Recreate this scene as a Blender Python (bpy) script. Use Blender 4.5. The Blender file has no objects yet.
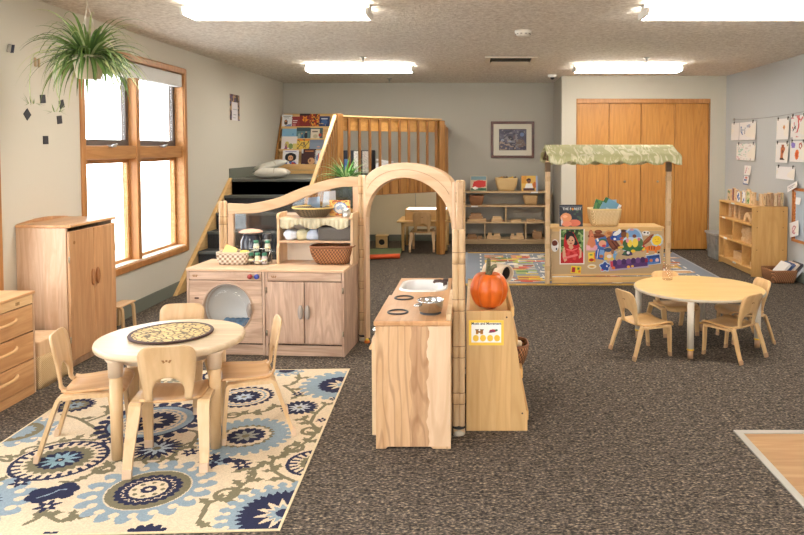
import bpy, bmesh, math, random
import numpy as np
from mathutils import Vector, Matrix
PI = math.pi
sc = bpy.context.scene
COL = sc.collection
RNG = random.Random(7)

# ------------------------------------------------------------------ colour
def S(c):
    if isinstance(c, str):
        c = c.lstrip('#'); c = [int(c[i:i+2], 16) for i in (0, 2, 4)]
    o = []
    for x in c[:3]:
        x /= 255.0
        o.append(x/12.92 if x <= 0.04045 else ((x+0.055)/1.055)**2.4)
    return tuple(o)
def S4(c): return S(c) + (1.0,)

# ------------------------------------------------------------------ materials
MATS = {}
def new_mat(name):
    m = bpy.data.materials.new(name); m.use_nodes = True
    nt = m.node_tree; b = nt.nodes['Principled BSDF']
    MATS[name] = m
    return m, nt, b
def plain(name, c, rough=0.5, metal=0.0, spec=0.5, bump=0.0, bscale=200, var=0.0, vscale=8, trans=0, alpha=None, coat=0):
    if name in MATS: return MATS[name]
    m, nt, b = new_mat(name)
    N, L = nt.nodes, nt.links
    b.inputs['Base Color'].default_value = S4(c)
    b.inputs['Roughness'].default_value = rough
    b.inputs['Metallic'].default_value = metal
    b.inputs['Specular IOR Level'].default_value = spec
    b.inputs['Coat Weight'].default_value = coat
    tc = N.new('ShaderNodeTexCoord')
    if var:
        n = N.new('ShaderNodeTexNoise'); n.inputs['Scale'].default_value = vscale; n.inputs['Detail'].default_value = 4
        L.new(tc.outputs['Object'], n.inputs['Vector'])
        r = N.new('ShaderNodeValToRGB'); a = S(c)
        r.color_ramp.elements[0].position = .3; r.color_ramp.elements[1].position = .7
        r.color_ramp.elements[0].color = tuple(max(0, x*(1-var)) for x in a)+(1,)
        r.color_ramp.elements[1].color = tuple(min(1, x*(1+var)) for x in a)+(1,)
        L.new(n.outputs['Fac'], r.inputs['Fac']); L.new(r.outputs['Color'], b.inputs['Base Color'])
    if bump:
        n = N.new('ShaderNodeTexNoise'); n.inputs['Scale'].default_value = bscale; n.inputs['Detail'].default_value = 3
        L.new(tc.outputs['Object'], n.inputs['Vector'])
        bp = N.new('ShaderNodeBump'); bp.inputs['Strength'].default_value = bump; bp.inputs['Distance'].default_value = .004
        L.new(n.outputs['Fac'], bp.inputs['Height']); L.new(bp.outputs['Normal'], b.inputs['Normal'])
    return m
def wood(name, c1, c2, axis='z', scale=6, stretch=12, rough=0.42, board=None, distort=1.2, spec=.4, c3=None):
    """grain along AXIS; board=(axis, width, amount): glued strips with their own tone"""
    if name in MATS: return MATS[name]
    m, nt, b = new_mat(name); N, L = nt.nodes, nt.links
    tc = N.new('ShaderNodeTexCoord'); mp = N.new('ShaderNodeMapping')
    L.new(tc.outputs['Object'], mp.inputs['Vector'])
    sc_ = [scale*stretch/3]*3; sc_['xyz'.index(axis)] = scale/3
    mp.inputs['Scale'].default_value = sc_
    vec = mp.outputs['Vector']
    if board:
        sx = N.new('ShaderNodeSeparateXYZ'); L.new(tc.outputs['Object'], sx.inputs['Vector'])
        d = N.new('ShaderNodeMath'); d.operation = 'DIVIDE'; d.inputs[1].default_value = board[1]
        L.new(sx.outputs['XYZ'.index(board[0].upper())], d.inputs[0])
        fl = N.new('ShaderNodeMath'); fl.operation = 'FLOOR'; L.new(d.outputs[0], fl.inputs[0])
        wn = N.new('ShaderNodeTexWhiteNoise'); wn.noise_dimensions = '1D'; L.new(fl.outputs[0], wn.inputs['W'])
        ad = N.new('ShaderNodeVectorMath'); ad.operation = 'MULTIPLY_ADD'
        ad.inputs[1].default_value = (7, 7, 7); L.new(wn.outputs['Color'], ad.inputs[0]); L.new(vec, ad.inputs[2])
        vec = ad.outputs[0]
    n = N.new('ShaderNodeTexNoise'); n.inputs['Scale'].default_value = 1; n.inputs['Detail'].default_value = 6
    n.inputs['Roughness'].default_value = .6; n.inputs['Distortion'].default_value = distort
    L.new(vec, n.inputs['Vector'])
    r = N.new('ShaderNodeValToRGB'); r.color_ramp.elements[0].position = .32; r.color_ramp.elements[1].position = .68
    r.color_ramp.elements[0].color = S4(c1); r.color_ramp.elements[1].color = S4(c2)
    L.new(n.outputs['Fac'], r.inputs['Fac'])
    out = r.outputs['Color']
    # broad figure: slow, wavy bands that read as cathedral grain
    n2 = N.new('ShaderNodeTexNoise'); n2.inputs['Scale'].default_value = .35; n2.inputs['Detail'].default_value = 2
    L.new(vec, n2.inputs['Vector'])
    w = N.new('ShaderNodeMath'); w.operation = 'MULTIPLY'; w.inputs[1].default_value = 60; L.new(n2.outputs['Fac'], w.inputs[0])
    sn = N.new('ShaderNodeMath'); sn.operation = 'SINE'; L.new(w.outputs[0], sn.inputs[0])
    mr = N.new('ShaderNodeMapRange'); mr.inputs[1].default_value = .55; mr.inputs[2].default_value = 1; mr.inputs[3].default_value = 0; mr.inputs[4].default_value = .45
    L.new(sn.outputs[0], mr.inputs[0])
    mx = N.new('ShaderNodeMix'); mx.data_type = 'RGBA'; L.new(mr.outputs[0], mx.inputs[0]); L.new(out, mx.inputs[6])
    mx.inputs[7].default_value = S4(c3 or c1); out = mx.outputs[2]
    if board:
        hv = N.new('ShaderNodeHueSaturation'); L.new(out, hv.inputs['Color'])
        mr2 = N.new('ShaderNodeMapRange'); mr2.inputs[3].default_value = 1-board[2]; mr2.inputs[4].default_value = 1+board[2]*.6
        L.new(wn.outputs['Value'], mr2.inputs[0]); L.new(mr2.outputs[0], hv.inputs['Value']); out = hv.outputs['Color']
    L.new(out, b.inputs['Base Color'])
    b.inputs['Roughness'].default_value = rough; b.inputs['Specular IOR Level'].default_value = spec
    return m
def vcol(name, rough=.6, bump=0, bscale=400):
    if name in MATS: return MATS[name]
    m, nt, b = new_mat(name); N, L = nt.nodes, nt.links
    a = N.new('ShaderNodeAttribute'); a.attribute_name = 'Col'
    L.new(a.outputs['Color'], b.inputs['Base Color']); b.inputs['Roughness'].default_value = rough
    b.inputs['Specular IOR Level'].default_value = .3
    if bump:
        tc = N.new('ShaderNodeTexCoord'); n = N.new('ShaderNodeTexNoise'); n.inputs['Scale'].default_value = bscale
        L.new(tc.outputs['Object'], n.inputs['Vector'])
        bp = N.new('ShaderNodeBump'); bp.inputs['Strength'].default_value = bump; bp.inputs['Distance'].default_value = .003
        L.new(n.outputs['Fac'], bp.inputs['Height']); L.new(bp.outputs['Normal'], b.inputs['Normal'])
    return m
def clear(name, tint=(1, 1, 1), gloss=.06, rough=.02):
    if name in MATS: return MATS[name]
    m, nt, b = new_mat(name); N, L = nt.nodes, nt.links
    N.remove(b)
    t = N.new('ShaderNodeBsdfTransparent'); t.inputs[0].default_value = tuple(tint)+(1,)
    g = N.new('ShaderNodeBsdfGlossy'); g.inputs['Roughness'].default_value = rough
    fr = N.new('ShaderNodeLayerWeight')
    pw = N.new('ShaderNodeMath'); pw.operation = 'POWER'; pw.inputs[1].default_value = 5; L.new(fr.outputs['Facing'], pw.inputs[0])
    ad = N.new('ShaderNodeMath'); ad.operation = 'MULTIPLY_ADD'; ad.inputs[1].default_value = .6; ad.inputs[2].default_value = gloss; L.new(pw.outputs[0], ad.inputs[0])
    mx = N.new('ShaderNodeMixShader'); L.new(ad.outputs[0], mx.inputs[0]); L.new(t.outputs[0], mx.inputs[1]); L.new(g.outputs[0], mx.inputs[2])
    L.new(mx.outputs[0], N['Material Output'].inputs['Surface'])
    return m
def emit(name, c, s):
    m, nt, b = new_mat(name)
    b.inputs['Base Color'].default_value = (1, 1, 1, 1)
    b.inputs['Emission Color'].default_value = S4(c); b.inputs['Emission Strength'].default_value = s
    return m
def weave(name, c1, c2, scale=60, kk=1.7, rough=.7, sz=1.0, dirs=('x', 'z'), bump=.6):
    """basket weave: two crossed waves"""
    if name in MATS: return MATS[name]
    m, nt, b = new_mat(name); N, L = nt.nodes, nt.links
    tc = N.new('ShaderNodeTexCoord'); sx = N.new('ShaderNodeSeparateXYZ'); L.new(tc.outputs['Object'], sx.inputs[0])
    # angle-free: use x+y for the horizontal coordinate
    a = N.new('ShaderNodeMath'); a.operation = 'ADD'; L.new(sx.outputs[0], a.inputs[0]); L.new(sx.outputs[1], a.inputs[1])
    def sin(src, k):
        mu = N.new('ShaderNodeMath'); mu.operation = 'MULTIPLY'; mu.inputs[1].default_value = k; L.new(src, mu.inputs[0])
        s = N.new('ShaderNodeMath'); s.operation = 'SINE'; L.new(mu.outputs[0], s.inputs[0]); return s.outputs[0]
    p = N.new('ShaderNodeMath'); p.operation = 'MULTIPLY'; L.new(sin(a.outputs[0], scale*PI*kk), p.inputs[0]); L.new(sin(sx.outputs[2], scale*PI*sz*kk), p.inputs[1])
    r = N.new('ShaderNodeValToRGB'); r.color_ramp.elements[0].position = .25; r.color_ramp.elements[1].position = .75
    r.color_ramp.elements[0].color = S4(c1); r.color_ramp.elements[1].color = S4(c2)
    mr = N.new('ShaderNodeMapRange'); mr.inputs[1].default_value = -1; mr.inputs[2].default_value = 1; L.new(p.outputs[0], mr.inputs[0])
    L.new(mr.outputs[0], r.inputs['Fac']); L.new(r.outputs['Color'], b.inputs['Base Color'])
    bp = N.new('ShaderNodeBump'); bp.inputs['Strength'].default_value = bump; bp.inputs['Distance'].default_value = .006
    L.new(mr.outputs[0], bp.inputs['Height']); L.new(bp.outputs['Normal'], b.inputs['Normal'])
    b.inputs['Roughness'].default_value = rough
    return m

# ------------------------------------------------------------------ mesh builder
class MB:
    def __init__(s): s.v = []; s.f = []; s.mi = []; s.sm = []; s.cols = None
    def add(s, vs, fs, mi=0, smooth=False):
        o = len(s.v); s.v += [tuple(v) for v in vs]
        for f in fs: s.f.append(tuple(i+o for i in f)); s.mi.append(mi); s.sm.append(smooth)
        return s
    def bx(s, x0, x1, y0, y1, z0, z1, mi=0):
        return s.add([(x0,y0,z0),(x1,y0,z0),(x1,y1,z0),(x0,y1,z0),(x0,y0,z1),(x1,y0,z1),(x1,y1,z1),(x0,y1,z1)],
              [(0,3,2,1),(4,5,6,7),(0,1,5,4),(1,2,6,5),(2,3,7,6),(3,0,4,7)], mi)
    def obx(s, c, size, M=None, mi=0):
        """box of SIZE about C turned by the 3x3 matrix M"""
        hx, hy, hz = [q/2 for q in size]; c = Vector(c); M = M or Matrix.Identity(3)
        vs = [c + M @ Vector((a*hx, b*hy, d*hz)) for d in (-1,1) for a, b in ((-1,-1),(1,-1),(1,1),(-1,1))]
        return s.add(vs, [(0,3,2,1),(4,5,6,7),(0,1,5,4),(1,2,6,5),(2,3,7,6),(3,0,4,7)], mi)
    def tube(s, path, r, seg=8, mi=0, closed=False, caps=True, smooth=True):
        P = [Vector(p) for p in path]; n = len(P)
        R = r if isinstance(r, (list, tuple)) else [r]*n
        vs = []; prev = None
        for i in range(n):
            if closed: t = P[(i+1) % n]-P[i-1]
            else: t = P[min(i+1, n-1)]-P[max(i-1, 0)]
            t.normalize()
            if prev is None:
                a = Vector((0,0,1)) if abs(t.z) < .9 else Vector((1,0,0)); u = t.cross(a).normalized()
            else:
                u = prev - t*prev.dot(t); u = u.normalized() if u.length > 1e-6 else t.orthogonal().normalized()
            prev = u; w = t.cross(u)
            for k in range(seg):
                q = 2*PI*k/seg; vs.append(P[i]+(u*math.cos(q)+w*math.sin(q))*R[i])
        fs = []
        for i in range(n if closed else n-1):
            j = (i+1) % n
            for k in range(seg):
                l = (k+1) % seg; fs.append((i*seg+k, i*seg+l, j*seg+l, j*seg+k))
        o = len(s.v); s.add(vs, fs, mi, smooth)
        if caps and not closed:
            s.f.append(tuple(o+k for k in range(seg))[::-1]); s.mi.append(mi); s.sm.append(False)
            s.f.append(tuple(o+(n-1)*seg+k for k in range(seg))); s.mi.append(mi); s.sm.append(False)
        return s
    def cyl(s, a, b, r0, r1=None, seg=20, mi=0): return s.tube([a, b], [r0, r0 if r1 is None else r1], seg, mi)
    def lathe(s, prof, c=(0,0,0), seg=28, mi=0, sx=1, sy=1, smooth=True, caps=True):
        c = Vector(c); vs = []; n = len(prof)
        for r, z in prof:
            for k in range(seg):
                q = 2*PI*k/seg; vs.append(c+Vector((r*sx*math.cos(q), r*sy*math.sin(q), z)))
        fs = [(i*seg+k, i*seg+(k+1) % seg, (i+1)*seg+(k+1) % seg, (i+1)*seg+k) for i in range(n-1) for k in range(seg)]
        o = len(s.v); s.add(vs, fs, mi, smooth)
        if caps and prof[0][0] > 1e-5: s.f.append(tuple(o+k for k in range(seg))[::-1]); s.mi.append(mi); s.sm.append(False)
        if caps and prof[-1][0] > 1e-5: s.f.append(tuple(o+(n-1)*seg+k for k in range(seg))); s.mi.append(mi); s.sm.append(False)
        return s
    def prism(s, poly, ax, a, b, mi=0, smooth=False):
        """polygon in the plane across AX (x: (y,z), y: (x,z), z: (x,y)), between a and b"""
        def P(u, v, t): return {'x': (t,u,v), 'y': (u,t,v), 'z': (u,v,t)}[ax]
        n = len(poly); vs = [P(u,v,a) for u,v in poly]+[P(u,v,b) for u,v in poly]
        o = len(s.v)
        s.add(vs, [(i, (i+1) % n, n+(i+1) % n, n+i) for i in range(n)], mi, smooth)
        s.f.append(tuple(o+i for i in range(n))[::-1]); s.mi.append(mi); s.sm.append(False)
        s.f.append(tuple(o+n+i for i in range(n))); s.mi.append(mi); s.sm.append(False)
        return s
    def ring(s, outer, inner, ax, a, b, mi=0, closed=True):
        """a band between two outlines with as many points each, given thickness along AX"""
        def P(u, v, t): return {'x': (t,u,v), 'y': (u,t,v), 'z': (u,v,t)}[ax]
        n = len(outer)
        vs = [P(u,v,t) for t in (a, b) for o in (outer, inner) for u, v in o]
        fs = []
        for i in range(n if closed else n-1):
            j = (i+1) % n
            fs += [(i, j, n+j, n+i), (2*n+i, 3*n+i, 3*n+j, 2*n+j), (i, 2*n+i, 2*n+j, j), (n+i, n+j, 3*n+j, 3*n+i)]
        if not closed:
            for i in (0, n-1): fs.append((i, n+i, 3*n+i, 2*n+i))
        return s.add(vs, fs, mi)
    def band(s, path, side, w, t, mi=0, smooth=False):
        """bent lamination: PATH centre line, W wide along SIDE, T thick; W may be a list"""
        P = [Vector(p) for p in path]; n = len(P); side = Vector(side).normalized()
        W = w if isinstance(w, (list, tuple)) else [w]*n
        vs = []
        for i in range(n):
            tg = (P[min(i+1, n-1)]-P[max(i-1, 0)]).normalized()
            sd = (side - tg*side.dot(tg)).normalized(); nr = tg.cross(sd)
            for a, b in ((-1,-1),(1,-1),(1,1),(-1,1)): vs.append(P[i]+sd*a*W[i]/2+nr*b*t/2)
        fs = [(i*4+k, i*4+(k+1) % 4, i*4+4+(k+1) % 4, i*4+4+k) for i in range(n-1) for k in range(4)]
        fs += [(3,2,1,0), tuple(4*(n-1)+k for k in range(4))]
        return s.add(vs, fs, mi, smooth)
    def grid(s, pts, nu, nv, mi=0, smooth=True, flip=False):
        fs = []
        for i in range(nv-1):
            for j in range(nu-1):
                q = (i*nu+j, i*nu+j+1, (i+1)*nu+j+1, (i+1)*nu+j); fs.append(q[::-1] if flip else q)
        return s.add(pts, fs, mi, smooth)
    def ball(s, c, r, seg=14, rings=8, mi=0, sx=1, sy=1, sz=1):
        return s.lathe([(r*math.sin(PI*i/rings), -r*sz*math.cos(PI*i/rings)) for i in range(rings+1)], c, seg, mi, sx, sy)
    def build(s, name, mats, parent=None, bevel=0, seg=2, W=True, solid=0, subsurf=0, shade=None, recalc=True):
        me = bpy.data.meshes.new(name)
        off = Vector((0,0,0))
        if parent is not None and W: off = root_loc(parent)
        me.from_pydata([tuple(Vector(v)-off) for v in s.v], [], s.f)
        if not isinstance(mats, (list, tuple)): mats = [mats]
        for m in mats: me.materials.append(m)
        me.polygons.foreach_set('material_index', s.mi)
        me.polygons.foreach_set('use_smooth', s.sm)
        if recalc:
            bm = bmesh.new(); bm.from_mesh(me)
            bmesh.ops.remove_doubles(bm, verts=bm.verts, dist=1e-6)
            bmesh.ops.recalc_face_normals(bm, faces=bm.faces)
            bm.to_mesh(me); bm.free()
        o = bpy.data.objects.new(name, me); COL.objects.link(o)
        if parent is not None: o.parent = parent
        if solid:
            d = o.modifiers.new('thickness', 'SOLIDIFY'); d.thickness = solid; d.offset = 0
        if bevel:
            d = o.modifiers.new('bevel', 'BEVEL'); d.width = bevel; d.segments = seg; d.limit_method = 'ANGLE'; d.angle_limit = .6
            d.harden_normals = False
        if subsurf:
            d = o.modifiers.new('smooth', 'SUBSURF'); d.levels = subsurf; d.render_levels = subsurf
        return o
def root_loc(o):
    v = Vector((0,0,0))
    while o is not None: v += Vector(o.location); o = o.parent
    return v
def tag(o, label=None, cat=None, group=None, kind=None):
    if label: o['label'] = label
    if cat: o['category'] = cat
    if group: o['group'] = group
    if kind: o['kind'] = kind
    return o
def thing(name, label, cat, loc=(0,0,0), rz=0, group=None):
    o = bpy.data.objects.new(name, None); COL.objects.link(o); o.empty_display_size = .1
    o.location = loc; o.rotation_euler = (0, 0, rz)
    return tag(o, label, cat, group)
def struct(o, label=None): o['kind'] = 'structure'; return o
def copy_thing(r, loc, rz, label, group=None, scale=None):
    c = r.copy(); COL.objects.link(c); c.location = loc; c.rotation_euler = (0, 0, rz)
    c['label'] = label
    if group: c['group'] = group
    if scale: c.scale = scale
    for ch in list(r.children):
        a = ch.copy(); COL.objects.link(a); a.parent = c
        for g in list(ch.children):
            d = g.copy(); COL.objects.link(d); d.parent = a
    return c
def arc(cx, cy, r, a0, a1, n, ry=None):
    ry = r if ry is None else ry
    return [(cx+r*math.cos(a0+(a1-a0)*i/n), cy+ry*math.sin(a0+(a1-a0)*i/n)) for i in range(n+1)]
def rrect(x0, x1, y0, y1, r, n=5):
    return arc(x1-r, y1-r, r, 0, PI/2, n)+arc(x0+r, y1-r, r, PI/2, PI, n)+arc(x0+r, y0+r, r, PI, 1.5*PI, n)+arc(x1-r, y0+r, r, 1.5*PI, 2*PI, n)
def smooth_path(P, n=6):
    """Catmull-Rom through P"""
    P = [Vector(p) for p in P]; Q = [P[0]*2-P[1]]+P+[P[-1]*2-P[-2]]; out = []
    for i in range(1, len(Q)-2):
        for k in range(n):
            t = k/n; a, b, c, d = Q[i-1:i+3]
            out.append(.5*((2*b)+(c-a)*t+(2*a-5*b+4*c-d)*t*t+(3*b-a-3*c+d)*t**3))
    return out+[P[-1]]
def art(name, w, h, t, func, nx, ny, parent=None, M=None, edge=None, rough=.5, loc=(0,0,0), W=True):
    """a printed slab: face in local XZ looking to -Y, w x h, t thick behind; func(U,V) -> rgb (srgb 0..255), V up.
    M: 3x3 turn, loc: lower-left-front corner."""
    U, V = np.meshgrid((np.arange(nx)+.5)/nx, (np.arange(ny)+.5)/ny)
    rgb = np.clip(np.asarray(func(U, V)), 0, 255)/255.0
    lin = np.where(rgb <= .04045, rgb/12.92, ((rgb+.055)/1.055)**2.4)
    M = M or Matrix.Identity(3); L = Vector(loc)
    vs = [L+M @ Vector((w*j/nx, 0, h*i/ny)) for i in range(ny+1) for j in range(nx+1)]
    fs = [(i*(nx+1)+j, i*(nx+1)+j+1, (i+1)*(nx+1)+j+1, (i+1)*(nx+1)+j) for i in range(ny) for j in range(nx)]
    nF = len(fs); o = len(vs)
    vs += [L+M @ Vector(p) for p in ((0,0,0),(w,0,0),(w,0,h),(0,0,h),(0,t,0),(w,t,0),(w,t,h),(0,t,h))]
    fs += [(o,o+4,o+5,o+1),(o+1,o+5,o+6,o+2),(o+2,o+6,o+7,o+3),(o+3,o+7,o+4,o),(o+4,o+7,o+6,o+5)]
    me = bpy.data.meshes.new(name); off = root_loc(parent) if parent is not None and W else Vector((0,0,0))
    me.from_pydata([tuple(v-off) for v in vs], [], fs)
    me.materials.append(vcol('printed_paper' if rough > .4 else 'glossy_print', rough)); me.materials.append(edge or plain('paper_edge', (235,230,220), .7))
    mi = [0]*nF+[1]*5; me.polygons.foreach_set('material_index', mi)
    ca = me.color_attributes.new('Col', 'FLOAT_COLOR', 'CORNER')
    c = np.ones((len(me.loops), 4), dtype=np.float32)
    c[:nF*4, :3] = np.repeat(lin.reshape(-1, 3), 4, axis=0)
    ca.data.foreach_set('color', c.ravel())
    ob = bpy.data.objects.new(name, me); COL.objects.link(ob)
    if parent is not None: ob.parent = parent
    return ob
def text_mesh(name, body, size, mat, parent, loc, rot=(PI/2,0,0), extrude=.0004, align='CENTER', sx=1, bold=0, W=True):
    cu = bpy.data.curves.new(name, 'FONT'); cu.body = body; cu.size = size; cu.extrude = extrude; cu.align_x = align; cu.align_y = 'CENTER'; cu.offset = bold
    to = bpy.data.objects.new('tmp', cu); COL.objects.link(to)
    dg = bpy.context.evaluated_depsgraph_get()
    me = bpy.data.meshes.new_from_object(to.evaluated_get(dg)); me.name = name
    COL.objects.unlink(to); bpy.data.objects.remove(to)
    from mathutils import Euler
    Mx = Euler(rot).to_matrix(); off = root_loc(parent) if parent is not None and W else Vector((0,0,0))
    for v in me.vertices:
        v.co = Mx @ Vector((v.co.x*sx, v.co.y, v.co.z)) + Vector(loc) - off
    me.materials.clear(); me.materials.append(mat)
    o = bpy.data.objects.new(name, me); COL.objects.link(o); o.parent = parent
    return o
def rotz(a): return Matrix.Rotation(a, 3, 'Z')
def noise2(U, V, seed, k):
    """smooth value noise on a lattice of k cells"""
    r = np.random.RandomState(seed); G = r.rand(k+2, k+2)
    x = np.clip(U, 0, .9999)*k; y = np.clip(V, 0, .9999)*k; i = x.astype(int); j = y.astype(int); fx = x-i; fy = y-j
    fx = fx*fx*(3-2*fx); fy = fy*fy*(3-2*fy)
    return (G[j,i]*(1-fx)+G[j,i+1]*fx)*(1-fy)+(G[j+1,i]*(1-fx)+G[j+1,i+1]*fx)*fy
def paint(U, V, base, items):
    """base colour, then shapes in order: ('rect',x0,x1,y0,y1,c) ('ell',cx,cy,rx,ry,c) ('poly',[(x,y)..],c) ('line',[(x,y)..],w,c) ('noise',seed,k,thr,c,(x0,x1,y0,y1))"""
    A = np.zeros(U.shape+(3,)); A[:] = base
    for it in items:
        k = it[0]
        if k == 'rect': m = (U >= it[1])&(U <= it[2])&(V >= it[3])&(V <= it[4]); c = it[5]
        elif k == 'ell': m = ((U-it[1])/it[3])**2+((V-it[2])/it[4])**2 <= 1; c = it[5]
        elif k == 'poly':
            P = it[1]; m = np.zeros(U.shape, bool); n = len(P)
            for i in range(n):
                (x0,y0),(x1,y1) = P[i], P[(i+1) % n]
                if y0 == y1: continue
                cond = ((V < y0) != (V < y1)) & (U < (x1-x0)*(V-y0)/(y1-y0)+x0); m ^= cond
            c = it[2]
        elif k == 'line':
            m = np.zeros(U.shape, bool)
            for (x0,y0),(x1,y1) in zip(it[1][:-1], it[1][1:]):
                dx, dy = x1-x0, y1-y0; t = np.clip(((U-x0)*dx+(V-y0)*dy)/(dx*dx+dy*dy+1e-9), 0, 1)
                m |= (U-x0-t*dx)**2+(V-y0-t*dy)**2 <= it[2]**2
            c = it[3]
        elif k == 'noise':
            b = it[5] if len(it) > 5 else (0,1,0,1)
            m = (noise2(U, V, it[1], it[2]) > it[3])&(U >= b[0])&(U <= b[1])&(V >= b[2])&(V <= b[3]); c = it[4]
        A[m] = c
    return A
# ------------------------------------------------------------------ materials of the place
XL, XR, YB, YC, XN, ZC, YN = -2.95, 3.47, 10.75, 9.74, 1.19, 2.43, -3.0
M_wall_l = plain('paint_warm_beige', (208,203,190), .85, bump=.15, bscale=120)
M_wall_b = plain('paint_grey', (176,172,161), .85, bump=.15, bscale=120)
M_wall_c = plain('paint_light_grey', (196,191,177), .85, bump=.15, bscale=120)
M_wall_r = plain('paint_blue_grey', (183,187,189), .85, bump=.15, bscale=120)
M_base = plain('vinyl_base_grey_green', (112,116,106), .6)
MAPLE = wood('maple', (206,172,134), (232,205,168), 'z', 5, 9, .38)
MAPLE_B = wood('maple_boards', (201,163,124), (229,200,164), 'z', 5, 9, .38, board=('x', .085, .16))
MAPLE_X = wood('maple_long', (212,176,134), (235,207,168), 'x', 5, 9, .38)
MAPLE_P = wood('maple_pink', (172,140,120), (220,192,170), 'z', 6, 8, .4)
MAPLE_PX = wood('maple_pink_long', (176,144,122), (224,196,172), 'x', 6, 8, .4)
MAPLE_T = wood('maple_counter', (196,146,100), (216,170,124), 'y', 5, 9, .3, board=('x', .06, .1))
MAPLE_TX = wood('maple_counter_long', (210,172,138), (230,198,166), 'x', 5, 9, .3)
CAB = wood('cabinet_wood', (182,134,92), (210,164,120), 'z', 5, 9, .38, board=('y', .11, .12))
CAB_S = wood('cabinet_side', (198,160,126), (228,198,168), 'z', 6, 8, .35, board=('x', .09, .14))
DRW = wood('drawer_wood', (186,136,88), (212,166,118), 'y', 6, 9, .38)
BEECH = wood('beech_ply', (200,164,120), (221,189,147), 'z', 4, 10, .33, distort=.6)
BEECH_S = wood('beech_seat', (196,152,106), (218,180,134), 'y', 4, 10, .3, distort=.6)
BEECH_L = wood('beech_leg', (202,166,121), (222,192,151), 'z', 4, 10, .33, distort=.6)
BEECH2 = wood('beech_ply_muted', (202,162,112), (222,186,136), 'z', 4, 10, .35, distort=.6)
BEECH2_S = wood('beech_seat_muted', (200,158,104), (222,182,128), 'y', 4, 10, .33, distort=.6)
OAK = wood('oak_door', (176,118,54), (200,144,74), 'z', 4, 14, .4, board=('x', .445, .05), c3=(160,108,54))
OAK_T = wood('oak_trim', (164,110,60), (190,136,82), 'z', 4, 14, .4)
OAK_Y = wood('oak_trim_y', (172,118,66), (198,146,92), 'y', 4, 14, .4)
PINE = wood('pine_stain', (142,96,46), (178,128,70), 'z', 5, 10, .42)
PINE_X = wood('pine_stain_x', (184,132,66), (212,162,94), 'x', 5, 10, .42)
PINE_D = wood('pine_fascia', (130,84,44), (160,108,62), 'z', 5, 10, .45, board=('x', .1, .2))
PINE_Y = wood('pine_light_y', (206,164,106), (226,190,134), 'y', 5, 10, .4)
SHELF = wood('shelf_birch', (206,162,100), (226,188,130), 'z', 4, 10, .4, distort=.7)
SHELF_X = wood('shelf_birch_x', (212,170,108), (230,194,136), 'x', 4, 10, .4, distort=.7)
SHELF_Y = wood('shelf_birch_y', (208,158,92), (226,184,120), 'y', 4, 10, .4, distort=.7)
SHELF_T = wood('shelf_taupe', (186,156,116), (208,180,140), 'x', 4, 10, .45, distort=.7)
BLOCK = wood('block_wood', (202,166,122), (224,192,150), 'x', 8, 8, .5)
BLOCK_D = wood('block_wood_dark', (160,120,84), (186,146,106), 'x', 8, 8, .5)
WHITEP = plain('white_plastic', (232,230,226), .4)
CHROME = plain('chrome', (200,202,205), .18, 1.0)
STEEL = plain('brushed_steel', (185,185,182), .32, 1.0)
BLACKP = plain('black_plastic', (24,24,26), .45)
BRASS = plain('satin_nickel', (170,160,140), .3, 1.0)
CAR_DARK = plain('stair_carpet', (46,46,48), .95, bump=.5, bscale=300, var=.3, vscale=90)
CAR_EDGE = plain('stair_nosing', (84,86,82), .8)
LAND = plain('landing_carpet', (120,120,112), .9, bump=.3, bscale=260)
def carpet():
    m, nt, b = new_mat('carpet_speckled'); N, L = nt.nodes, nt.links
    tc = N.new('ShaderNodeTexCoord')
    mp = N.new('ShaderNodeMapping'); mp.inputs['Scale'].default_value = (62, 112, 1); L.new(tc.outputs['Object'], mp.inputs[0])
    n = N.new('ShaderNodeTexNoise'); n.inputs['Scale'].default_value = 1; n.inputs['Detail'].default_value = 3; n.inputs['Roughness'].default_value = .65
    L.new(mp.outputs[0], n.inputs['Vector'])
    r = N.new('ShaderNodeValToRGB'); e = r.color_ramp.elements
    e[0].position = .30; e[0].color = S4((30,29,32)); e[1].position = .70; e[1].color = S4((178,160,134))
    a = e.new(.46); a.color = S4((72,67,64)); a = e.new(.56); a.color = S4((108,98,88))
    L.new(n.outputs['Fac'], r.inputs['Fac'])
    n2 = N.new('ShaderNodeTexNoise'); n2.inputs['Scale'].default_value = 16; n2.inputs['Detail'].default_value = 5
    mp2 = N.new('ShaderNodeMapping'); mp2.inputs['Scale'].default_value = (1, 2.4, 1); L.new(tc.outputs['Object'], mp2.inputs[0]); L.new(mp2.outputs[0], n2.inputs['Vector'])
    hv = N.new('ShaderNodeHueSaturation'); L.new(r.outputs['Color'], hv.inputs['Color'])
    mr = N.new('ShaderNodeMapRange'); mr.inputs[1].default_value = .3; mr.inputs[2].default_value = .7; mr.inputs[3].default_value = .55; mr.inputs[4].default_value = 1.42
    L.new(n2.outputs['Fac'], mr.inputs[0]); L.new(mr.outputs[0], hv.inputs['Value'])
    L.new(hv.outputs['Color'], b.inputs['Base Color'])
    bp = N.new('ShaderNodeBump'); bp.inputs['Strength'].default_value = .7; bp.inputs['Distance'].default_value = .006
    L.new(n.outputs['Fac'], bp.inputs['Height']); L.new(bp.outputs['Normal'], b.inputs['Normal'])
    b.inputs['Roughness'].default_value = .95; b.inputs['Specular IOR Level'].default_value = .1
    return m
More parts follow.
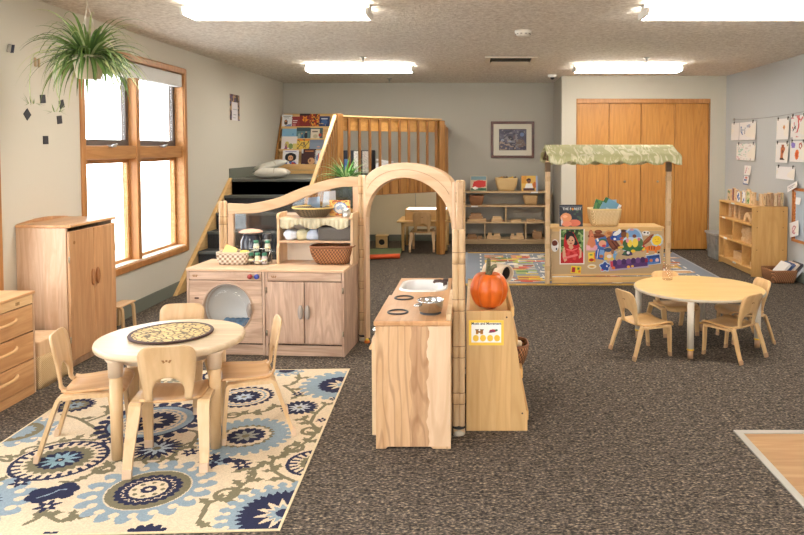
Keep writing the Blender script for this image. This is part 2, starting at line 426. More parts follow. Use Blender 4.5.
def popcorn():
    m, nt, b = new_mat('ceiling_popcorn'); N, L = nt.nodes, nt.links
    tc = N.new('ShaderNodeTexCoord')
    n = N.new('ShaderNodeTexNoise'); n.inputs['Scale'].default_value = 34; n.inputs['Detail'].default_value = 4; n.inputs['Roughness'].default_value = .7
    L.new(tc.outputs['Object'], n.inputs['Vector'])
    r = N.new('ShaderNodeValToRGB'); e = r.color_ramp.elements
    e[0].position = .3; e[0].color = S4((196,184,170)); e[1].position = .72; e[1].color = S4((250,244,234))
    L.new(n.outputs['Fac'], r.inputs['Fac']); L.new(r.outputs['Color'], b.inputs['Base Color'])
    bp = N.new('ShaderNodeBump'); bp.inputs['Strength'].default_value = .9; bp.inputs['Distance'].default_value = .012
    L.new(n.outputs['Fac'], bp.inputs['Height']); L.new(bp.outputs['Normal'], b.inputs['Normal'])
    b.inputs['Roughness'].default_value = .95
    return m
def brick():
    m, nt, b = new_mat('red_brick'); N, L = nt.nodes, nt.links
    tc = N.new('ShaderNodeTexCoord'); mp = N.new('ShaderNodeMapping'); mp.inputs['Rotation'].default_value = (PI/2,0,0); L.new(tc.outputs['Object'], mp.inputs[0])
    t = N.new('ShaderNodeTexBrick'); t.inputs['Color1'].default_value = S4((140,96,80)); t.inputs['Color2'].default_value = S4((160,118,100)); t.inputs['Mortar'].default_value = S4((190,184,176)); t.inputs['Scale'].default_value = 5
    L.new(mp.outputs[0], t.inputs['Vector']); L.new(t.outputs['Color'], b.inputs['Base Color']); b.inputs['Roughness'].default_value = .9
    return m
def laminate():
    m = wood('laminate_planks', (178,134,90), (206,168,124), 'x', 3, 14, .28, board=('y', .11, .14)); return m
M_carpet, M_ceil, M_brick, M_lam = carpet(), popcorn(), brick(), laminate()
GLASS = clear('window_glass', gloss=.04); PLEXI = clear('clear_acrylic', (.95,.96,.96), .05)

# ------------------------------------------------------------------ room shell
X2, Y2 = 1.32, 3.49        # corner of the laminate area
b = MB(); b.bx(XL-.1, XR+.1, YN-.1, YB+.1, -.1, -.006)
b2 = b; o = b.build('floor', M_carpet); struct(o)
b = MB()
b.add([(XL,YN,0),(X2,YN,0),(X2,Y2,0),(XR,Y2,0),(XR,YB,0),(XL,YB,0)], [(0,1,2,3,4,5)])
o = b.build('floor_carpet', M_carpet); struct(o); o.location.z = -.0005
b = MB(); b.bx(X2, XR, YN, Y2, -.006, -.001); o = b.build('floor_laminate', M_lam); struct(o)
ALU = plain('aluminium_strip', (206,203,196), .35, .6)
b = MB()
b.prism([(X2-.012,Y2+.014),(XR,Y2+.014),(XR,Y2-.022),(X2+.024,Y2-.022),(X2+.024,YN),(X2-.012,YN)], 'z', -.001, .006)
o = b.build('trim_1', ALU, bevel=.002); struct(o)
b = MB(); b.bx(XL-.1, XR+.1, YN-.1, YB+.1, ZC, ZC+.1); struct(b.build('ceiling', M_ceil))
# left wall with window openings; the one beside the camera is added for daylight
W1 = (5.23, 7.12, .40, 2.22); W2 = (2.42, 4.31, .40, 2.22); W_FILL = (-.39, 1.50, .40, 2.22)
def wall_with_holes():
    b = MB(); T0, T1 = XL-.16, XL
    ys = [YN-.1, W_FILL[0], W_FILL[1], W2[0], W2[1], W1[0], W1[1], YB+.1]
    for i in range(7):
        if i in (1, 3, 5): b.bx(T0,T1,ys[i],ys[i+1],-.1,W1[2]); b.bx(T0,T1,ys[i],ys[i+1],W1[3],ZC)
        else: b.bx(T0,T1,ys[i],ys[i+1],-.1,ZC)
    return b
struct(wall_with_holes().build('wall_left', M_wall_l))
b = MB(); b.bx(XL, XN+.14, YB, YB+.12, -.1, ZC); struct(b.build('wall_back', M_wall_b))
# closet wall: opening 1.404..3.24, top 2.11
CX0, CX1, CZ = 1.404, 3.24, 2.115
b = MB(); b.bx(XN, CX0, YC, YC+.12, -.1, ZC); b.bx(CX1, XR, YC, YC+.12, -.1, ZC); b.bx(CX0, CX1, YC, YC+.12, CZ, ZC)
struct(b.build('wall_closet', M_wall_c))
b = MB(); b.bx(XN, XN+.12, YC+.12, YB, -.1, ZC); struct(b.build('wall_return', M_wall_b))
b = MB(); b.bx(XR, XR+.12, YN, YC+.12, -.1, ZC); struct(b.build('wall_right', M_wall_r))
FW = (-2.2, 2.2, .5, 2.2)   # unseen wide window, added behind the camera for fill daylight
b = MB(); b.bx(XL-.1, FW[0], YN-.12, YN, -.1, ZC); b.bx(FW[1], XR+.1, YN-.12, YN, -.1, ZC); b.bx(FW[0], FW[1], YN-.12, YN, -.1, FW[2]); b.bx(FW[0], FW[1], YN-.12, YN, FW[3], ZC)
struct(b.build('wall_front', M_wall_c))
t = thing('window_4', None, None, (0, YN, FW[2])); t['kind'] = 'structure'
b = MB(); b.ring([(FW[0]-.06,FW[2]-.06),(FW[1]+.06,FW[2]-.06),(FW[1]+.06,FW[3]+.06),(FW[0]-.06,FW[3]+.06)], [(FW[0],FW[2]),(FW[1],FW[2]),(FW[1],FW[3]),(FW[0],FW[3])], 'y', YN-.0, YN+.018)
for x in (-1.1, 0, 1.1): b.bx(x-.035, x+.035, YN-.08, YN+.0, FW[2], FW[3])
b.build('window_casing', OAK_T, t)
b = MB(); b.bx(FW[0], FW[1], YN-.065, YN-.059, FW[2], FW[3]); b.build('window_glass', GLASS, t)
# baseboards
for nm, a in (('baseboard_left', (XL, XL+.012, YN, 7.0, 0, .115)), ('baseboard_back', (-2.9, XN, YB-.012, YB, 0, .115)), ('baseboard_right', (XR-.012, XR, YN, YC, 0, .115)),
              ('baseboard_closet', (CX1+.03, XR-.012, YC-.012, YC, 0, .115)), ('baseboard_return', (XN-.012, XN, YC, YB-.012, 0, .115)), ('baseboard_pier', (XN, CX0-.02, YC-.012, YC, 0, .115))):
    b = MB(); b.bx(*a); struct(b.build(nm, M_base, bevel=.004))
# closet doors: header board and four leaves
b = MB(); b.bx(CX0, CX1, YC-.004, YC+.06, CZ-.06, CZ); b.bx(CX0-.012, CX0, YC-.004, YC+.02, 0, CZ); b.bx(CX1, CX1+.012, YC-.004, YC+.02, 0, CZ)
struct(b.build('trim_2', OAK_T, bevel=.003))
b = MB(); b.bx(CX0, CX1, YC+.075, YC+.1, -.05, CZ); struct(b.build('closet_dark', plain('closet_shadow_back', (60,48,36), .9)))
seam = [1.404, 1.849, 2.294, 2.767, 3.24]
for i in range(4):
    d = thing('door_%d' % (i+1), None, None, ((seam[i]+seam[i+1])/2, YC+.03, 0)); d['kind'] = 'structure'
    b = MB(); b.bx(seam[i]+.003, seam[i+1]-.003, YC+.015, YC+.05, .02, CZ-.062); b.build('door_leaf', OAK, d, bevel=.003)
    if i in (1, 2):
        x = 2.069 if i == 1 else 2.528
        b = MB(); b.lathe([(.006,0),(.006,.012),(.016,.018),(.017,.026),(.010,.032),(0,.033)], (0,0,0), 14)
        b.v = [(x+p[0], YC+.015-p[2], .967+p[1]) for p in b.v]
        b.build('door_knob', BRASS, d)
# ------------------------------------------------------------------ windows
def window(n, w):
    y0, y1, z0, z1 = w; t = .055; xo = XL-.13; xg = XL-.10
    root = thing('window_%d' % n, None, None, (XL, (y0+y1)/2, z0)); root['kind'] = 'structure'
    # casing on the wall face
    b = MB(); f = .018; cw = .055
    b.bx(XL-.002, XL+f, y0-.01, y0+cw-.01, z0-.01, z1+.01); b.bx(XL-.002, XL+f, y1-cw+.01, y1+.01, z0-.01, z1+.01)
    b.bx(XL-.002, XL+f, y0+cw-.01, y1-cw+.01, z1-cw+.01, z1+.01); b.bx(XL-.002, XL+f, y0+cw-.01, y1-cw+.01, z0-.01, z0+cw-.01)
    b.build('window_casing', OAK_T, root, bevel=.006)
    # jamb lining
    b = MB(); j = .022
    a0, a1, c0, c1 = y0+.045, y1-.045, z0+.045, z1-.045
    b.bx(XL-.15, XL, a0-j, a0, c0, c1); b.bx(XL-.15, XL, a1, a1+j, c0, c1); b.bx(XL-.15, XL, a0-j, a1+j, c1, c1+j); b.bx(XL-.15, XL, a0-j, a1+j, c0-j, c0)
    b.build('window_jamb', OAK_Y, root)
    ym = (y0+y1)/2-.02
    b = MB(); b.bx(XL-.12, XL-.012, ym-.03, ym+.03, c0, c1); b.build('window_mullion', OAK_T, root, bevel=.004)
    b = MB(); b.bx(XL-.12, XL-.02, a0, ym-.03, 1.345, 1.455); b.bx(XL-.12, XL-.02, ym+.03, a1, 1.345, 1.455); b.build('window_rail', OAK_Y, root, bevel=.004)
    for k, (p, q) in enumerate(((a0, ym-.03), (ym+.03, a1))):
        for up in (0, 1):
            u0, u1 = (1.455, c1) if up else (c0, 1.345)
            s = .05 if up else .036
            b = MB(); xa, xb = XL-.125, XL-.085
            b.bx(xa, xb, p, p+s, u0, u1); b.bx(xa, xb, q-s, q, u0, u1); b.bx(xa, xb, p+s, q-s, u0, u0+s); b.bx(xa, xb, p+s, q-s, u1-s, u1)
            b.build('window_sash', plain('sash_grey', (92,84,80), .5) if up else OAK_Y, root, bevel=.003)
            b = MB(); b.bx(xg-.006, xg, p+s, q-s, u0+s, u1-s); b.build('window_glass', GLASS, root)
        # crank
        yc = (p+q)/2
        b = MB(); b.obx((XL-.012, yc, 1.452), (.03,.09,.018)); b.tube([(XL-.005,yc,1.46),(XL+.02,yc+.02,1.468),(XL+.03,yc-.07,1.45)], .007, 8); b.ball((XL+.03,yc-.075,1.45), .011)
        b.build('window_crank', STEEL, root)
    b = MB(); b.bx(XL-.075, XL-.005, a0+.004, a1-.004, c1-.13, c1-.005); b.build('window_shade_roll', plain('white_shade', (226,226,224), .7), root, bevel=.008)
    # sill board
    b = MB(); b.bx(XL-.15, XL-.0, a0, a1, c0, c0+.012); b.build('window_sill', plain('pale_sill', (226,206,184), .35), root)
    return root
window(1, W1); window(2, W2); window(3, W_FILL)  # the third window is out of view, added for more daylight
b = MB(); b.bx(-40, 30, -40, 45, -.6, -.5); struct(b.build('ground_outside', plain('pale_concrete', (214,212,206), .9, var=.06, vscale=2)))

# ------------------------------------------------------------------ ceiling fittings
EM = emit('lamp_diffuser', (255,248,236), 22.5)
FIX = plain('fixture_white', (236,234,228), .5)
def light(x, y, label):
    t = thing('ceiling_light', label, 'ceiling light', (x, y, ZC), 0, 'long wraparound ceiling lights')
    b = MB(); b.bx(x-.64, x+.64, y-.05, y+.05, ZC-.036, ZC-.001); b.build('housing', FIX, t, bevel=.003)
    pr = [(y-.125, ZC-.036), (y-.125, ZC-.055), (y-.11, ZC-.085), (y+.11, ZC-.085), (y+.125, ZC-.055), (y+.125, ZC-.036)]
    b = MB(); b.prism(pr, 'x', x-.62, x+.62); b.build('diffuser', EM, t)
    for s in (-1, 1):
        b = MB(); b.prism(pr, 'x', x+s*.6205, x+s*.64); b.build('end_cap', FIX, t)
    return t
light(-1.375, 4.92, 'long white ceiling light nearest the spider plant, upper left')
light(1.80, 4.92, 'long white ceiling light nearest the camera on the right, cut by the picture edge')
light(-1.39, 8.42, 'long white ceiling light in front of the wooden loft')
light(1.81, 8.42, 'long white ceiling light in front of the oak closet doors')
light(-1.42, 1.35, 'unseen added ceiling light above the left of the camera')  # from here on: lights out of view, added to raise the brightness
light(1.84, 1.35, 'unseen added ceiling light above the right of the camera')
light(-1.42, -1.6, 'unseen added ceiling light behind the camera on the left')
light(1.84, -1.6, 'unseen added ceiling light behind the camera on the right')
for x, y, l in ((-1.235,7.7,'sprinkler head in front of the ceiling light by the loft'), (-1.245,10.1,'small sprinkler head close to the back wall above the loft'), (1.88,7.75,'sprinkler head in front of the ceiling light by the closet')):
    t = thing('sprinkler', l, 'sprinkler', (x,y,ZC))
    b = MB(); b.lathe([(.035,0),(.035,-.008),(.012,-.012),(.012,-.035),(.004,-.04),(.004,-.062)], (x,y,ZC), 16); b.build('escutcheon', STEEL, t)
    b = MB(); b.lathe([(0,-.066),(.022,-.064),(.022,-.060),(0,-.059)], (x,y,ZC), 12); b.build('deflector', STEEL, t)
t = thing('smoke_detector', 'round white smoke detector alone in the middle of the ceiling', 'smoke detector', (.40,5.98,ZC))
b = MB(); b.lathe([(.07,0),(.07,-.015),(.062,-.03),(.058,-.034),(.055,-.045),(0,-.048)], (.4,5.98,ZC), 28); b.build('body', plain('detector_white', (226,220,208), .5), t)
b = MB()
for k in range(10): q = 2*PI*k/10; b.obx((.4+.06*math.cos(q), 5.98+.06*math.sin(q), ZC-.031), (.012,.016,.005), rotz(q))
b.build('slots', plain('slot_grey', (120,112,104), .7), t)
t = thing('air_vent', 'square louvred ceiling air vent with a white deflector', 'air vent', (.385,7.9,ZC))
b = MB(); b.ring([(.1,7.65),(.67,7.65),(.67,8.15),(.1,8.15)], [(.16,7.7),(.61,7.7),(.61,8.1),(.16,8.1)], 'z', ZC-.016, ZC-.001); b.build('frame', plain('vent_cream', (214,204,188), .6), t, bevel=.003)
b = MB(); b.bx(.16,.61,7.7,8.1,ZC-.004,ZC-.002); b.build('dark_throat', plain('vent_dark', (40,36,32), .9), t)
b = MB()
for k in range(4): b.obx((.385, 7.75+.07*k, ZC-.012), (.45,.045,.003), Matrix.Rotation(.5,3,'X'))
b.build('louvre', plain('vent_louvre', (96,88,78), .7), t)
b = MB(); b.obx((.385, 8.02, ZC-.03), (.42,.17,.006), Matrix.Rotation(-.2,3,'X')); b.build('deflector', plain('vent_cream', (214,204,188), .6), t, bevel=.002)
t = thing('dome_camera', 'small white dome security camera on the ceiling in the corner', 'security camera', (1.04,9.6,ZC))
b = MB(); b.lathe([(.06,0),(.06,-.02),(.05,-.034),(.03,-.036)], (1.04,9.6,ZC), 24); b.build('housing', WHITEP, t)
b = MB(); b.ball((1.04,9.59,ZC-.036), .03, 16, 10); b.build('lens_dome', BLACKP, t)
# ------------------------------------------------------------------ bentwood chairs
LOGO = plain('engraved_mark', (146,104,62), .8)
def make_chair(label, hs, top, wr, wf, dep, mats, cap, group, rear=.17, lean=.10):
    """origin on the floor, front to +Y"""
    mb, ms, ml = mats
    t = thing('child_chair', label, 'chair', (0,0,0), 0, group)
    k = hs/.31; yb = -dep*rear            # rear of the seat
    sw = wr*.47                           # half seat width
    # seat: dished shell, rolled front lip
    rows = [(yb-.012,-.004,.84),(yb+.01,-.012,.88),(yb+.06,-.012,.94),(dep*.16,-.008,.97),(dep*.32,-.004,.98),(dep*.46,0,.97),(dep*.54,-.006,.94),(dep*.575,-.020,.91),(dep*.58,-.03,.89)]
    b = MB(); pts = []; nu = 9
    for y, dz, wsc in rows:
        for j in range(nu):
            s = -1+2*j/(nu-1); pts.append((s*sw*wsc, y, hs+dz-.010*(1-s*s)*1.0+ (.004 if abs(s) > .9 else 0)))
    b.grid(pts, nu, len(rows)); b.build('seat', ms, t, solid=.012, W=False)
    # backrest: two strips that bend up from the seat and join above a round cut-out
    H = top-hs; wb = wr*.385              # half width at the broadest
    R = .035*k
    def prof(u):                          # u: height above the seat 0..H -> y
        if u < R: a = math.acos(max(-1,min(1,1-u/R))); return yb-.004-R*math.sin(a)*.75
        return yb-.004-R*.75-(u-R)*lean - .02*((u-R)/H)**2
    zc = H*.43                            # top of the cut-out
    us = [0, R*.15, R*.5, R, zc*.45, zc*.6, zc*.75, zc*.87, zc*.95, zc, zc*1.06, H*.62, H*.72, H*.82, H*.87, H*.91, H*.945, H*.97, H*.988, H]
    b = MB(); pts = []; nu = 10
    for u in us:
        q = u/H
        xo = wb*(.80+.20*min(1, q/.62)) if q < .62 else wb
        if q > .82: xo = wb*(.62+.38*math.sqrt(max(0, 1-((q-.82)/.18)**2)))
        ci = wb*.56
        if u <= zc*.40: xi = ci
        elif u < zc: xi = ci*math.sqrt(max(0.02, 1-((u-zc*.40)/(zc*.60))**2))
        else: xi = ci*.14
        xs = [-xo+(xo-xi)*j/3 for j in range(4)]+[-xi+(2*xi)*j/3 for j in (1,2)]+[xi+(xo-xi)*j/3 for j in range(4)]
        for x in xs: pts.append((x, prof(u)+.16*x*x*(1 if u > R else u/R)/wb*.55, hs-.008+u))
    fs = []
    for i in range(len(us)-1):
        for j in range(nu-1):
            if 3 <= j <= 5 and us[i] < zc-1e-6: continue
            fs.append((i*nu+j, i*nu+j+1, (i+1)*nu+j+1, (i+1)*nu+j))
    b.add(pts, fs, 0, True); bk = b.build('backrest', mb, t, solid=.011, W=False)
    # engraved leaf mark on the back face
    b = MB(); y0 = prof(H*.72)-.0062
    for dx in (-.018, 0, .018): b.obx((dx*k, y0, hs+H*.73+(.006 if dx == 0 else 0)), (.009*k,.0012,.032*k), Matrix.Rotation(dx*30,3,'Y')@Matrix.Rotation(-lean,3,'X'))
    b.build('mark', LOGO, bk, W=False); bpy.context.view_layer.update()
    # bent side frames
    for s in (-1, 1):
        fr, ff = s*wr/2, s*wf/2; xs = s*(sw*.98)
        y1, y2 = -dep/2, dep/2; zs = hs-.022
        P = [(fr, y1-.0, .0), (fr*.99, y1+.034*k, hs*.35), (xs*1.0, y1+.080*k, hs*.80), (xs, y1+.098*k, hs*.92), (xs, y1+.125*k, zs-.003), (xs, y1+.16*k, zs), (xs, y2-.09*k, zs), (xs, y2-.050*k, zs-.003), (xs, y2-.026*k, hs*.92), (xs, y2-.018*k, hs*.80), (ff, y2-.006, hs*.35), (ff, y2, .0)]
        P = smooth_path(P, 3); n = len(P)
        W = [.036*k+.016*k*min(1, p.z/(hs*.8)) for p in P]
        b = MB(); b.band(P, (1,0,0), W, .017*k); lf = b.build('leg_frame', ml, t, bevel=.003, W=False)
        for x, y in ((fr, y1), (ff, y2)):
            sg = -1 if y < 0 else 1
            b = MB(); b.band([(x, y+sg*.0005, .0005), (x*.997, y-sg*.004, .040*k)], (1,0,0), .039*k, .0225*k); b.build('foot_cap', cap, lf, bevel=.003, W=False)
    return t
CAP_L = plain('foot_cap_pale', (214,186,158), .5); CAP_D = plain('foot_cap_tan', (176,138,104), .55)
G1 = 'bentwood chairs at the table on the patterned rug'; G2 = 'small bentwood chairs at the pale yellow table'
def face(dx, dy): return math.atan2(-dx, dy)   # +Y turned towards (dx,dy)
big = (.31, .568, .315, .29, .33, (BEECH, BEECH_S, BEECH_L), CAP_L)
c0 = make_chair('beech chair nearest the camera, its back to us, at the table on the patterned rug', *big, G1)
c0.location = (-1.392, 3.171, .004); c0.rotation_euler.z = face(-.206, .978)
copy_thing(c0, (-1.888, 3.335, .004), face(.962, .273), 'beech chair left of the rug table, seen from the side by the drawers')
copy_thing(c0, (-1.123, 3.53, .004), face(-.928, -.372), 'beech chair on the right side of the rug table, facing left')
copy_thing(c0, (-1.665, 3.86, .004), face(.12, -.99), 'beech chair behind the rug table, only its back showing above the tabletop', scale=(1,1,.97))
small = (.235, .46, .30, .262, .305, (BEECH2, BEECH2_S, BEECH2), CAP_D)
s0 = make_chair('small beech chair at the front left of the pale yellow table, facing right', *small, G2, rear=.24, lean=.2)
s0.location = (1.155, 4.862, 0); s0.rotation_euler.z = face(.265, .10)
copy_thing(s0, (1.785, 4.79, 0), face(-.177, .238), 'small beech chair at the front right of the yellow table, its back to us')
copy_thing(s0, (1.535, 5.43, 0), face(.19, -.98), 'small beech chair behind the pale yellow table, beside the clear jar')
copy_thing(s0, (2.02, 5.215, 0), face(-.97, -.1), 'small beech chair on the far right of the yellow table, half hidden by another')

# ------------------------------------------------------------------ round tables
def disc(cx, cy, r, z0, z1, e=.012, seg=64):
    b = MB(); b.lathe([(r-e,z0),(r-e*.3,z0+e*.3),(r,z0+e),(r,z1-e),(r-e*.3,z1-e*.3),(r-e,z1)], (cx,cy,0), seg); return b
TT = wood('table_maple', (206,182,150), (226,206,176), 'x', 4, 9, .3, board=('y', .07, .05))
cx, cy = -1.51, 3.44
t = thing('round_table', 'round maple table with thick wooden legs on the patterned rug', 'table', (cx,cy,.004))
disc(cx, cy, .348, .474, .508).build('tabletop', TT, t)
b = MB(); b.lathe([(.235,.428),(.25,.428),(.25,.475),(.235,.475)], (cx,cy,0), 40, caps=False); b.build('apron', plain('apron_grey', (206,190,170), .5), t)
for x, y in ((-1.653,3.173),(-1.245,3.296),(-1.776,3.581),(-1.368,3.704)):
    b = MB(); b.tube([(x,y,.006),(x,y,.398)], [.025,.029], 20); lg = b.build('leg', BEECH_L, t)
    b = MB(); b.tube([(x,y,.39),(x,y,.458),(x,y,.475)], [.031,.034,.046], 20); b.build('leg_collar', plain('collar_grey', (226,202,174), .4), lg)
t = thing('round_placemat', 'round spotted placemat with a dark rim on the rug table', 'placemat', (-1.52,3.46,.495)); pm_ = t
b = MB(); b.lathe([(0,.4945),(.192,.4945),(.192,.501),(0,.501)], (-1.52,3.46,0), 48, smooth=False)
def pebble():
    m, nt, bb = new_mat('pebble_print'); N, L = nt.nodes, nt.links
    tc = N.new('ShaderNodeTexCoord'); mp = N.new('ShaderNodeMapping'); mp.inputs['Scale'].default_value = (30,46,30); L.new(tc.outputs['Object'], mp.inputs[0])
    v = N.new('ShaderNodeTexVoronoi'); v.feature = 'DISTANCE_TO_EDGE'; v.inputs['Scale'].default_value = 1; L.new(mp.outputs[0], v.inputs[0])
    r = N.new('ShaderNodeValToRGB'); e = r.color_ramp.elements
    e[0].position = .03; e[0].color = S4((80,62,36)); e[1].position = .16; e[1].color = S4((222,192,126)); L.new(v.outputs['Distance'], r.inputs[0])
    L.new(r.outputs[0], bb.inputs['Base Color']); bb.inputs['Roughness'].default_value = .6
    return m
b.build('mat_face', pebble(), t)
b = MB(); b.lathe([(.182,.4943),(.197,.4943),(.199,.500),(.196,.5045),(.182,.5025)], (-1.52,3.46,0), 48, caps=False); b.build('rim', plain('plum_rim', (72,48,44), .6), t); pm_.location.z += .018

cx, cy = 1.65, 5.155
t = thing('round_table', 'low round table with a pale yellow top and grey legs by the market stand', 'table', (cx,cy,0))
YEL = wood('laminate_yellow', (224,184,116), (234,198,134), 'x', 5, 7, .28, distort=.5)
disc(cx, cy, .463, .388, .408, .006).build('tabletop', YEL, t)
b = MB(); b.lathe([(.4635,.387),(.467,.390),(.467,.403),(.4635,.406)], (cx,cy,0), 64); b.build('edge_band', plain('edge_grey', (196,184,164), .5), t)
LEGG = plain('leg_grey_white', (206,196,180), .4)
for x, y in ((1.458,4.716),(1.214,5.25),(2.04,4.99),(1.785,5.474)):
    x = cx+(x-cx)*.97; y = cy+(y-cy)*.97
    b = MB(); b.tube([(x,y,.06),(x,y,.388)], .023, 20); lg = b.build('leg', LEGG, t)
    b = MB(); b.tube([(x,y,.058),(x,y,.068)], .0245, 20); b.build('yellow_ring', plain('ring_yellow', (236,190,40), .4), lg)
    b = MB(); b.tube([(x,y,.0),(x,y,.058)], [.019,.0205], 20); b.build('foot', CAP_D, lg)
JX, JY = 1.495, 5.43
t = thing('clear_jar', 'small clear plastic jar at the back of the pale yellow table', 'jar', (JX,JY,.408))
b = MB(); b.lathe([(.036,.41),(.039,.412),(.039,.515),(.034,.522)], (JX,JY,0), 24, caps=False); b.build('body', clear('jar_plastic', (.95,.91,.9), .05), t)
b = MB(); b.lathe([(.0,.409),(.037,.409),(.037,.413),(0,.414)], (JX,JY,0), 24); b.build('base', clear('jar_base', (.94,.9,.88), .03), t)
b = MB(); b.lathe([(.0335,.518),(.0375,.518),(.0375,.523),(.0335,.523)], (JX,JY,0), 24, caps=False); b.build('rim', clear('jar_plastic', (.95,.91,.9), .05), t)

# ------------------------------------------------------------------ left wall furniture
# tall cupboard
x0, x1, y0, y1, h = XL+.003, -2.602, 4.46, 5.03, .945
t = thing('tall_cupboard', 'tall two-door wooden cupboard under the left edge of the window', 'cupboard', ((x0+x1)/2,(y0+y1)/2,0))
b = MB(); b.bx(x0,x1-.022,y0,y0+.018,0,h-.02); b.bx(x0,x1-.022,y1-.018,y1,0,h-.02); b.bx(x0,x0+.012,y0+.018,y1-.018,.02,h-.02); b.bx(x0+.012,x1-.022,y0+.018,y1-.018,.05,.07); b.bx(x0+.03,x1-.04,y0+.018,y1-.018,0,.05); b.bx(x0+.012,x1-.03,y0+.018,y1-.018,.5,.515)
b.build('body', CAB_S, t, bevel=.004)
b = MB(); b.bx(x0,x1+.006,y0-.006,y1+.006,h-.02,h); b.build('top', MAPLE_T, t, bevel=.006)
b = MB(); b.prism([(y0+.01,h),(y1-.01,h)]+[(y1-.01-(y1-y0-.02)*i/12, h+.004+.020*math.sin(PI*i/12)) for i in range(0,13)], 'x', x0, x0+.014); b.build('back_rail', CAB, t, bevel=.003)
ym = (y0+y1)/2
for p, q, s in ((y0+.002, ym-.002, 1), (ym+.002, y1-.002, -1)):
    b = MB(); b.bx(x1-.02, x1, p, q, .06, h-.045); d = b.build('door', CAB, t, bevel=.006)
    yh = (q-.028) if s == 1 else (p+.028)
    b = MB(); b.ball((x1+.008, yh, .565), .018, 14, 10, sx=.9, sy=.75, sz=3.2); b.build('handle', wood('pull_wood', (150,98,56), (176,122,76), 'z', 6, 8), d)
    for z in (.2, .72):
        b = MB(); b.tube([(x1-.004, (p-.003 if s == 1 else q+.003), z-.02),(x1-.004,(p-.003 if s == 1 else q+.003),z+.02)], .005, 8); b.build('hinge', BRASS, d)
    if s == 1:
        b = MB(); b.tube([(x1-.001, p+.05, .825),(x1+.0015,p+.05,.825)], .012, 12); b.build('engraved_mark', LOGO, d)
# drawers
x0, x1, y0, y1, h = XL+.015, -2.588, 3.42, 4.072, .603
t = thing('drawer_chest', 'low wooden chest with three drawers at the left edge', 'drawer unit', ((x0+x1)/2,(y0+y1)/2,0))
b = MB(); b.bx(x0,x1-.02,y0,y0+.018,0,h-.018); b.bx(x0,x1-.002,y1-.016,y1,0,h-.018); b.bx(x0,x0+.012,y0+.018,y1-.016,.02,h-.018); b.bx(x0+.012,x1-.03,y0+.018,y1-.016,.045,.06); b.build('body', CAB_S, t, bevel=.004)
b = MB(); b.bx(x0,x1+.004,y0-.004,y1+.004,h-.018,h); b.build('top', MAPLE_T, t, bevel=.005)
b = MB(); b.bx(x1-.016,x1-.001,y0+.01,y1-.018,h-.07,h-.02); p = b.build('top_rail', wood('rail_pale', (214,172,122), (232,200,152), 'y', 6, 9), t, bevel=.002)
b = MB()
for dy in (-.012,0,.012): b.obx((x1-.0005, y0+.5+dy, h-.045), (.002,.006,.018))
b.build('engraved_mark', LOGO, p)
b = MB(); b.bx(x1-.02,x1-.003,y0+.01,y1-.018,0,.052); b.build('plinth', DRW, t)
for za, zb in ((.055,.205),(.211,.366),(.372,.527)):
    b = MB(); b.bx(x1-.018,x1,y0+.012,y1-.02,za,zb); d = b.build('drawer', DRW, t, bevel=.005)
    zc, yc = (za+zb)/2+.025, (y0+y1)/2+.015
    b = MB(); b.tube(smooth_path([(x1-.002,yc-.14,zc),(x1+.012,yc-.12,zc),(x1+.03,yc-.07,zc-.004),(x1+.032,yc,zc-.006),(x1+.03,yc+.07,zc-.004),(x1+.012,yc+.12,zc),(x1-.002,yc+.14,zc)],4), .0095, 10); b.build('handle', wood('handle_light', (206,160,106), (226,186,136), 'y', 6, 8), d)
# cream wicker crate between them
t = thing('wicker_crate', 'cream woven crate on the carpet between the chest and the tall cupboard', 'crate', (-2.73,4.26,0))
CREAM_W = weave('cream_weave', (196,160,112), (226,196,150), 90)
def basket(mbname, t, cx, cy, z0, z1, wx, wy, fx, fy, r, mat, thick=.012, rim=None, rimr=.008, rz=0, wall='woven_body'):
    """open basket, wx,wy at the top and fx,fy at the base"""
    b = MB(); n = 6; seg = 4*(n+1)
    def loop(sx, sy, z):
        rr = min(r, sx/2*.95, sy/2*.95)
        return [(cx+math.cos(rz)*u-math.sin(rz)*v, cy+math.sin(rz)*u+math.cos(rz)*v, z) for u, v in rrect(-sx/2,sx/2,-sy/2,sy/2,rr,n)]
    lv = 5; vs = []
    for i in range(lv+1):
        k = i/lv; k2 = math.sin(k*PI/2)**.8 if r > 0 else k
        vs += loop(fx+(wx-fx)*k2, fy+(wy-fy)*k2, z0+(z1-z0)*k)
    ins = []
    for i in range(lv+1):
        k = 1-i/lv; k2 = math.sin(k*PI/2)**.8
        ins += loop(fx+(wx-fx)*k2-2*thick, fy+(wy-fy)*k2-2*thick, max(z0+thick, z0+(z1-z0)*k))
    vs += ins; L = 2*(lv+1)
    fs = [(i*seg+k, i*seg+(k+1) % seg, (i+1)*seg+(k+1) % seg, (i+1)*seg+k) for i in range(L-1) for k in range(seg)]
    fs.append(tuple(range(seg))[::-1]); fs.append(tuple((L-1)*seg+k for k in range(seg)))
    b.add(vs, fs, 0, True); o = b.build(wall, mat, t)
    if rim is not None:
        b = MB(); P = loop(wx-thick, wy-thick, z1); b.tube(P, rimr, 8, closed=True); b.build('rim', rim, t)
    return o
basket('crate', t, -2.74, 4.26, .002, .195, .31, .30, .31, .30, .02, CREAM_W, .012)
b = MB(); b.bx(-2.885,-2.595,4.12,4.4,.15,.285); b.build('cloth_lining', wood('pale_cloth', (204,166,126), (220,186,148), 'z', 8, 6, .8), t, bevel=.012)
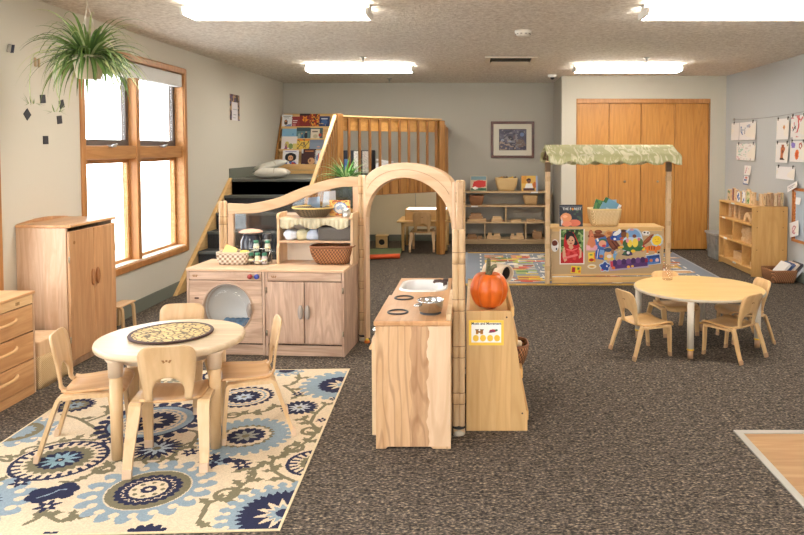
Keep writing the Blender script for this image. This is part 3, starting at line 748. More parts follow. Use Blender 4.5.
# low stool
t = thing('bent_stool', 'low bent-wood step stool against the wall beyond the tall cupboard', 'stool', (-2.81,5.58,0))
b = MB(); b.band(smooth_path([(-2.895,5.62,.0),(-2.89,5.62,.10),(-2.88,5.62,.165),(-2.86,5.62,.183),(-2.80,5.62,.185),(-2.79,5.62,.183),(-2.775,5.62,.165),(-2.77,5.62,.10),(-2.765,5.62,0)],4), (0,1,0), .03, .015); b.build('leg_frame', BEECH, t, bevel=.003)
b = MB(); b.band(smooth_path([(-2.895,5.44,.0),(-2.89,5.44,.10),(-2.88,5.44,.165),(-2.86,5.44,.183),(-2.80,5.44,.185),(-2.79,5.44,.183),(-2.775,5.44,.165),(-2.77,5.44,.10),(-2.765,5.44,0)],4), (0,1,0), .03, .015); b.build('leg_frame', BEECH, t, bevel=.003)
b = MB(); b.bx(-2.89,-2.77,5.40,5.66,.186,.2); b.build('seat', BEECH_S, t, bevel=.006)

# ------------------------------------------------------------------ patterned rug
NAVY, LBLUE, OLIVE, CREAM = (32,36,66), (136,154,166), (118,111,88), (214,196,168)
def rug_paint(U, V):
    u = (1-U)*1.545; v = (1-V)*1.925
    A = np.zeros(U.shape+(3,)); A[:] = CREAM
    def put(m, c): A[m] = c
    def line(P, w, c):
        P = [tuple(p) for p in np.array([list(q)[:2] for q in smooth_path([(a,b_,0) for a,b_ in P], 5)])]
        m = np.zeros(u.shape, bool)
        for (x0,y0),(x1,y1) in zip(P[:-1], P[1:]):
            bb = (u > min(x0,x1)-.05)&(u < max(x0,x1)+.05)&(v > min(y0,y1)-.05)&(v < max(y0,y1)+.05)
            dx, dy = x1-x0, y1-y0; k = np.clip(((u-x0)*dx+(v-y0)*dy)/(dx*dx+dy*dy+1e-9), 0, 1)
            m |= bb & ((u-x0-k*dx)**2+(v-y0-k*dy)**2 < w*w)
        put(m, c)
    def leaf(x, y, a, L, w, c=OLIVE):
        ca, sa = math.cos(a), math.sin(a); p = (u-x)*ca+(v-y)*sa; q = -(u-x)*sa+(v-y)*ca
        k = np.clip(p/L, 0, 1); put((p > 0)&(p < L)&(np.abs(q) < w*np.sin(PI*k**.7)*(1+.35*np.sin(k*14))), c)
    # vines first
    V_ = [[(.338,1.767),(.333,1.713),(.30,1.682),(.268,1.667),(.254,1.617),(.244,1.566),(.223,1.522),(.214,1.476),(.238,1.418),(.268,1.407)],
      [(.333,1.736),(.325,1.86)],
      [(.0,1.56),(.078,1.501),(.142,1.432),(.168,1.362),(.167,1.311),(.135,1.291),(.113,1.238),(.083,1.184),(.056,1.129),(.035,1.057),(.038,.983),(.079,.903),(.132,.848)],
      [(.084,.903),(.078,.766),(.047,.635)], [(.561,.774),(.484,.764),(.412,.738),(.349,.712),(.324,.654)],
      [(.354,.31),(.31,.294),(.29,.185),(.331,.047)], [(.354,.31),(.302,.381),(.233,.485)],
      [(1.5,1.24),(1.358,1.239),(1.319,1.186),(1.31,1.12),(1.263,1.076),(1.203,1.055),(1.113,1.071)], [(1.03,1.5),(.973,1.499),(.929,1.417),(.899,1.36),(.874,1.30),(.80,1.29)],
      [(.982,1.842),(.957,1.80),(.947,1.772),(.86,1.826),(.834,1.791)], [(1.442,.722),(1.309,.797),(1.127,.961),(1.03,1.063)],
      [(.845,1.313),(.74,1.296),(.656,1.279),(.646,1.16),(.6,1.1)], [(.732,.953),(.625,1.0),(.607,1.162)], [(1.431,1.266),(1.382,1.29),(1.389,1.247)],
      [(1.545,1.5),(1.44,1.47),(1.307,1.466),(1.287,1.43)], [(.7,.62),(.72,.45),(.85,.4),(.93,.25),(1.05,.2)], [(1.2,.55),(1.1,.4),(1.15,.25),(1.3,.15)], [(.52,.2),(.62,.25),(.7,.15)], [(1.25,.82),(1.2,.72),(1.25,.62)]]
    rr = random.Random(3)
    for P in V_:
        line(P, .0095, OLIVE)
        for i in range(1, len(P)):
            x, y = P[i]; a = math.atan2(P[i][1]-P[i-1][1], P[i][0]-P[i-1][0])
            s = 1 if i % 2 else -1
            leaf(x, y, a+s*1.0, .065+.02*rr.random(), .019); 
            if i % 2 == 0: leaf(x, y, a-s*.9, .055, .015)
    def loopy(x, y, r):      # small open loops in the vines
        d = np.hypot(u-x, (v-y)); put((d < r)&(d > r-.02), OLIVE)
    for q in ((.285,1.64,.055),(.10,1.205,.05),(.06,1.0,.055),(.52,.775,.045),(1.34,1.17,.05),(.72,1.30,.05),(.9,1.39,.045)): loopy(*q)
    def polar(x, y, ang=0): 
        return np.hypot(u-x, v-y), np.arctan2(v-y, u-x)+ang
    def ragged(x, y, r0, r1, n, c, amp=.5):
        d, a = polar(x, y); e = r0+(r1-r0)*(1-amp+amp*np.abs(np.sin(a*n/2))); put(d < e, c)
        # curled hooks: little cream bites between tongues
        for k in range(n):
            q = 2*PI*(k+.5)/n; px, py = x+(r0+(r1-r0)*.38)*math.cos(q+.12), y+(r0+(r1-r0)*.38)*math.sin(q+.12)
            put(np.hypot(u-px, v-py) < (r1-r0)*.2, CREAM)
    def dsc(x, y, r, c): d, _ = polar(x, y); put(d < r, c)
    def scal(x, y, r, n, amp, c, ang=0): d, a = polar(x, y, ang); put(d < r*(1-amp+amp*np.abs(np.sin(a*n/2))), c)
    def spik(x, y, r, n, amp, c, ang=0):
        d, a = polar(x, y, ang); w = np.abs(((a*n/(2*PI)) % 1)-.5)*2; put(d < r*(1-amp*w), c)
    # M1
    x, y = .625, 1.585; ragged(x,y,.175,.275,18,LBLUE,.55); dsc(x,y,.172,CREAM); dsc(x,y,.166,OLIVE); scal(x,y,.135,22,.09,NAVY)
    d, a = polar(x,y); put(np.abs(d-.1-.006*np.sin(a*22)) < .0028, CREAM); dsc(x,y,.076,CREAM)
    for k in range(8): q = 2*PI*k/8; dsc(x+.058*math.cos(q), y+.058*math.sin(q), .010, OLIVE)
    dsc(x,y,.032,NAVY); dsc(x,y,.013,CREAM)
    # M2
    x, y = 1.151, 1.283; dsc(x,y,.212,CREAM); dsc(x,y,.205,NAVY); dsc(x,y,.188,CREAM); d,a = polar(x,y); put((d < .19)&(d > .155)&(np.sin(a*26+d*30) > .1), NAVY); spik(x,y,.150,22,.16,OLIVE); scal(x,y,.098,16,.16,NAVY); spik(x,y,.085,10,.55,(140,172,186)); dsc(x,y,.028,(140,172,186)); dsc(x,y,.02,NAVY); dsc(x,y,.008,CREAM)
    # M3
    x, y = .918, .841; d,a = polar(x,y)
    for k in range(22):
        q = 2*PI*k/22; put((((u-x-.245*math.cos(q))/.036)**2+((v-y-.245*math.sin(q))/.036)**2 < .6), NAVY)
    dsc(x,y,.222,NAVY); dsc(x,y,.207,LBLUE); dsc(x,y,.17,CREAM); scal(x,y,.157,20,.08,LBLUE); dsc(x,y,.142,CREAM); spik(x,y,.135,20,.2,NAVY); spik(x,y,.075,8,.6,CREAM)
    # M4
    x, y = .015, 1.80; ragged(x,y,.195,.262,26,LBLUE,.6); spik(x,y,.185,34,.14,NAVY); spik(x,y,.115,12,.55,CREAM); spik(x,y,.07,12,.4,LBLUE); dsc(x,y,.03,NAVY)
    # M5
    x, y = 1.30, 1.70; ragged(x,y,.15,.25,16,LBLUE,.5); spik(x,y,.13,26,.3,NAVY); spik(x,y,.08,12,.4,CREAM)
    # M6
    x, y = .373, 1.049; ragged(x,y,.19,.232,26,LBLUE,.6); spik(x,y,.142,26,.12,OLIVE); scal(x,y,.124,14,.1,CREAM); scal(x,y,.098,16,.14,NAVY); spik(x,y,.07,8,.6,(150,150,140)); dsc(x,y,.02,OLIVE)
    # M7
    x, y = .756, 1.177; spik(x,y,.125,20,.4,NAVY); spik(x,y,.08,9,.7,(178,190,200)); dsc(x,y,.02,OLIVE)
    # M8
    x, y = -.03, 1.36; dsc(x,y,.135,NAVY); dsc(x,y,.118,CREAM); d,a = polar(x,y); put((d < .122)&(d > .08)&(np.sin(a*20) > .2), NAVY); spik(x,y,.08,16,.2,OLIVE); dsc(x,y,.045,NAVY)
    # M9
    x, y = .539, .496; scal(x,y,.172,24,.12,NAVY); dsc(x,y,.142,CREAM); scal(x,y,.128,22,.08,LBLUE); dsc(x,y,.113,CREAM); spik(x,y,.105,16,.2,NAVY); spik(x,y,.06,8,.5,(178,190,206)); dsc(x,y,.015,OLIVE)
    # M10
    x, y = .0, .307; ragged(x,y,.205,.262,22,LBLUE,.6); scal(x,y,.15,22,.1,NAVY); spik(x,y,.1,10,.6,CREAM); spik(x,y,.045,10,.4,LBLUE)
    # M11, M12
    x, y = .185, .675; scal(x,y,.105,18,.22,NAVY); spik(x,y,.068,10,.65,(186,190,196)); dsc(x,y,.015,OLIVE)
    x, y = 1.443, .59; scal(x,y,.11,18,.22,NAVY); scal(x,y,.075,12,.2,OLIVE); spik(x,y,.055,9,.5,LBLUE); dsc(x,y,.014,NAVY)
    # M13
    x, y = 1.545, .95; ragged(x,y,.13,.2,14,LBLUE,.5); dsc(x,y,.12,OLIVE); spik(x,y,.09,14,.2,LBLUE)
    x, y = .40, .02; ragged(x,y,.06,.12,12,LBLUE,.5); dsc(x,y,.05,NAVY)
    x, y = 1.12, .40; ragged(x,y,.13,.19,18,LBLUE,.5); scal(x,y,.11,18,.1,NAVY); spik(x,y,.06,9,.5,CREAM)
    x, y = .80, .10; scal(x,y,.12,18,.12,NAVY); dsc(x,y,.09,CREAM); spik(x,y,.075,12,.3,OLIVE)
    x, y = 1.40, .15; ragged(x,y,.10,.16,16,LBLUE,.5); spik(x,y,.08,16,.2,NAVY)
    x, y = .5, 1.95; scal(x,y,.09,14,.2,NAVY); x, y = .85, 1.965; scal(x,y,.07,12,.2,NAVY)
    def flower(x, y, r): spik(x,y,r,6,.62,NAVY); dsc(x,y,r*.22,CREAM)
    for q in ((1.2,1.499,.05),(.974,1.708,.055),(.582,1.229,.045),(.299,1.376,.05),(.241,.46,.04),(1.029,1.087,.045),(.03,.86,.035),(.66,.70,.04),(.02,.55,.03)): flower(*q)
    # leaf of navy lobes
    for dx, dy, r in ((0,0,.062),(.05,.03,.04),(-.055,-.03,.04),(.02,.05,.035),(-.03,-.055,.038),(.06,-.01,.035),(-.065,.02,.03)): dsc(1.013+dx, 1.60+dy, r, NAVY)
    line([(1.05,1.64),(1.01,1.60),(1.0,1.575),(.97,1.57)], .004, LBLUE)
    for k, a in enumerate((.2, .9, 1.6, 2.5, 3.3, 4.2, 5.2)): leaf(.428, 1.32, a, .085, .022, NAVY if k % 2 == 0 else LBLUE)
    leaf(.40,1.335,PI*1.02,.13,.02,NAVY)
    # border and pile mottle
    e = np.minimum(np.minimum(u, 1.545-u), np.minimum(v, 1.925-v)); put(e < .012, (222,204,170))
    r = np.random.RandomState(5); A *= (1+(r.rand(*u.shape)-.5)*.10)[..., None]
    return A
ang = math.atan2(.083, 1.925)
rug = art('patterned_rug', 1.545, 1.925, .004, rug_paint, 300, 374, edge=plain('rug_edge', (214,196,160), .9))
# lay it flat: local X runs right, local Z runs away from the camera
def lay(o, corner_near_left, angle, thick):
    me = o.data; M = Matrix.Rotation(angle, 4, 'Z') @ Matrix(((1,0,0,0),(0,0,1,0),(0,-1,0,thick),(0,0,0,1)))
    me.transform(M); o.location = corner_near_left
lay(rug, (-.737-1.545*math.cos(ang), 2.575-1.545*math.sin(ang)*1, .0), ang, .004)
rug.data.materials[0] = vcol('rug_pile', .95, .4, 500)
tag(rug, 'cream area rug with navy, blue and olive medallions under the near table', 'rug')
# ------------------------------------------------------------------ play kitchen by the stairs
KX, KY, KA = -.902, 4.75, -math.radians(4)
def K(name, label, cat, group=None, x=0, y=0, z=0):
    """a thing standing in the kitchen's own frame"""
    c, s = math.cos(KA), math.sin(KA)
    t = thing(name, label, cat, (KX+c*x-s*y, KY+s*x+c*y, z), KA, group); return t
D = .40; HT = .605
def carcass(t, x0, x1, mat=MAPLE_PX):
    b = MB(); b.bx(x0,x0+.018,.002,D,0,HT-.022); b.bx(x1-.018,x1,.002,D,0,HT-.022); b.bx(x0+.018,x1-.018,D-.012,D,.02,HT-.022); b.bx(x0+.018,x1-.018,.03,D-.012,.075,.09)
    b.build('body', MAPLE_P, t, bevel=.003, W=False)
    b = MB(); b.bx(x0+.018,x1-.018,.012,.026,0,.072); b.build('kick_board', MAPLE_PX, t, bevel=.002, W=False)
    b = MB(); b.bx(x0-.003,x1+.003,-.006,D,HT-.022,HT); b.build('worktop', MAPLE_TX, t, bevel=.006, W=False)
    b = MB(); b.bx(x0+.020,x1-.020,.001,.018,HT-.082,HT-.024); p = b.build('top_rail', MAPLE_PX, t, bevel=.004, W=False)
    b = MB()
    for dx in (-.012,0,.012): b.obx((x0+.062+dx, .0005, HT-.054), (.007,.002,.016), Matrix.Rotation(dx*30,3,'Y'))
    b.build('engraved_mark', LOGO, p, W=False)
# washer
t = K('toy_washing_machine', 'wooden toy washing machine with a round clear door and blue cloth inside', 'toy washing machine')
x0, x1 = -1.112, -.557; carcass(t, x0, x1)
xc, zc, R = -.822, .325, .182
sq = [(xc+(xl), z) for xl, z in ()]
n = 48; outer = []; inner = []
ax0, ax1, az0, az1 = x0+.02, x1-.02, .085, HT-.086
for i in range(n):
    a = 2*PI*i/n+PI/n; c, s = math.cos(a), math.sin(a)
    k = min(((ax1-xc)/c if c > 0 else (ax0-xc)/c) if abs(c) > 1e-6 else 9, ((az1-zc)/s if s > 0 else (az0-zc)/s) if abs(s) > 1e-6 else 9)
    outer.append((xc+c*k, zc+s*k)); inner.append((xc+c*R, zc+s*R))
# square the four corners
for cx_, cz_ in ((ax0,az0),(ax1,az0),(ax0,az1),(ax1,az1)):
    i = min(range(n), key=lambda q: (outer[q][0]-cx_)**2+(outer[q][1]-cz_)**2); outer[i] = (cx_, cz_)
b = MB(); b.ring(outer, inner, 'y', .002, .02); b.build('front_panel', MAPLE_PX, t, W=False)
b = MB()
pr = [(R+.001,.03),(R+.001,.001),(R-.007,-.005),(R-.012,.0),(R-.012,.03)]
b.lathe(pr, (0,0,0), 48, caps=False); b.v = [(xc+p[0], p[2], zc+p[1]) for p in b.v]; d = b.build('door_ring', plain('clear_ring', (196,170,148), .3), t, W=False)
b = MB(); b.lathe([(0,.004),(.06,.003),(.11,.006),(R-.02,.012)], (0,0,0), 40); b.v = [(xc+p[0], p[2]-.002, zc+p[1]) for p in b.v]; b.build('door_window', PLEXI, d, W=False)
b = MB(); b.ball((0,0,0), .022, 14, 10, sx=.85, sy=.7, sz=2.3); b.v = [(xc+R-.022+p[0], -.014+p[1], zc-.005+p[2]) for p in b.v]; b.build('door_handle', plain('handle_greige', (168,158,150), .4), d, W=False)
b = MB(); b.lathe([(R-.004,0),(R-.006,.05),(R-.03,.10),(0,.125)], (0,0,0), 40, caps=False); b.v = [(xc+p[0], .022+p[2], zc+p[1]) for p in b.v]; b.build('drum', plain('drum_grey', (238,236,234), .35), t, W=False)
for x, c, nm in ((-.655,(150,52,48),'red_knob'),(-.606,(50,66,150),'blue_knob')):
    b = MB(); b.lathe([(.010,0),(.012,.004),(.017,.008),(.017,.02),(.013,.026),(0,.027)], (0,0,0), 20); b.v = [(x+p[0], .0-p[2], HT-.053+p[1]) for p in b.v]; b.build(nm, plain(nm, c, .35), t, W=False)
b = MB(); b.obx((-1.04,.0,.395), (.03,.008,.012)); b.build('latch', plain('latch_dark', (86,66,60), .5), t, bevel=.003, W=False)
b = MB(); b.prism([(x0+.03,HT)]+[(x0+.03+i*.03, HT+.022*math.sin(PI*min(i,9)/18)) for i in range(0,10)]+[(x0+.30,HT)], 'y', D-.03, D-.012); b.build('back_tab', MAPLE_PX, t, W=False)
# blue cloth in the drum
t = K('blue_cloth', 'crumpled blue cloth in the drum of the toy washing machine', 'cloth', None, xc+.045, .062, zc-.135)
b = MB(); rr = random.Random(2); pts = []
for i in range(13):
    for j in range(17):
        u, v = j/16*2-1, i/12*2-1; r2 = max(0, 1-u*u-v*v*.9)
        pts.append((u*.098, v*.044, .0+.075*math.sqrt(r2)*(.6+.4*rr.random())-.012+u*u*.05))
b.grid(pts, 17, 13); b.build('folds', plain('cloth_blue', (92,132,168), .85, var=.25, vscale=30), t, W=False, solid=.006, subsurf=1)
# cupboard
t = K('toy_cupboard', 'wooden toy cupboard with two doors next to the toy washing machine', 'toy cupboard')
x0, x1 = -.553, 0; carcass(t, x0, x1)
xm = (x0+x1)/2-.002
for p, q, s in ((x0+.012, xm-.002, 1), (xm+.004, x1-.012, -1)):
    b = MB(); b.bx(p, q, -.001, .018, .088, HT-.088); d = b.build('door', MAPLE_P, t, bevel=.005, W=False)
    xh = q-.022 if s == 1 else p+.022
    b = MB(); b.ball((0,0,0), .021, 14, 10, sx=.9, sy=.7, sz=2.4); b.v = [(xh+v[0], -.012+v[1], .31+v[2]) for v in b.v]; b.build('handle', plain('handle_greige', (168,158,150), .4), d, W=False)
    xq = p-.003 if s == 1 else q+.003
    for z in (.16,.46):
        b = MB(); b.tube([(xq,-.002,z-.018),(xq,-.002,z+.018)], .006, 8); b.build('hinge', BRASS, d, W=False)
# hutch on top of it
t = K('toy_hutch', 'open wooden shelf hutch with a ruffle, standing on the toy cupboard', 'shelf hutch', None, 0, 0, HT)
x0, x1, ya, yb, zt = -.548, .008, .215, .398, .97
side = [(ya,HT+.001),(ya,HT+.12),(ya+.012,HT+.14),(ya+.012,zt-.05),(ya,zt-.03),(ya+.01,zt-.008),(ya+.05,zt),(yb,zt),(yb,HT+.001)]
for xx in (x0, x1-.02):
    b = MB(); b.prism(side, 'x', xx, xx+.02); b.v = [(p[0],p[1],p[2]-HT) for p in b.v]; b.build('side_panel', MAPLE, t, bevel=.003, W=False)
for z, nm in ((.938,'top_shelf'),(.772,'middle_shelf')):
    b = MB(); b.bx(x0+.02,x1-.02,ya+(.01 if z > .9 else .012),yb-.012,z-.016-HT,z-HT); b.build(nm, MAPLE_TX, t, bevel=.003, W=False)
b = MB(); b.bx(x0+.02,x1-.02,yb-.01,yb,.001,zt-.012-HT); b.build('back_panel', plain('hutch_back_cream', (226,214,196), .6), t, W=False)
b = MB(); pts = []; nu = 90
for j in range(7):
    for i in range(nu):
        u = i/(nu-1); x = x0+.03+u*(x1-x0-.06); d = j/6
        bot = .062+.016*math.sin(u*PI*5+.4)
        pts.append((x, ya+.004+(-.006+.007*math.sin(u*95)+.004*math.sin(u*41+1))*d**.7, .922-HT-bot*d+.012))
b.grid(pts, nu, 7); b.build('ruffle', plain('ruffle_khaki', (206,198,170), .85, var=.12, vscale=40), t, W=False, solid=.003)

# ---- on the hutch
def local_basket(t, *a, **k):
    loc = t.location.copy(); t.location = (0,0,0); o = basket('b', t, *a, **k); t.location = loc; return o
def woven_bowl():
    t = K('woven_bowl', 'wide dark woven bowl with a yellow rim on top of the hutch', 'bowl', None, -.305, .31, .939)
    b = MB(); b.lathe([(.095,.0),(.105,.012),(.13,.04),(.148,.062),(.15,.066),(.142,.066),(.12,.04),(.09,.012),(0,.010)], (0,0,0), 40)
    b.build('bowl_body', weave('bowl_weave', (70,60,46), (126,110,86), 50), t, W=False)
    b = MB(); b.tube([(.147*math.cos(2*PI*i/40), .147*math.sin(2*PI*i/40), .067) for i in range(40)], .006, 8, closed=True); b.build('rim', plain('rim_straw', (216,188,120), .6), t, W=False)
woven_bowl()
t = K('metal_cup', 'small shiny metal cup at the right end of the hutch top', 'cup', None, -.05, .27, .939)
b = MB(); b.lathe([(.0,.0),(.030,.0),(.031,.004),(.031,.062),(.029,.062),(.029,.006),(0,.005)], (0,0,0), 28); b.build('cup_body', STEEL, t, W=False)
t = K('picture_card', 'small upright card with blue white and orange flowers behind the metal cup', 'card', None, -.115, .365, .939)
art('card_face', .155, .115, .004, lambda U, V: paint(U, V, (214,150,80), [('noise',3,9,.5,(176,96,60)),('noise',8,10,.55,(236,196,110)),('ell',.52,.5,.34,.36,(120,150,190)),('ell',.52,.48,.28,.3,(238,238,236)),('ell',.42,.5,.1,.12,(150,170,200)),('ell',.62,.45,.09,.1,(160,180,206)),('ell',.53,.62,.08,.1,(170,186,210))]), 40, 22, t, W=False, loc=(-.085,0,.001))
# rolled cloths and grey basket on the middle shelf
for k, (x, c, lab, ln) in enumerate(((-.465,(226,230,240),'white folded cloth at the left of the hutch middle shelf',.10),(-.375,(206,200,166),'pale olive striped cloth beside the white folded cloth on the hutch',.085),(-.300,(190,202,222),'light blue rolled cloth next to the grey basket on the hutch',.07))):
    t = K('folded_cloth', lab, 'cloth', 'cloths on the hutch', x, .29, .773)
    b = MB(); rr = random.Random(k+4); vs = []; m = 14
    for i in range(9):
        yy = -.06+.12*i/8
        for q in range(m):
            a = 2*PI*q/m; r = (.040+.008*math.sin(3*a+i*.7+k)+.004*rr.random())*(1 if 0 < i < 8 else .7)
            vs.append((r*1.15*math.cos(a)+.02*math.sin(i*.5), yy, max(.0, .036+r*.9*math.sin(a))))
    fs = [(i*m+q, i*m+(q+1) % m, (i+1)*m+(q+1) % m, (i+1)*m+q) for i in range(8) for q in range(m)]+[tuple(range(m))[::-1], tuple(8*m+q for q in range(m))]
    b.add(vs, fs, 0, True); b.build('folds', plain('cloth_%d' % k, c, .85, var=.1, vscale=50), t, W=False)
t = K('grey_basket', 'grey woven basket at the right of the hutch middle shelf', 'basket', None, -.128, .30, .773)
local_basket(t, 0, 0, .0, .095, .25, .14, .245, .135, .02, weave('grey_weave', (84,80,76), (128,122,116), 120), .008)
t = K('brown_basket', 'oval brown wicker basket on the toy cupboard below the hutch shelf', 'basket', None, -.15, .26, HT)
BROWN_W = weave('brown_weave', (88,54,32), (172,118,76), 52, sz=.8)
local_basket(t, 0, 0, .001, .125, .31, .17, .22, .12, .05, BROWN_W, .010, plain('rim_brown', (134,84,52), .6), .010)
# ---- on the washing machine
t = K('white_basket', 'small whitewashed wicker basket holding yellow paper on the toy washing machine', 'basket', None, -.845, .20, HT)
local_basket(t, 0, 0, .001, .085, .235, .16, .20, .13, .03, weave('white_weave', (146,124,100), (228,216,200), 50, kk=1.1), .010, plain('rim_white', (200,184,160), .7), .008)
t = K('yellow_paper', 'folded pale yellow paper sticking out of the whitewashed basket', 'paper', None, -.885, .19, HT+.03)
b = MB(); b.obx((0,0,.055), (.09,.005,.09), Matrix.Rotation(.35,3,'Y')@Matrix.Rotation(-.5,3,'X')); b.build('sheet', plain('paper_yellow', (240,212,136), .8), t, W=False)
t = K('yellow_sponge', 'small yellow sponge inside the whitewashed basket', 'sponge', None, -.78, .21, HT+.02)
b = MB(); b.bx(-.03,.03,-.02,.02,.0,.075); b.build('body', plain('sponge_yellow', (226,210,110), .9), t, bevel=.008, W=False)
# spice rack
t = K('spice_rack', 'two-tier clear spice rack on the toy washing machine', 'spice rack', None, -.655, .2, HT)
b = MB(); RK = clear('rack_acrylic', (.86,.88,.9), .12)
b.bx(-.09,.06,-.05,-.005,.001,.008); b.bx(-.09,.06,.005,.06,.082,.088); b.build('shelf', RK, t, W=False)
b = MB()
for x in (-.088,.058): b.tube([(x,-.045,.001),(x,-.045,.03),(x,.02,.085),(x,.055,.11),(x,.055,.001)], .003, 6)
for z, y in ((.028,-.05),(.108,.004)): b.tube([(-.088,y,z),(.058,y,z)], .003, 6)
b.build('wire_frame', CHROME, t, W=False)
def jar(x, y, z, content, label, h=.07):
    t = K('spice_jar', label, 'spice jar', 'green lidded spice jars', -.655+x, .2+y, HT+z)
    b = MB(); b.lathe([(0,0),(.019,.0),(.020,.003),(.020,h-.022),(.014,h-.014),(.014,h-.008)], (0,0,0), 18); b.build('jar_body', plain('spice_%d_%d_%d' % content, content, .25), t, W=False)
    b = MB(); b.lathe([(.0205,.014),(.0205,.034)], (0,0,0), 18); b.build('jar_label', plain('label_cream', (232,220,180), .6), t, W=False)
    b = MB(); b.lathe([(.0165,h-.014),(.0175,h-.012),(.0175,h+.004),(.016,h+.006),(0,h+.006)], (0,0,0), 18); b.build('jar_lid', plain('lid_green', (62,130,104), .45), t, W=False)
jar(-.065,-.028,.009,(70,56,44),'spice jar with dark contents, left of the front row in the rack')
jar(-.015,-.028,.009,(226,214,186),'spice jar with pale contents, middle of the front row in the rack')
jar(.035,-.028,.009,(190,176,176),'spice jar with greyish contents, right of the front row in the rack')
jar(-.05,.035,.089,(196,200,190),'spice jar at the left of the upper row, in front of the cloth-topped jar')
jar(.035,.035,.089,(206,206,190),'spice jar at the right of the upper row beside the dark mill')
t = K('pepper_mill', 'dark pepper mill between the upper spice jars', 'pepper mill', None, -.655, .315, HT)
b = MB(); b.lathe([(0,0),(.030,0),(.030,.1),(.024,.12),(.026,.15),(.03,.16),(.031,.20),(.024,.206),(0,.207)], (0,0,0), 24); b.build('mill_body', plain('mill_dark', (50,48,52), .3), t, W=False)
b = MB(); b.lathe([(.031,.15),(.032,.152),(.032,.162),(.031,.164)], (0,0,0), 24); b.build('metal_band', STEEL, t, W=False)
t = K('cloth_topped_jar', 'dark glass jar with a pink scalloped cloth cover behind the spice jars', 'jar', None, -.775, .315, HT)
b = MB(); b.lathe([(0,0),(.07,0),(.075,.01),(.075,.15),(.06,.185),(.056,.2)], (0,0,0), 28); b.build('jar_body', plain('jar_dark_glass', (58,62,74), .12), t, W=False)
b = MB(); pts = []; m = 64
for r, z in ((0,.235),(.03,.234),(.06,.228),(.083,.216)): 
    for k in range(m):
        a = 2*PI*k/m; w = 1+.05*math.sin(a*14)*(r/.083)**3; pts.append((r*w*math.cos(a), r*w*math.sin(a), z))
fs = [(i*m+k, i*m+(k+1) % m, (i+1)*m+(k+1) % m, (i+1)*m+k) for i in range(3) for k in range(m)]
b.add(pts, fs, 0, True); b.build('cloth_cover', plain('cover_pink', (226,182,160), .85), t, W=False, solid=.005)

# ------------------------------------------------------------------ room divider panels with posts
FRM = wood('panel_frame', (200,164,132), (224,194,162), 'z', 4, 9, .35, distort=.6); FRM_X = wood('panel_frame_x', (196,160,124), (222,190,154), 'x', 4, 9, .35, distort=.6)
POSTM = wood('post_wood', (200,168,128), (224,194,154), 'z', 4, 12, .35, distort=.5); POSTD = plain('post_joint', (128,96,64), .6)
def post(x, y, h, label, a=0):
    t = thing('divider_post', label, 'post', (x,y,0), a, 'round posts of the room divider')
    for k, s in enumerate((-1, 1)):
        b = MB(); b.lathe([(.012,.008),(.0165,.012),(.0165,h-.02),(.0155,h-.008),(.011,h-.001),(0,h)], (s*.0145,-.007,0), 16); b.build('rod', POSTM, t, W=False)
    b = MB(); b.lathe([(.012,.008),(.0165,.012),(.0165,h-.02),(.0155,h-.008),(.011,h-.001),(0,h)], (0,.014,0), 16); b.build('rod', POSTM, t, W=False)
    z = .16
    while z < h-.08:
        b = MB()
        for cx_, cy_ in ((-.0145,-.007),(.0145,-.007),(0,.014)): b.lathe([(.0165,z),(.0176,z+.001),(.0176,z+.052),(.0165,z+.053)], (cx_,cy_,0), 16)
        h_ = b.build('hinge_ring', wood('ring_wood', (188,154,114), (214,182,140), 'z', 4, 12, .4), t, W=False)
        b = MB()
        for zz in (z-.003, z+.054):
            for cx_, cy_ in ((-.0145,-.007),(.0145,-.007),(0,.014)): b.lathe([(.0168,zz),(.0171,zz),(.0171,zz+.003),(.0168,zz+.003)], (cx_,cy_,0), 16)
        b.build('joint_line', POSTD, h_, W=False); z += .235
    b = MB(); b.lathe([(.03,.0),(.032,.004),(.032,.018),(.026,.026),(.018,.03)], (0,0,0), 20); b.build('foot', plain('foot_greyish', (196,184,164), .5), t, W=False)
    b = MB(); b.lathe([(.0335,.036),(.036,.037),(.036,.046),(.0335,.047)], (0,0,0), 20); b.build('black_band', BLACKP, t, W=False)
    return t
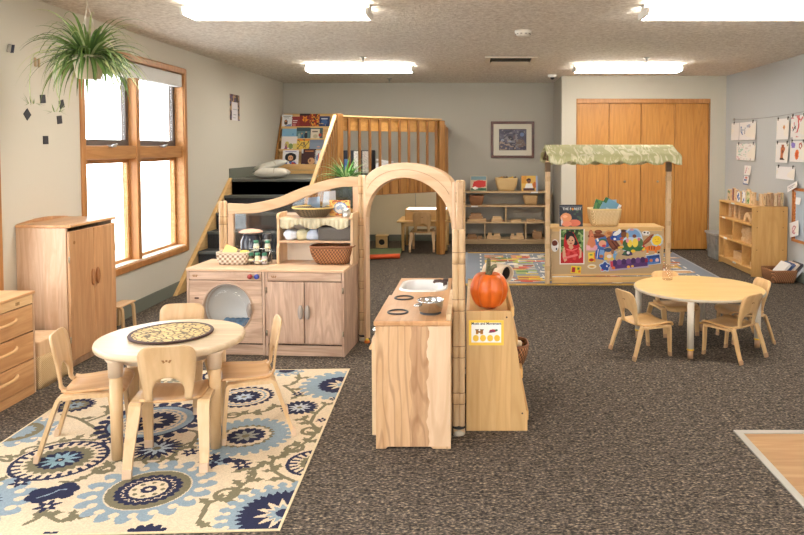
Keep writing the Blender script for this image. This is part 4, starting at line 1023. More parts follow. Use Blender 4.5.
def wave_panel(label):
    """x from -.95 (low end) to .055 (high end), about y=0"""
    t = thing('room_divider', label, 'divider panel', (0,0,0), 0, 'wave-topped divider panels')
    top = smooth_path([(-.95,0,1.022),(-.86,0,1.018),(-.77,0,1.021),(-.57,0,1.064),(-.38,0,1.14),(-.185,0,1.2),(-.05,0,1.221),(.055,0,1.223)], 6)
    bot = smooth_path([(-.95,0,.945),(-.86,0,.945),(-.70,0,.955),(-.50,0,1.008),(-.31,0,1.088),(-.115,0,1.142),(-.02,0,1.150),(.055,0,1.150)], 6)
    th = .017
    b = MB(); b.ring([(p.x,p.z) for p in top], [(p.x,p.z) for p in bot], 'y', -th, th, closed=False); b.build('top_rail', FRM_X, t, bevel=.004, W=False)
    def zb(x): 
        for p, q in zip(bot[:-1], bot[1:]):
            if p.x <= x <= q.x: return p.z+(q.z-p.z)*(x-p.x)/(q.x-p.x)
        return bot[-1].z
    b = MB(); b.bx(-.95,-.905,-th,th,.05,.945); b.build('stile', FRM, t, bevel=.003, W=False)
    b = MB(); b.bx(.005,.055,-th,th,.05,1.150); b.build('stile', FRM, t, bevel=.003, W=False)
    b = MB(); b.bx(-.905,.005,-th,th,.05,.12); b.build('bottom_rail', FRM_X, t, bevel=.003, W=False)
    b = MB(); b.bx(-.905,.005,-.006,.006,.12,.50); b.build('wood_panel', MAPLE_PX, t, W=False)
    b = MB(); b.bx(-.905,.005,-th,th,.50,.55); b.build('middle_rail', FRM_X, t, bevel=.003, W=False)
    xs = [-.905+.91*i/24 for i in range(25)]
    b = MB(); b.prism([(xs[0],.55),(xs[-1],.55)]+[(x, zb(x)) for x in xs[::-1]], 'y', -.002, .002); b.build('clear_pane', PLEXI, t, W=False)
    return t
c, s = math.cos(KA), math.sin(KA); ly = .435
def kp(x, y): return (KX+c*x-s*y, KY+s*x+c*y)
w0 = wave_panel('wave-topped divider panel with a clear pane behind the toy kitchen')
px_, py_ = kp(-.045, ly); w0.location = (px_+.0, py_, 0); w0.rotation_euler.z = KA
p = kp(-1.032, ly); post(p[0], p[1], 1.04, 'low divider post at the left end of the wave-topped panel, by the stairs', KA)
PA = kp(.034, ly-.01); post(PA[0], PA[1], 1.235, 'tall divider post between the wave-topped panel and the arch', KA)
PB = (-.098, 4.40); post(PB[0], PB[1], 1.236, 'tall divider post at the right foot of the arch')
PN = (-.086, 3.466); post(PN[0], PN[1], 1.035, 'divider post nearest the camera between the toy stove and the music shelf')
dv = copy_thing(w0, (0,0,0), 0, 'divider panel seen edge-on between the toy sink and the music shelf')
dx, dy = PB[0]-PN[0], PB[1]-PN[1]; L = math.hypot(dx, dy); a = math.atan2(dy, dx)
dv.rotation_euler.z = a; k = (L-.065)/1.005; dv.scale = (k, 1, 1)
dv.location = (PN[0]+math.cos(a)*(.033+.95*k), PN[1]+math.sin(a)*(.033+.95*k), 0)
# arch
ax_, ay_ = PB[0]-PA[0], PB[1]-PA[1]; AL = math.hypot(ax_, ay_); aa = math.atan2(ay_, ax_)
t = thing('play_arch', 'wooden arch doorway of the room divider', 'arch', (PA[0],PA[1],0), aa)
e0 = .033; e1 = AL-.033; sw_ = .028; th = .018
for p, q in ((e0, e0+sw_), (e1-sw_, e1)):
    b = MB(); b.bx(p,q,-th,th,.03,1.222); b.build('stile', FRM, t, bevel=.003, W=False)
l, r_ = e0+sw_, e1-sw_; m = (l+r_)/2; hw = (r_-l)/2
out, inn = [], []; N_ = 40
for i in range(N_+1):
    f_ = i/N_; a = PI*(1-f_)
    inn.append((m+(hw-.006)*math.cos(a), .93+.303*math.sin(a)))
    ang_ = a
    xx = m+hw*math.cos(a)
    # flat-sided outside: upright below the shoulder, shallow arc above
    if i == 0: out.append((l, .93))
    elif i == N_: out.append((r_, .93))
    else:
        u_ = math.cos(a)*1.06; u_ = max(-1, min(1, u_)); ztop = 1.19+.146*math.sqrt(max(0, 1-.98*u_*u_))
        out.append((m+hw*u_, ztop if abs(u_) < 1 else .93+(1.19+.146*math.sqrt(.02)-.93)*min(1, math.sin(a)/.34)))
b = MB(); b.ring(out, inn, 'y', -th, th, closed=False); ar = b.build('arch_band', FRM_X, t, bevel=.004, W=False)
b = MB(); b.tube([((p[0]+q[0])/2, -th-.0002, (p[1]+q[1])/2+.005) for p, q in list(zip(out, inn))[5:-5]], .0016, 6); b.build('groove_line', plain('groove', (150,116,84), .7), ar, W=False)
t = thing('post_foot_cap', 'small orange and yellow cap on the floor at the left foot of the arch', 'foot cap', (PA[0]+.035, PA[1]-.06, 0))
b = MB(); b.lathe([(.018,0),(.02,.004),(.02,.016),(.012,.02),(0,.021)], t.location, 16); b.build('orange_base', plain('cap_orange', (224,120,40), .45), t)
b = MB(); b.lathe([(.012,.0205),(.012,.03),(0,.031)], t.location, 16); b.build('yellow_top', plain('cap_yellow', (240,206,60), .45), t)

# ------------------------------------------------------------------ toy stove and sink
ST = wood('stove_boards', (196,154,112), (224,188,148), 'z', 9, 6, .36, board=('x', .088, .22), distort=2.4, c3=(176,132,92))
ST1 = wood('stove_board_tan', (200,158,116), (222,186,146), 'z', 7, 9, .36, distort=.8, c3=(150,106,72)); ST2 = wood('stove_board_dark', (178,136,100), (208,170,132), 'z', 9, 8, .36, distort=1.2, c3=(146,104,72)); ST3 = wood('stove_board_pale', (214,178,142), (232,204,172), 'z', 5, 7, .36, distort=1, c3=(206,168,130))
t = thing('toy_stove', 'wooden toy stove seen from its end, in front of the divider', 'toy stove', (-.3,3.6,0)); t.scale = (1,1,1.02)
x0, x1, y0, y1 = -.482, -.116, 3.29, 3.875
b = MB(); b.prism([(x0+.004,0),(x0+.05,0),(x0+.06,.010),(x1-.10,.010),(x1-.09,0),(x1-.004,0),(x1-.004,.582),(x0+.004,.582)], 'y', y0, y0+.018)
b.build('end_panel', ST1, t, bevel=.003)
for (xa, xb), mm, nm in (((x0+.17, x0+.253), ST2, 'dark_board'), ((x0+.253, x1-.006), ST3, 'pale_board')):
    b = MB(); pl = []; n_ = 24
    for i in range(n_+1): pl.append((xa+.006*math.sin(i*.9)+.004*math.sin(i*2.3)*(1 if nm == 'pale_board' else .3), .012+.568*i/n_))
    b.prism(pl+[(xb, .58), (xb, .012)], 'y', y0-.0006 if nm == 'pale_board' else y0-.0003, y0+.002); b.build(nm, mm, t)
b = MB(); b.bx(x0+.014,x1-.004,y0+.018,y1,.03,.58); b.build('body', MAPLE, t)
b = MB(); b.bx(x0-.004,x1,y0-.006,y1,.582,.606); b.build('worktop', MAPLE_T, t, bevel=.005)
b = MB(); b.bx(x1-.026,x1-.001,y0-.004,y1,.606,.638); b.build('backsplash', MAPLE, t, bevel=.004)
b = MB(); b.bx(x0-.016,x0+.013,y0+.012,y1-.03,.06,.52); d = b.build('oven_door', MAPLE, t, bevel=.004)
b = MB(); b.tube([(x0-.034,y0+.10,.45),(x0-.034,y0+.42,.45)], .009, 10); b.tube([(x0-.034,y0+.12,.45),(x0,y0+.12,.45)], .007, 8); b.tube([(x0-.034,y0+.40,.45),(x0,y0+.40,.45)], .007, 8); b.build('door_handle', BEECH, d)
for y in (3.38,3.50,3.62,3.74):
    b = MB(); b.tube([(x0+.012,y,.54),(x0-.006,y,.54),(x0-.02,y,.54)], [.012,.012,.016], 14); b.build('knob', CHROME, t)
for x, y in ((-.393,3.79),(-.390,3.46),(-.226,3.45)):
    b = MB(); b.tube([(x+.048*math.cos(2*PI*i/36), y+.048*math.sin(2*PI*i/36), .608) for i in range(36)], .0055, 8, closed=True); b.build('burner_ring', plain('burner_dark', (52,52,56), .4), t)
t = thing('toy_sink_unit', 'wooden toy sink unit with a white basin behind the toy stove', 'toy sink', (-.32,4.14,0)); t.scale = (1,1,1.012)
x0, x1, y0, y1 = -.468, -.150, 3.879, 4.405
b = MB(); b.bx(x0+.004,x0+.02,y0,y1-.004,0,.58); b.bx(x1-.018,x1-.004,y0,y1-.004,0,.58); b.bx(x0+.02,x1-.018,y0,y0+.016,0,.58); b.bx(x0+.02,x1-.018,y1-.02,y1-.004,0,.58); b.bx(x0+.02,x1-.018,y0+.016,y1-.02,.05,.065); b.build('body', MAPLE, t)
ci = rrect(x0+.028, x1-.03, 3.99, 4.32, .09, 8); co = rrect(x0-.004, x1, y0+.001, y1, .002, 8)
b = MB(); b.ring(co, ci, 'z', .582, .606); b.build('worktop', MAPLE_T, t)
b = MB(); lv = []
for off, z in ((-.012,.6065),(-.010,.613),(.004,.614),(.012,.606),(.02,.55),(.045,.525)):
    lv.append([(p, q, z) for p, q in rrect(x0+.028+off, x1-.03-off, 3.99+off, 4.32-off, max(.02,.09-off*.5), 8)])
n = len(lv[0]); b.add([p for l_ in lv for p in l_], [(i*n+k, i*n+(k+1) % n, (i+1)*n+(k+1) % n, (i+1)*n+k) for i in range(5) for k in range(n)]+[tuple(5*n+k for k in range(n))], 0, True)
b.build('basin', plain('basin_white', (240,240,240), .2), t)
b = MB(); fx, fy = -.185, 4.16
b.tube([(fx,fy,.605),(fx,fy,.632)], .013, 12); b.tube([(fx,fy,.628),(fx-.03,fy-.004,.636),(fx-.062,fy-.006,.634),(fx-.066,fy-.006,.624)], .010, 10); b.obx((fx+.004,fy,.641), (.03,.044,.014)); b.build('faucet', plain('faucet_dark', (66,48,46), .35), t, bevel=.002)
t = thing('metal_pot', 'small shiny steel pot on the toy stove', 'pot', (-.226,3.45,.613)); pot_ = t
b = MB(); b.lathe([(0,.6135),(.05,.6135),(.056,.619),(.064,.665),(.067,.672),(.0655,.673),(.0615,.665),(.053,.622),(0,.619)], (-.226,3.45,0), 36); b.build('pot_body', CHROME, t)
b = MB(); b.tube([(-.282,3.43,.655),(-.30,3.425,.652),(-.303,3.41,.65),(-.29,3.40,.65),(-.272,3.405,.652)], .004, 8); b.build('lug_handle', CHROME, t); pot_.location.z += .0125

# ------------------------------------------------------------------ music shelf
MS = wood('music_panel', (198,156,100), (222,184,130), 'z', 4, 8, .38, board=('x', .075, .10), distort=.6)
t = thing('music_shelf', 'sloping wooden music shelf with a taped sign on its end panel', 'shelf', (.1,3.95,0)); t.scale = (1,1,1.015)
side = [(-.05,.0),(.262,.0),(.262,.07),(.255,.10),(.182,.595),(.172,.607),(-.05,.607)]
for y in (3.503, 4.36):
    b = MB(); b.prism(side, 'y', y, y+.018); b.build('end_panel', MS, t, bevel=.003)
b = MB(); b.bx(-.05,-.034,3.521,4.36,.03,.60); b.build('back_panel', MAPLE, t)
for z, x in ((.585,.165),(.44,.19),(.27,.215),(.06,.25)):
    b = MB(); b.bx(-.034,x,3.521,4.36,z,z+.016); b.build('shelf_board', SHELF_Y, t, bevel=.002)
for z, x in ((.575,.182),(.43,.20),(.262,.226),(.05,.256)):
    b = MB(); b.bx(x-.006,x+.012,3.515,4.37,z,z+.05); b.build('lip', SHELF_Y, t, bevel=.004)
for x, z in ((.155,.575),(.235,.09)):
    b = MB(); b.tube([(x,3.5035,z),(x,3.5015,z)], .0045, 10); b.build('screw_plug', plain('plug_dark', (76,58,44), .6), t)
def sign_paint(U, V):
    return paint(U, V, (246,206,80), [('rect',.07,.93,.11,.90,(246,244,240)),
        ('rect',.20,.27,.44,.62,(160,106,50)),('rect',.33,.41,.44,.62,(160,106,50)),('rect',.27,.33,.50,.56,(120,80,44)),('rect',.18,.29,.60,.64,(100,90,60)),('rect',.32,.43,.60,.64,(100,90,60)),('rect',.20,.27,.44,.48,(206,150,60)),('rect',.33,.41,.44,.48,(206,150,60)),
        ('ell',.70,.58,.11,.055,(176,50,60)),('ell',.66,.55,.08,.04,(120,60,90)),('ell',.79,.60,.04,.04,(50,110,70)),('line',[(.58,.51),(.72,.53)],.014,(110,40,60)),
        ('ell',.20,.285,.085,.13,(238,196,70)),('ell',.405,.285,.085,.13,(238,196,70)),('ell',.61,.285,.085,.13,(238,196,70)),('ell',.81,.285,.085,.13,(238,196,70))])
t = thing('music_sign', 'yellow-bordered sign reading Music and Movement on the music shelf end', 'sign', (.05,3.5,.5))
art('sign_card', .176, .128, .0015, sign_paint, 110, 80, t, loc=(-.036,3.5012,.441))
text_mesh('lettering', 'Music and Movement', .0175, plain('ink_black', (40,40,44), .7), t, (.052,3.5009,.5515), bold=.0004)
t = thing('wicker_shaker_basket', 'brown wicker basket poking out of the right side of the music shelf', 'basket', (.2,3.66,.287))
basket('b', t, .200, 3.68, .287, .405, .155, .2, .09, .12, .06, BROWN_W, .009, plain('rim_brown', (134,84,52), .6), .007)
t = thing('shaker', 'cream wooden shaker inside the wicker basket on the music shelf', 'shaker', (.215,3.66,.31))
b = MB(); b.lathe([(0,.0),(.022,.004),(.026,.05),(.018,.10),(.022,.115),(.016,.125),(0,.127)], (.222,3.645,.298), 18); b.build('shaker_body', plain('shaker_cream', (226,204,168), .5), t)
# pumpkin
t = thing('pumpkin', 'orange pumpkin on the near end of the music shelf', 'pumpkin', (.066,3.64,.608)); pk_ = t
def pumpk(cx, cy, z0, R, H, lobes, ph, sy=1):
    b = MB(); m = 96; rows = 22; pts = []
    for i in range(rows+1):
        th_ = PI*i/rows; 
        for k in range(m):
            a = 2*PI*k/m; lob = 1-.19*(1-abs(math.cos(lobes*a/2+ph)))**1.6*math.sin(th_)**.6
            rr_ = R*math.sin(th_)**.66*lob; z = -math.cos(th_)*H/2
            z += .020*math.exp(-(rr_/(R*.35))**2)*(1 if i < rows/2 else -1)*1.5
            rr_ *= 1.0+.06*math.cos(th_)*(-1 if i else 1)*0-.10*max(0, math.cos(th_))
            pts.append((cx+rr_*math.cos(a), cy+rr_*math.sin(a)*sy, z0+H/2+z))
    fs = [(i*m+k, i*m+(k+1) % m, (i+1)*m+(k+1) % m, (i+1)*m+k) for i in range(rows) for k in range(m)]
    b.add(pts, fs, 0, True); return b
PUM = plain('pumpkin_skin', (212,100,30), .32, var=.10, vscale=25)
pumpk(.066, 3.592, .610, .099, .192, 7, .3).build('flesh', PUM, t)
def stem(path, r, nm):
    b = MB(); P = smooth_path(path, 4); n = len(P); b.tube(P, [r*(1.35-.5*i/(n-1)) for i in range(n)], 7); return b.build(nm, plain('pumpkin_stem', (92,90,62), .7, var=.5, vscale=120), t)
stem([(.060,3.60,.765),(.062,3.60,.800),(.065,3.595,.846),(.066,3.59,.866)], .0115, 'stem')
stem([(.066,3.578,.752),(.068,3.562,.782),(.075,3.552,.812),(.090,3.548,.834),(.106,3.547,.838)], .0115, 'stem')
# drum lying behind the pumpkin
t = thing('wooden_tube', 'pale wooden tube lying behind the pumpkin, its dark open end facing right', 'tube', (.13,4.0,.601))
ax = Vector((.62,-.75,0)).normalized(); sd = Vector((-ax.y, ax.x, 0)); 
b = MB(); prof = [(.046,-.085),(.049,-.08),(.049,.08),(.047,.085),(.041,.085),(.040,.08),(.040,-.06),(0,-.06)]
b.lathe(prof, (0,0,0), 36); cc = Vector((.125,4.0,.726))
b.v = [tuple(cc+ax*p[2]+sd*p[0]+Vector((0,0,1))*(p[1])) for p in b.v]
b.build('tube_wall', [wood('tube_wood', (206,184,156), (226,208,182), 'x', 5, 8, .5)], t)
b = MB(); b.lathe([(0,-.058),(.0395,-.058),(.0395,.06)], (0,0,0), 36, caps=False); b.v = [tuple(cc+ax*p[2]+sd*p[0]+Vector((0,0,1))*p[1]) for p in b.v]; b.build('lining', plain('tube_lining', (58,46,38), .8), t)
b = MB(); b.bx(.09,.15,3.94,4.06,.611,.682); b.build('cradle', BLOCK, t, bevel=.004)
# ------------------------------------------------------------------ stairs and loft
LZ = 1.06; SX0, SX1 = XL+.05, -1.75; SY = 8.31; RUN, RISE = .26, 1.06/6
t = thing('loft_stairs', 'dark carpeted stairs with a wooden stringer along the left wall up to the loft', 'stairs', (-2.3, 7.7, 0))
prof = [(SY,0)]+[]
pts = [(SY+.0, 0)]
poly = [(SY,0),(SY,LZ-.001)]
for k in range(1, 6):
    z = LZ-RISE*k; y = SY-RUN*(k-1); poly += [(y, z+0), (y-RUN, z)]
poly += [(SY-RUN*5, 0)]
b = MB(); b.prism(poly, 'x', SX0, SX1); b.build('carpeted_steps', CAR_DARK, t)
for k in range(0, 6):
    z = LZ-RISE*k; y = SY-RUN*k
    b = MB(); b.bx(SX0+.001,SX1-.001,y-.018,y+(.03),z-.026,z+.004); b.build('nosing', CAR_EDGE, t, bevel=.006)
def stringer(x0, x1, nm):
    b = MB(); a = RISE/RUN
    yb_ = SY-LZ/a-.02
    b.prism([(yb_,0),(SY+.02,LZ+.02),(SY+.02,LZ-.22),(yb_+.34,0)], 'x', x0, x1); return b.build(nm, PINE_Y, t, bevel=.004)
stringer(XL+.005, SX0-.002, 'stringer'); stringer(SX1+.002, SX1+.04, 'stringer')
# platform
A = Vector((-1.664, 8.40, 0)); B_ = Vector((-.455, 9.43, 0))
PINE_B = wood('pine_baluster', (120,78,36), (158,108,56), 'z', 5, 10, .42)
t = thing('wooden_loft', 'raised wooden loft platform with a slatted railing in the back corner', 'loft', (-1.6, 9.6, 0))
b = MB(); b.prism([(XL+.005,SY+.032),(SX1+.02,SY+.032),(A.x,A.y),(B_.x,B_.y),(B_.x,YB-.015),(XL+.005,YB-.015)], 'z', LZ-.06, LZ-.002); b.build('deck', LAND, t)
dv_ = (B_-A).normalized(); nv = Vector((dv_.y,-dv_.x,0)); AB = (B_-A).length; Mz = Matrix.Rotation(math.atan2(dv_.y,dv_.x),3,'Z')
def along(s, off=0, z=0): q = A+dv_*s+nv*off; return Vector((q.x,q.y,z))
b = MB(); b.obx(along(AB/2,.008,.95), (AB,.022,.21), Mz); b.bx(B_.x-.001,B_.x+.02,B_.y,YB-.015,.845,1.055); b.build('fascia', PINE_D, t)
# vertical fascia boards stand out slightly
for i in range(13):
    b = MB(); b.obx(along(.06+i*.124,.022,.95), (.112,.012,.205), Mz); b.build('fascia_board', PINE, t, bevel=.003)
for nm, q, w, h in (('post', along(.02,-.0), .085, 1.845), ('post', along(AB-.03,-.0), .088, 1.80)):
    b = MB(); b.obx((q.x,q.y,h/2), (w,w,h), Mz); b.build(nm, PINE, t, bevel=.006)
b = MB(); b.bx(B_.x-.045,B_.x+.03,9.80,9.88,0,1.76); b.build('post', PINE, t, bevel=.005)
b = MB(); b.obx(along(AB/2,-.012,1.725), (AB-.1,.03,.165), Mz); b.build('top_rail', PINE_X, t, bevel=.004)
b = MB(); b.obx(along(AB/2,.002,1.815), (AB-.07,.075,.02), Mz); b.build('cap_rail', PINE_Y, t, bevel=.004)
b = MB(); b.bx(B_.x-.02,B_.x+.012,B_.y+.06,YB-.02,1.62,1.74); b.build('side_rail', PINE, t, bevel=.004)
for i in range(10):
    s = .145+(AB-.27)*i/9.0
    q = along(s,.028); b = MB(); b.obx((q.x,q.y,1.325), (.030,.026,.93), Mz); b.build('baluster', PINE_B, t, bevel=.003)
for i in range(6):
    b = MB(); b.bx(B_.x+.012,B_.x+.036,9.98+.12*i,10.01+.12*i,.9,1.735); b.build('side_baluster', PINE, t, bevel=.003)
# stair rail
t = thing('stair_railing', 'sloping light wooden handrail with balusters on the right of the stairs', 'railing', (-1.68, 7.8, 0))
sl = RISE/RUN*.93; X0 = -1.69
def rz_(y): return 1.80+(y-8.36)*sl
b = MB(); b.prism([(8.38,rz_(8.38)+.022),(8.38,rz_(8.38)-.012),(7.02,rz_(7.02)-.012),(7.02,rz_(7.02)+.022)], 'x', X0-.014, X0+.026); b.build('handrail', PINE_Y, t, bevel=.005)
b = MB(); b.bx(X0-.025,X0+.045,6.98,7.05,0,rz_(7.0)+.02); b.build('newel_post', PINE, t, bevel=.005)
for i in range(9):
    y = 8.26-.135*i; zl = max(.0, LZ-.16-(SY-y)*RISE/RUN)
    b = MB(); b.bx(X0+.010,X0+.042,y-.016,y+.016,zl,rz_(y)-.004); b.build('baluster', PINE, t, bevel=.003)
b = MB(); b.bx(XL, XL+.012, SY+.04, YB, LZ, LZ+.13); struct(b.build('baseboard_landing', M_base, bevel=.004))
# cushions on the landing
def cushion(lab, loc, w, d, h, rz, ry, c, stripe):
    t = thing('cushion', lab, 'cushion', loc, rz, 'grey cushions on the landing')
    b = MB(); n = 14; top, bot = [], []
    for i in range(n+1):
        for j in range(n+1):
            u, v = j/n*2-1, i/n*2-1; k = (1-u**4)*(1-v**4); pin = 1-.10*(1-abs(u*v))*max(abs(u),abs(v))**2
            x, y = u*w/2*pin, v*d/2*pin; top.append((x,y,h/2+h/2*k**.6)); bot.append((x,y,h/2-h/2*k**.6*.9))
    b.grid(top, n+1, n+1); b.grid(bot, n+1, n+1, flip=True)
    o = b.build('cover', plain('cushion_'+str(int(c[0])), c, .9, var=.06, vscale=20), t, W=False)
    b = MB(); st_ = []
    for i in range(n+1):
        for j in (0,1):
            u, v = .15+.07*j, i/n*2-1; k = (1-u**4)*(1-v**4); st_.append((u*w/2, v*d/2, h/2+h/2*k**.6+.002))
    b.grid(st_, 2, n+1); b.build('dark_stripe', plain('stripe_dark', stripe, .9), o, W=False)
    t.rotation_euler = (0, ry, rz)
cushion('plump grey cushion lying at the front of the stair landing', (-2.52, 8.66, LZ+.0), .42, .40, .13, .15, .0, (188,184,172), (160,154,140))
cushion('grey cushion with a dark stripe leaning on the cushion in front of it', (-2.62, 8.95, LZ+.1), .40, .36, .10, .5, -.3, (176,174,164), (60,58,54))
# ------------------------------------------------------------------ book display in the corner of the loft
t = thing('book_display', 'sloping wooden book display in the corner of the loft', 'book display', (-2.5, 10.5, LZ))
BW0, BW1 = -2.938, -2.10
b = MB(); b.prism([(10.13,LZ),(10.72,LZ),(10.72,1.92),(10.58,1.92),(10.15,1.16)], 'x', BW0, BW0+.022); b.build('side_panel', PINE, t, bevel=.003)
b = MB(); b.prism([(10.13,LZ),(10.72,LZ),(10.72,1.92),(10.58,1.92),(10.15,1.16)], 'x', BW1-.022, BW1); b.build('side_panel', PINE, t, bevel=.003)
b = MB(); b.bx(BW0+.022,BW1-.022,10.14,10.16,LZ+.0,LZ+.05); b.bx(BW0+.022,BW1-.022,10.18,10.20,LZ+.055,LZ+.115); b.build('front_boards', SHELF_X, t, bevel=.003)
tier = [(1.735,10.54),(1.555,10.46),(1.395,10.38),(1.175,10.29)]
for z, y in tier:
    b = MB(); b.bx(BW0+.022,BW1-.022,y-.03,y+.06,z-.016,z-.002); b.bx(BW0+.022,BW1-.022,y-.04,y-.03,z-.016,z+.022); b.build('ledge', SHELF_X, t, bevel=.002)
    b = MB(); b.obx(((BW0+BW1)/2, y+.085, z+.10), (BW1-BW0-.046,.010,.24), Matrix.Rotation(-.28,3,'X')); b.build('tilted_back', SHELF_X, t)
PAGES = plain('paper_edge', (235,230,220), .7)
def book(label, x0, x1, z0, z1, y, tilt, func, thick=.014, group='picture books on the loft display', name='picture_book', nx=26, ny=30, rough=.45, cover=(90,90,100), yaw=0):
    w, h = x1-x0, z1-z0
    t = thing(name, label, 'book', (x0, y, z0), yaw, group); t.rotation_euler = (-tilt, 0, yaw)
    art('front_cover', w, h, .002, func, nx, ny, t, W=False, rough=rough)
    b = MB(); b.bx(.002,w-.004,.0022,thick-.002,.003,h-.003); b.build('pages', PAGES, t, W=False)
    b = MB(); b.bx(0,w,thick-.002,thick,0,h); b.bx(-.001,.0015,.002,thick,0,h); b.build('back_cover', plain('cover_%d_%d_%d' % cover, cover, .5), t, W=False)
    return t
def bk(base, items): return lambda U, V: paint(U, V, base, items)
Ly = lambda r: tier[r-1][1]-.002
rows = [
 (1,-2.89,-2.752,1.93,'white picture book with a round brown figure, top left of the loft display',bk((228,228,228),[('ell',.42,.42,.17,.2,(84,66,58)),('ell',.40,.5,.09,.08,(210,150,110)),('poly',[(.2,0),(.9,0),(.95,.3),(.6,.25),(.35,.15)],(120,140,180)),('rect',.15,.85,.82,.86,(90,90,100)),('rect',.25,.7,.74,.77,(120,120,130))])),
 (1,-2.735,-2.635,1.90,'red and white picture book half hidden in the top row of the loft display',bk((150,60,62),[('rect',.15,.7,.6,.68,(230,220,214)),('rect',.15,.6,.45,.5,(220,200,196)),('rect',.1,.5,.1,.35,(196,120,120))])),
 (1,-2.62,-2.482,1.945,'dark red picture book with an orange leaf in the top row of the loft display',bk((132,48,46),[('rect',0,1,.86,1,(60,46,48)),('poly',[(.5,.38),(.2,.6),(.35,.62),(.3,.85),(.5,.75),(.7,.85),(.65,.62),(.85,.58)],(232,140,50)),('line',[(.5,.3),(.5,.7)],.02,(120,60,30))])),
 (1,-2.472,-2.342,1.94,'dark picture book with scattered orange leaves in the top row of the loft display',bk((66,52,50),[('noise',21,8,.58,(206,110,50)),('noise',5,10,.66,(226,160,70)),('noise',17,9,.68,(150,50,44))])),
 (1,-2.322,-2.19,1.905,'navy picture book at the right end of the top row on the loft display',bk((48,62,104),[('ell',.5,.5,.3,.25,(70,100,150)),('noise',3,8,.7,(190,170,140),(0,1,0,.4)),('rect',.2,.8,.75,.82,(200,206,220))])),
 (2,-2.86,-2.667,1.715,'plain light blue picture book in the second row of the loft display',bk((132,178,206),[('rect',0,1,0,.12,(180,206,220)),('ell',.75,.5,.05,.1,(100,150,190))])),
 (2,-2.645,-2.465,1.735,'teal picture book with standing figures in the second row of the loft display',bk((96,128,134),[('rect',0,1,.7,1,(62,84,92)),('poly',[(.35,0),(.45,.5),(.55,.0)],(54,92,150)),('ell',.4,.5,.06,.07,(190,150,120)),('ell',.7,.35,.12,.25,(52,58,70)),('ell',.2,.3,.1,.22,(150,170,170)),('ell',.7,.62,.06,.06,(206,170,140))])),
 (2,-2.448,-2.278,1.728,'cream picture book with a dark border in the second row of the loft display',bk((70,92,96),[('rect',.08,.75,.1,.9,(222,212,190)),('rect',.2,.6,.65,.72,(110,100,90)),('ell',.8,.4,.12,.14,(170,70,60)),('ell',.45,.3,.18,.16,(190,180,150))])),
 (3,-2.85,-2.64,1.60,'pale picture book with yellow and green shapes, third row of the loft display',bk((232,222,218),[('ell',.35,.4,.14,.25,(206,190,110)),('ell',.6,.3,.14,.2,(130,150,90)),('poly',[(.2,.1),(.3,.55),(.4,.1)],(150,90,110)),('rect',.75,1,.1,.5,(214,200,120))])),
 (3,-2.625,-2.45,1.558,'yellow picture book with dark branches in the third row of the loft display',bk((222,188,84),[('rect',0,1,.88,1,(226,130,40)),('line',[(.1,.2),(.4,.7)],.03,(70,66,60)),('line',[(.3,.5),(.7,.3)],.025,(80,74,64)),('line',[(.5,.2),(.9,.75)],.025,(90,84,70)),('noise',4,9,.7,(110,100,70))])),
 (3,-2.436,-2.25,1.55,'grey blue picture book with a small pale oval, third row of the loft display',bk((132,146,166),[('rect',0,1,.75,1,(120,134,156)),('ell',.65,.35,.10,.06,(214,160,140)),('rect',0,1,0,.1,(170,176,186))])),
 (4,-2.812,-2.60,1.395,'white picture book with a black-haired face, bottom row of the loft display',bk((230,228,232),[('ell',.5,.55,.36,.28,(34,34,38)),('ell',.5,.5,.17,.18,(214,160,120)),('ell',.43,.5,.03,.03,(30,30,30)),('ell',.57,.5,.03,.03,(30,30,30)),('noise',9,8,.55,(90,110,170),(.1,.9,.02,.28)),('noise',2,8,.6,(180,70,60),(.1,.9,.02,.28)),('rect',.15,.85,.9,.94,(90,80,150))])),
 (4,-2.535,-2.345,1.415,'dark maroon picture book with a pale animal, bottom row of the loft display',bk((70,44,46),[('rect',.25,.8,.82,.9,(190,120,70)),('ell',.7,.27,.24,.2,(206,160,116)),('ell',.6,.3,.07,.07,(120,80,60)),('rect',.08,.28,.02,.1,(226,220,216)),('rect',0,.12,.75,1,(206,206,210))])),
 (4,-2.338,-2.24,1.395,'small white card book at the right end of the bottom row on the loft display',bk((226,224,226),[('ell',.3,.5,.15,.2,(110,140,190)),('rect',.4,.5,.2,.8,(190,80,70))])),
]
for r, x0, x1, z1, lab, fn in rows: book(lab, x0-.035, x1-.012, tier[r-1][0], z1+.012, Ly(r)-.014, .26, fn)
# things on the platform behind the railing
t = thing('book_bin', 'dark fabric bin of papers on the loft behind the slatted railing', 'bin', (-1.60, 9.70, LZ))
b = MB(); b.bx(-1.85,-1.45,9.75,10.1,LZ,LZ+.34); b.build('bin_body', plain('bin_black', (40,44,54), .8), t, bevel=.01)
b = MB(); b.bx(-1.70,-1.62,9.738,9.749,LZ+.02,LZ+.33); b.build('white_panel', plain('lace_white', (220,218,214), .8, var=.3, vscale=60), t)
b = MB(); b.bx(-1.58,-1.47,9.738,9.749,LZ+.02,LZ+.33); b.build('grey_panel', plain('lace_grey', (176,170,164), .8, var=.4, vscale=90), t)
b = MB(); b.bx(-1.83,-1.78,9.738,9.749,LZ+.04,LZ+.22); b.build('blue_panel', plain('panel_blue', (84,120,170), .7), t)
t = thing('paper_pile', 'small pile of white papers on the loft beside the dark bin', 'paper', (-1.33, 9.8, LZ))
b = MB(); b.obx((-1.30,9.85,LZ+.19), (.20,.16,.02), Matrix.Rotation(.2,3,'Y')); b.obx((-1.28,9.84,LZ+.165), (.22,.17,.02), Matrix.Rotation(-.1,3,'Y')); b.bx(-1.40,-1.20,9.76,9.94,LZ,LZ+.15); b.build('sheets', plain('paper_white', (222,222,226), .7), t)

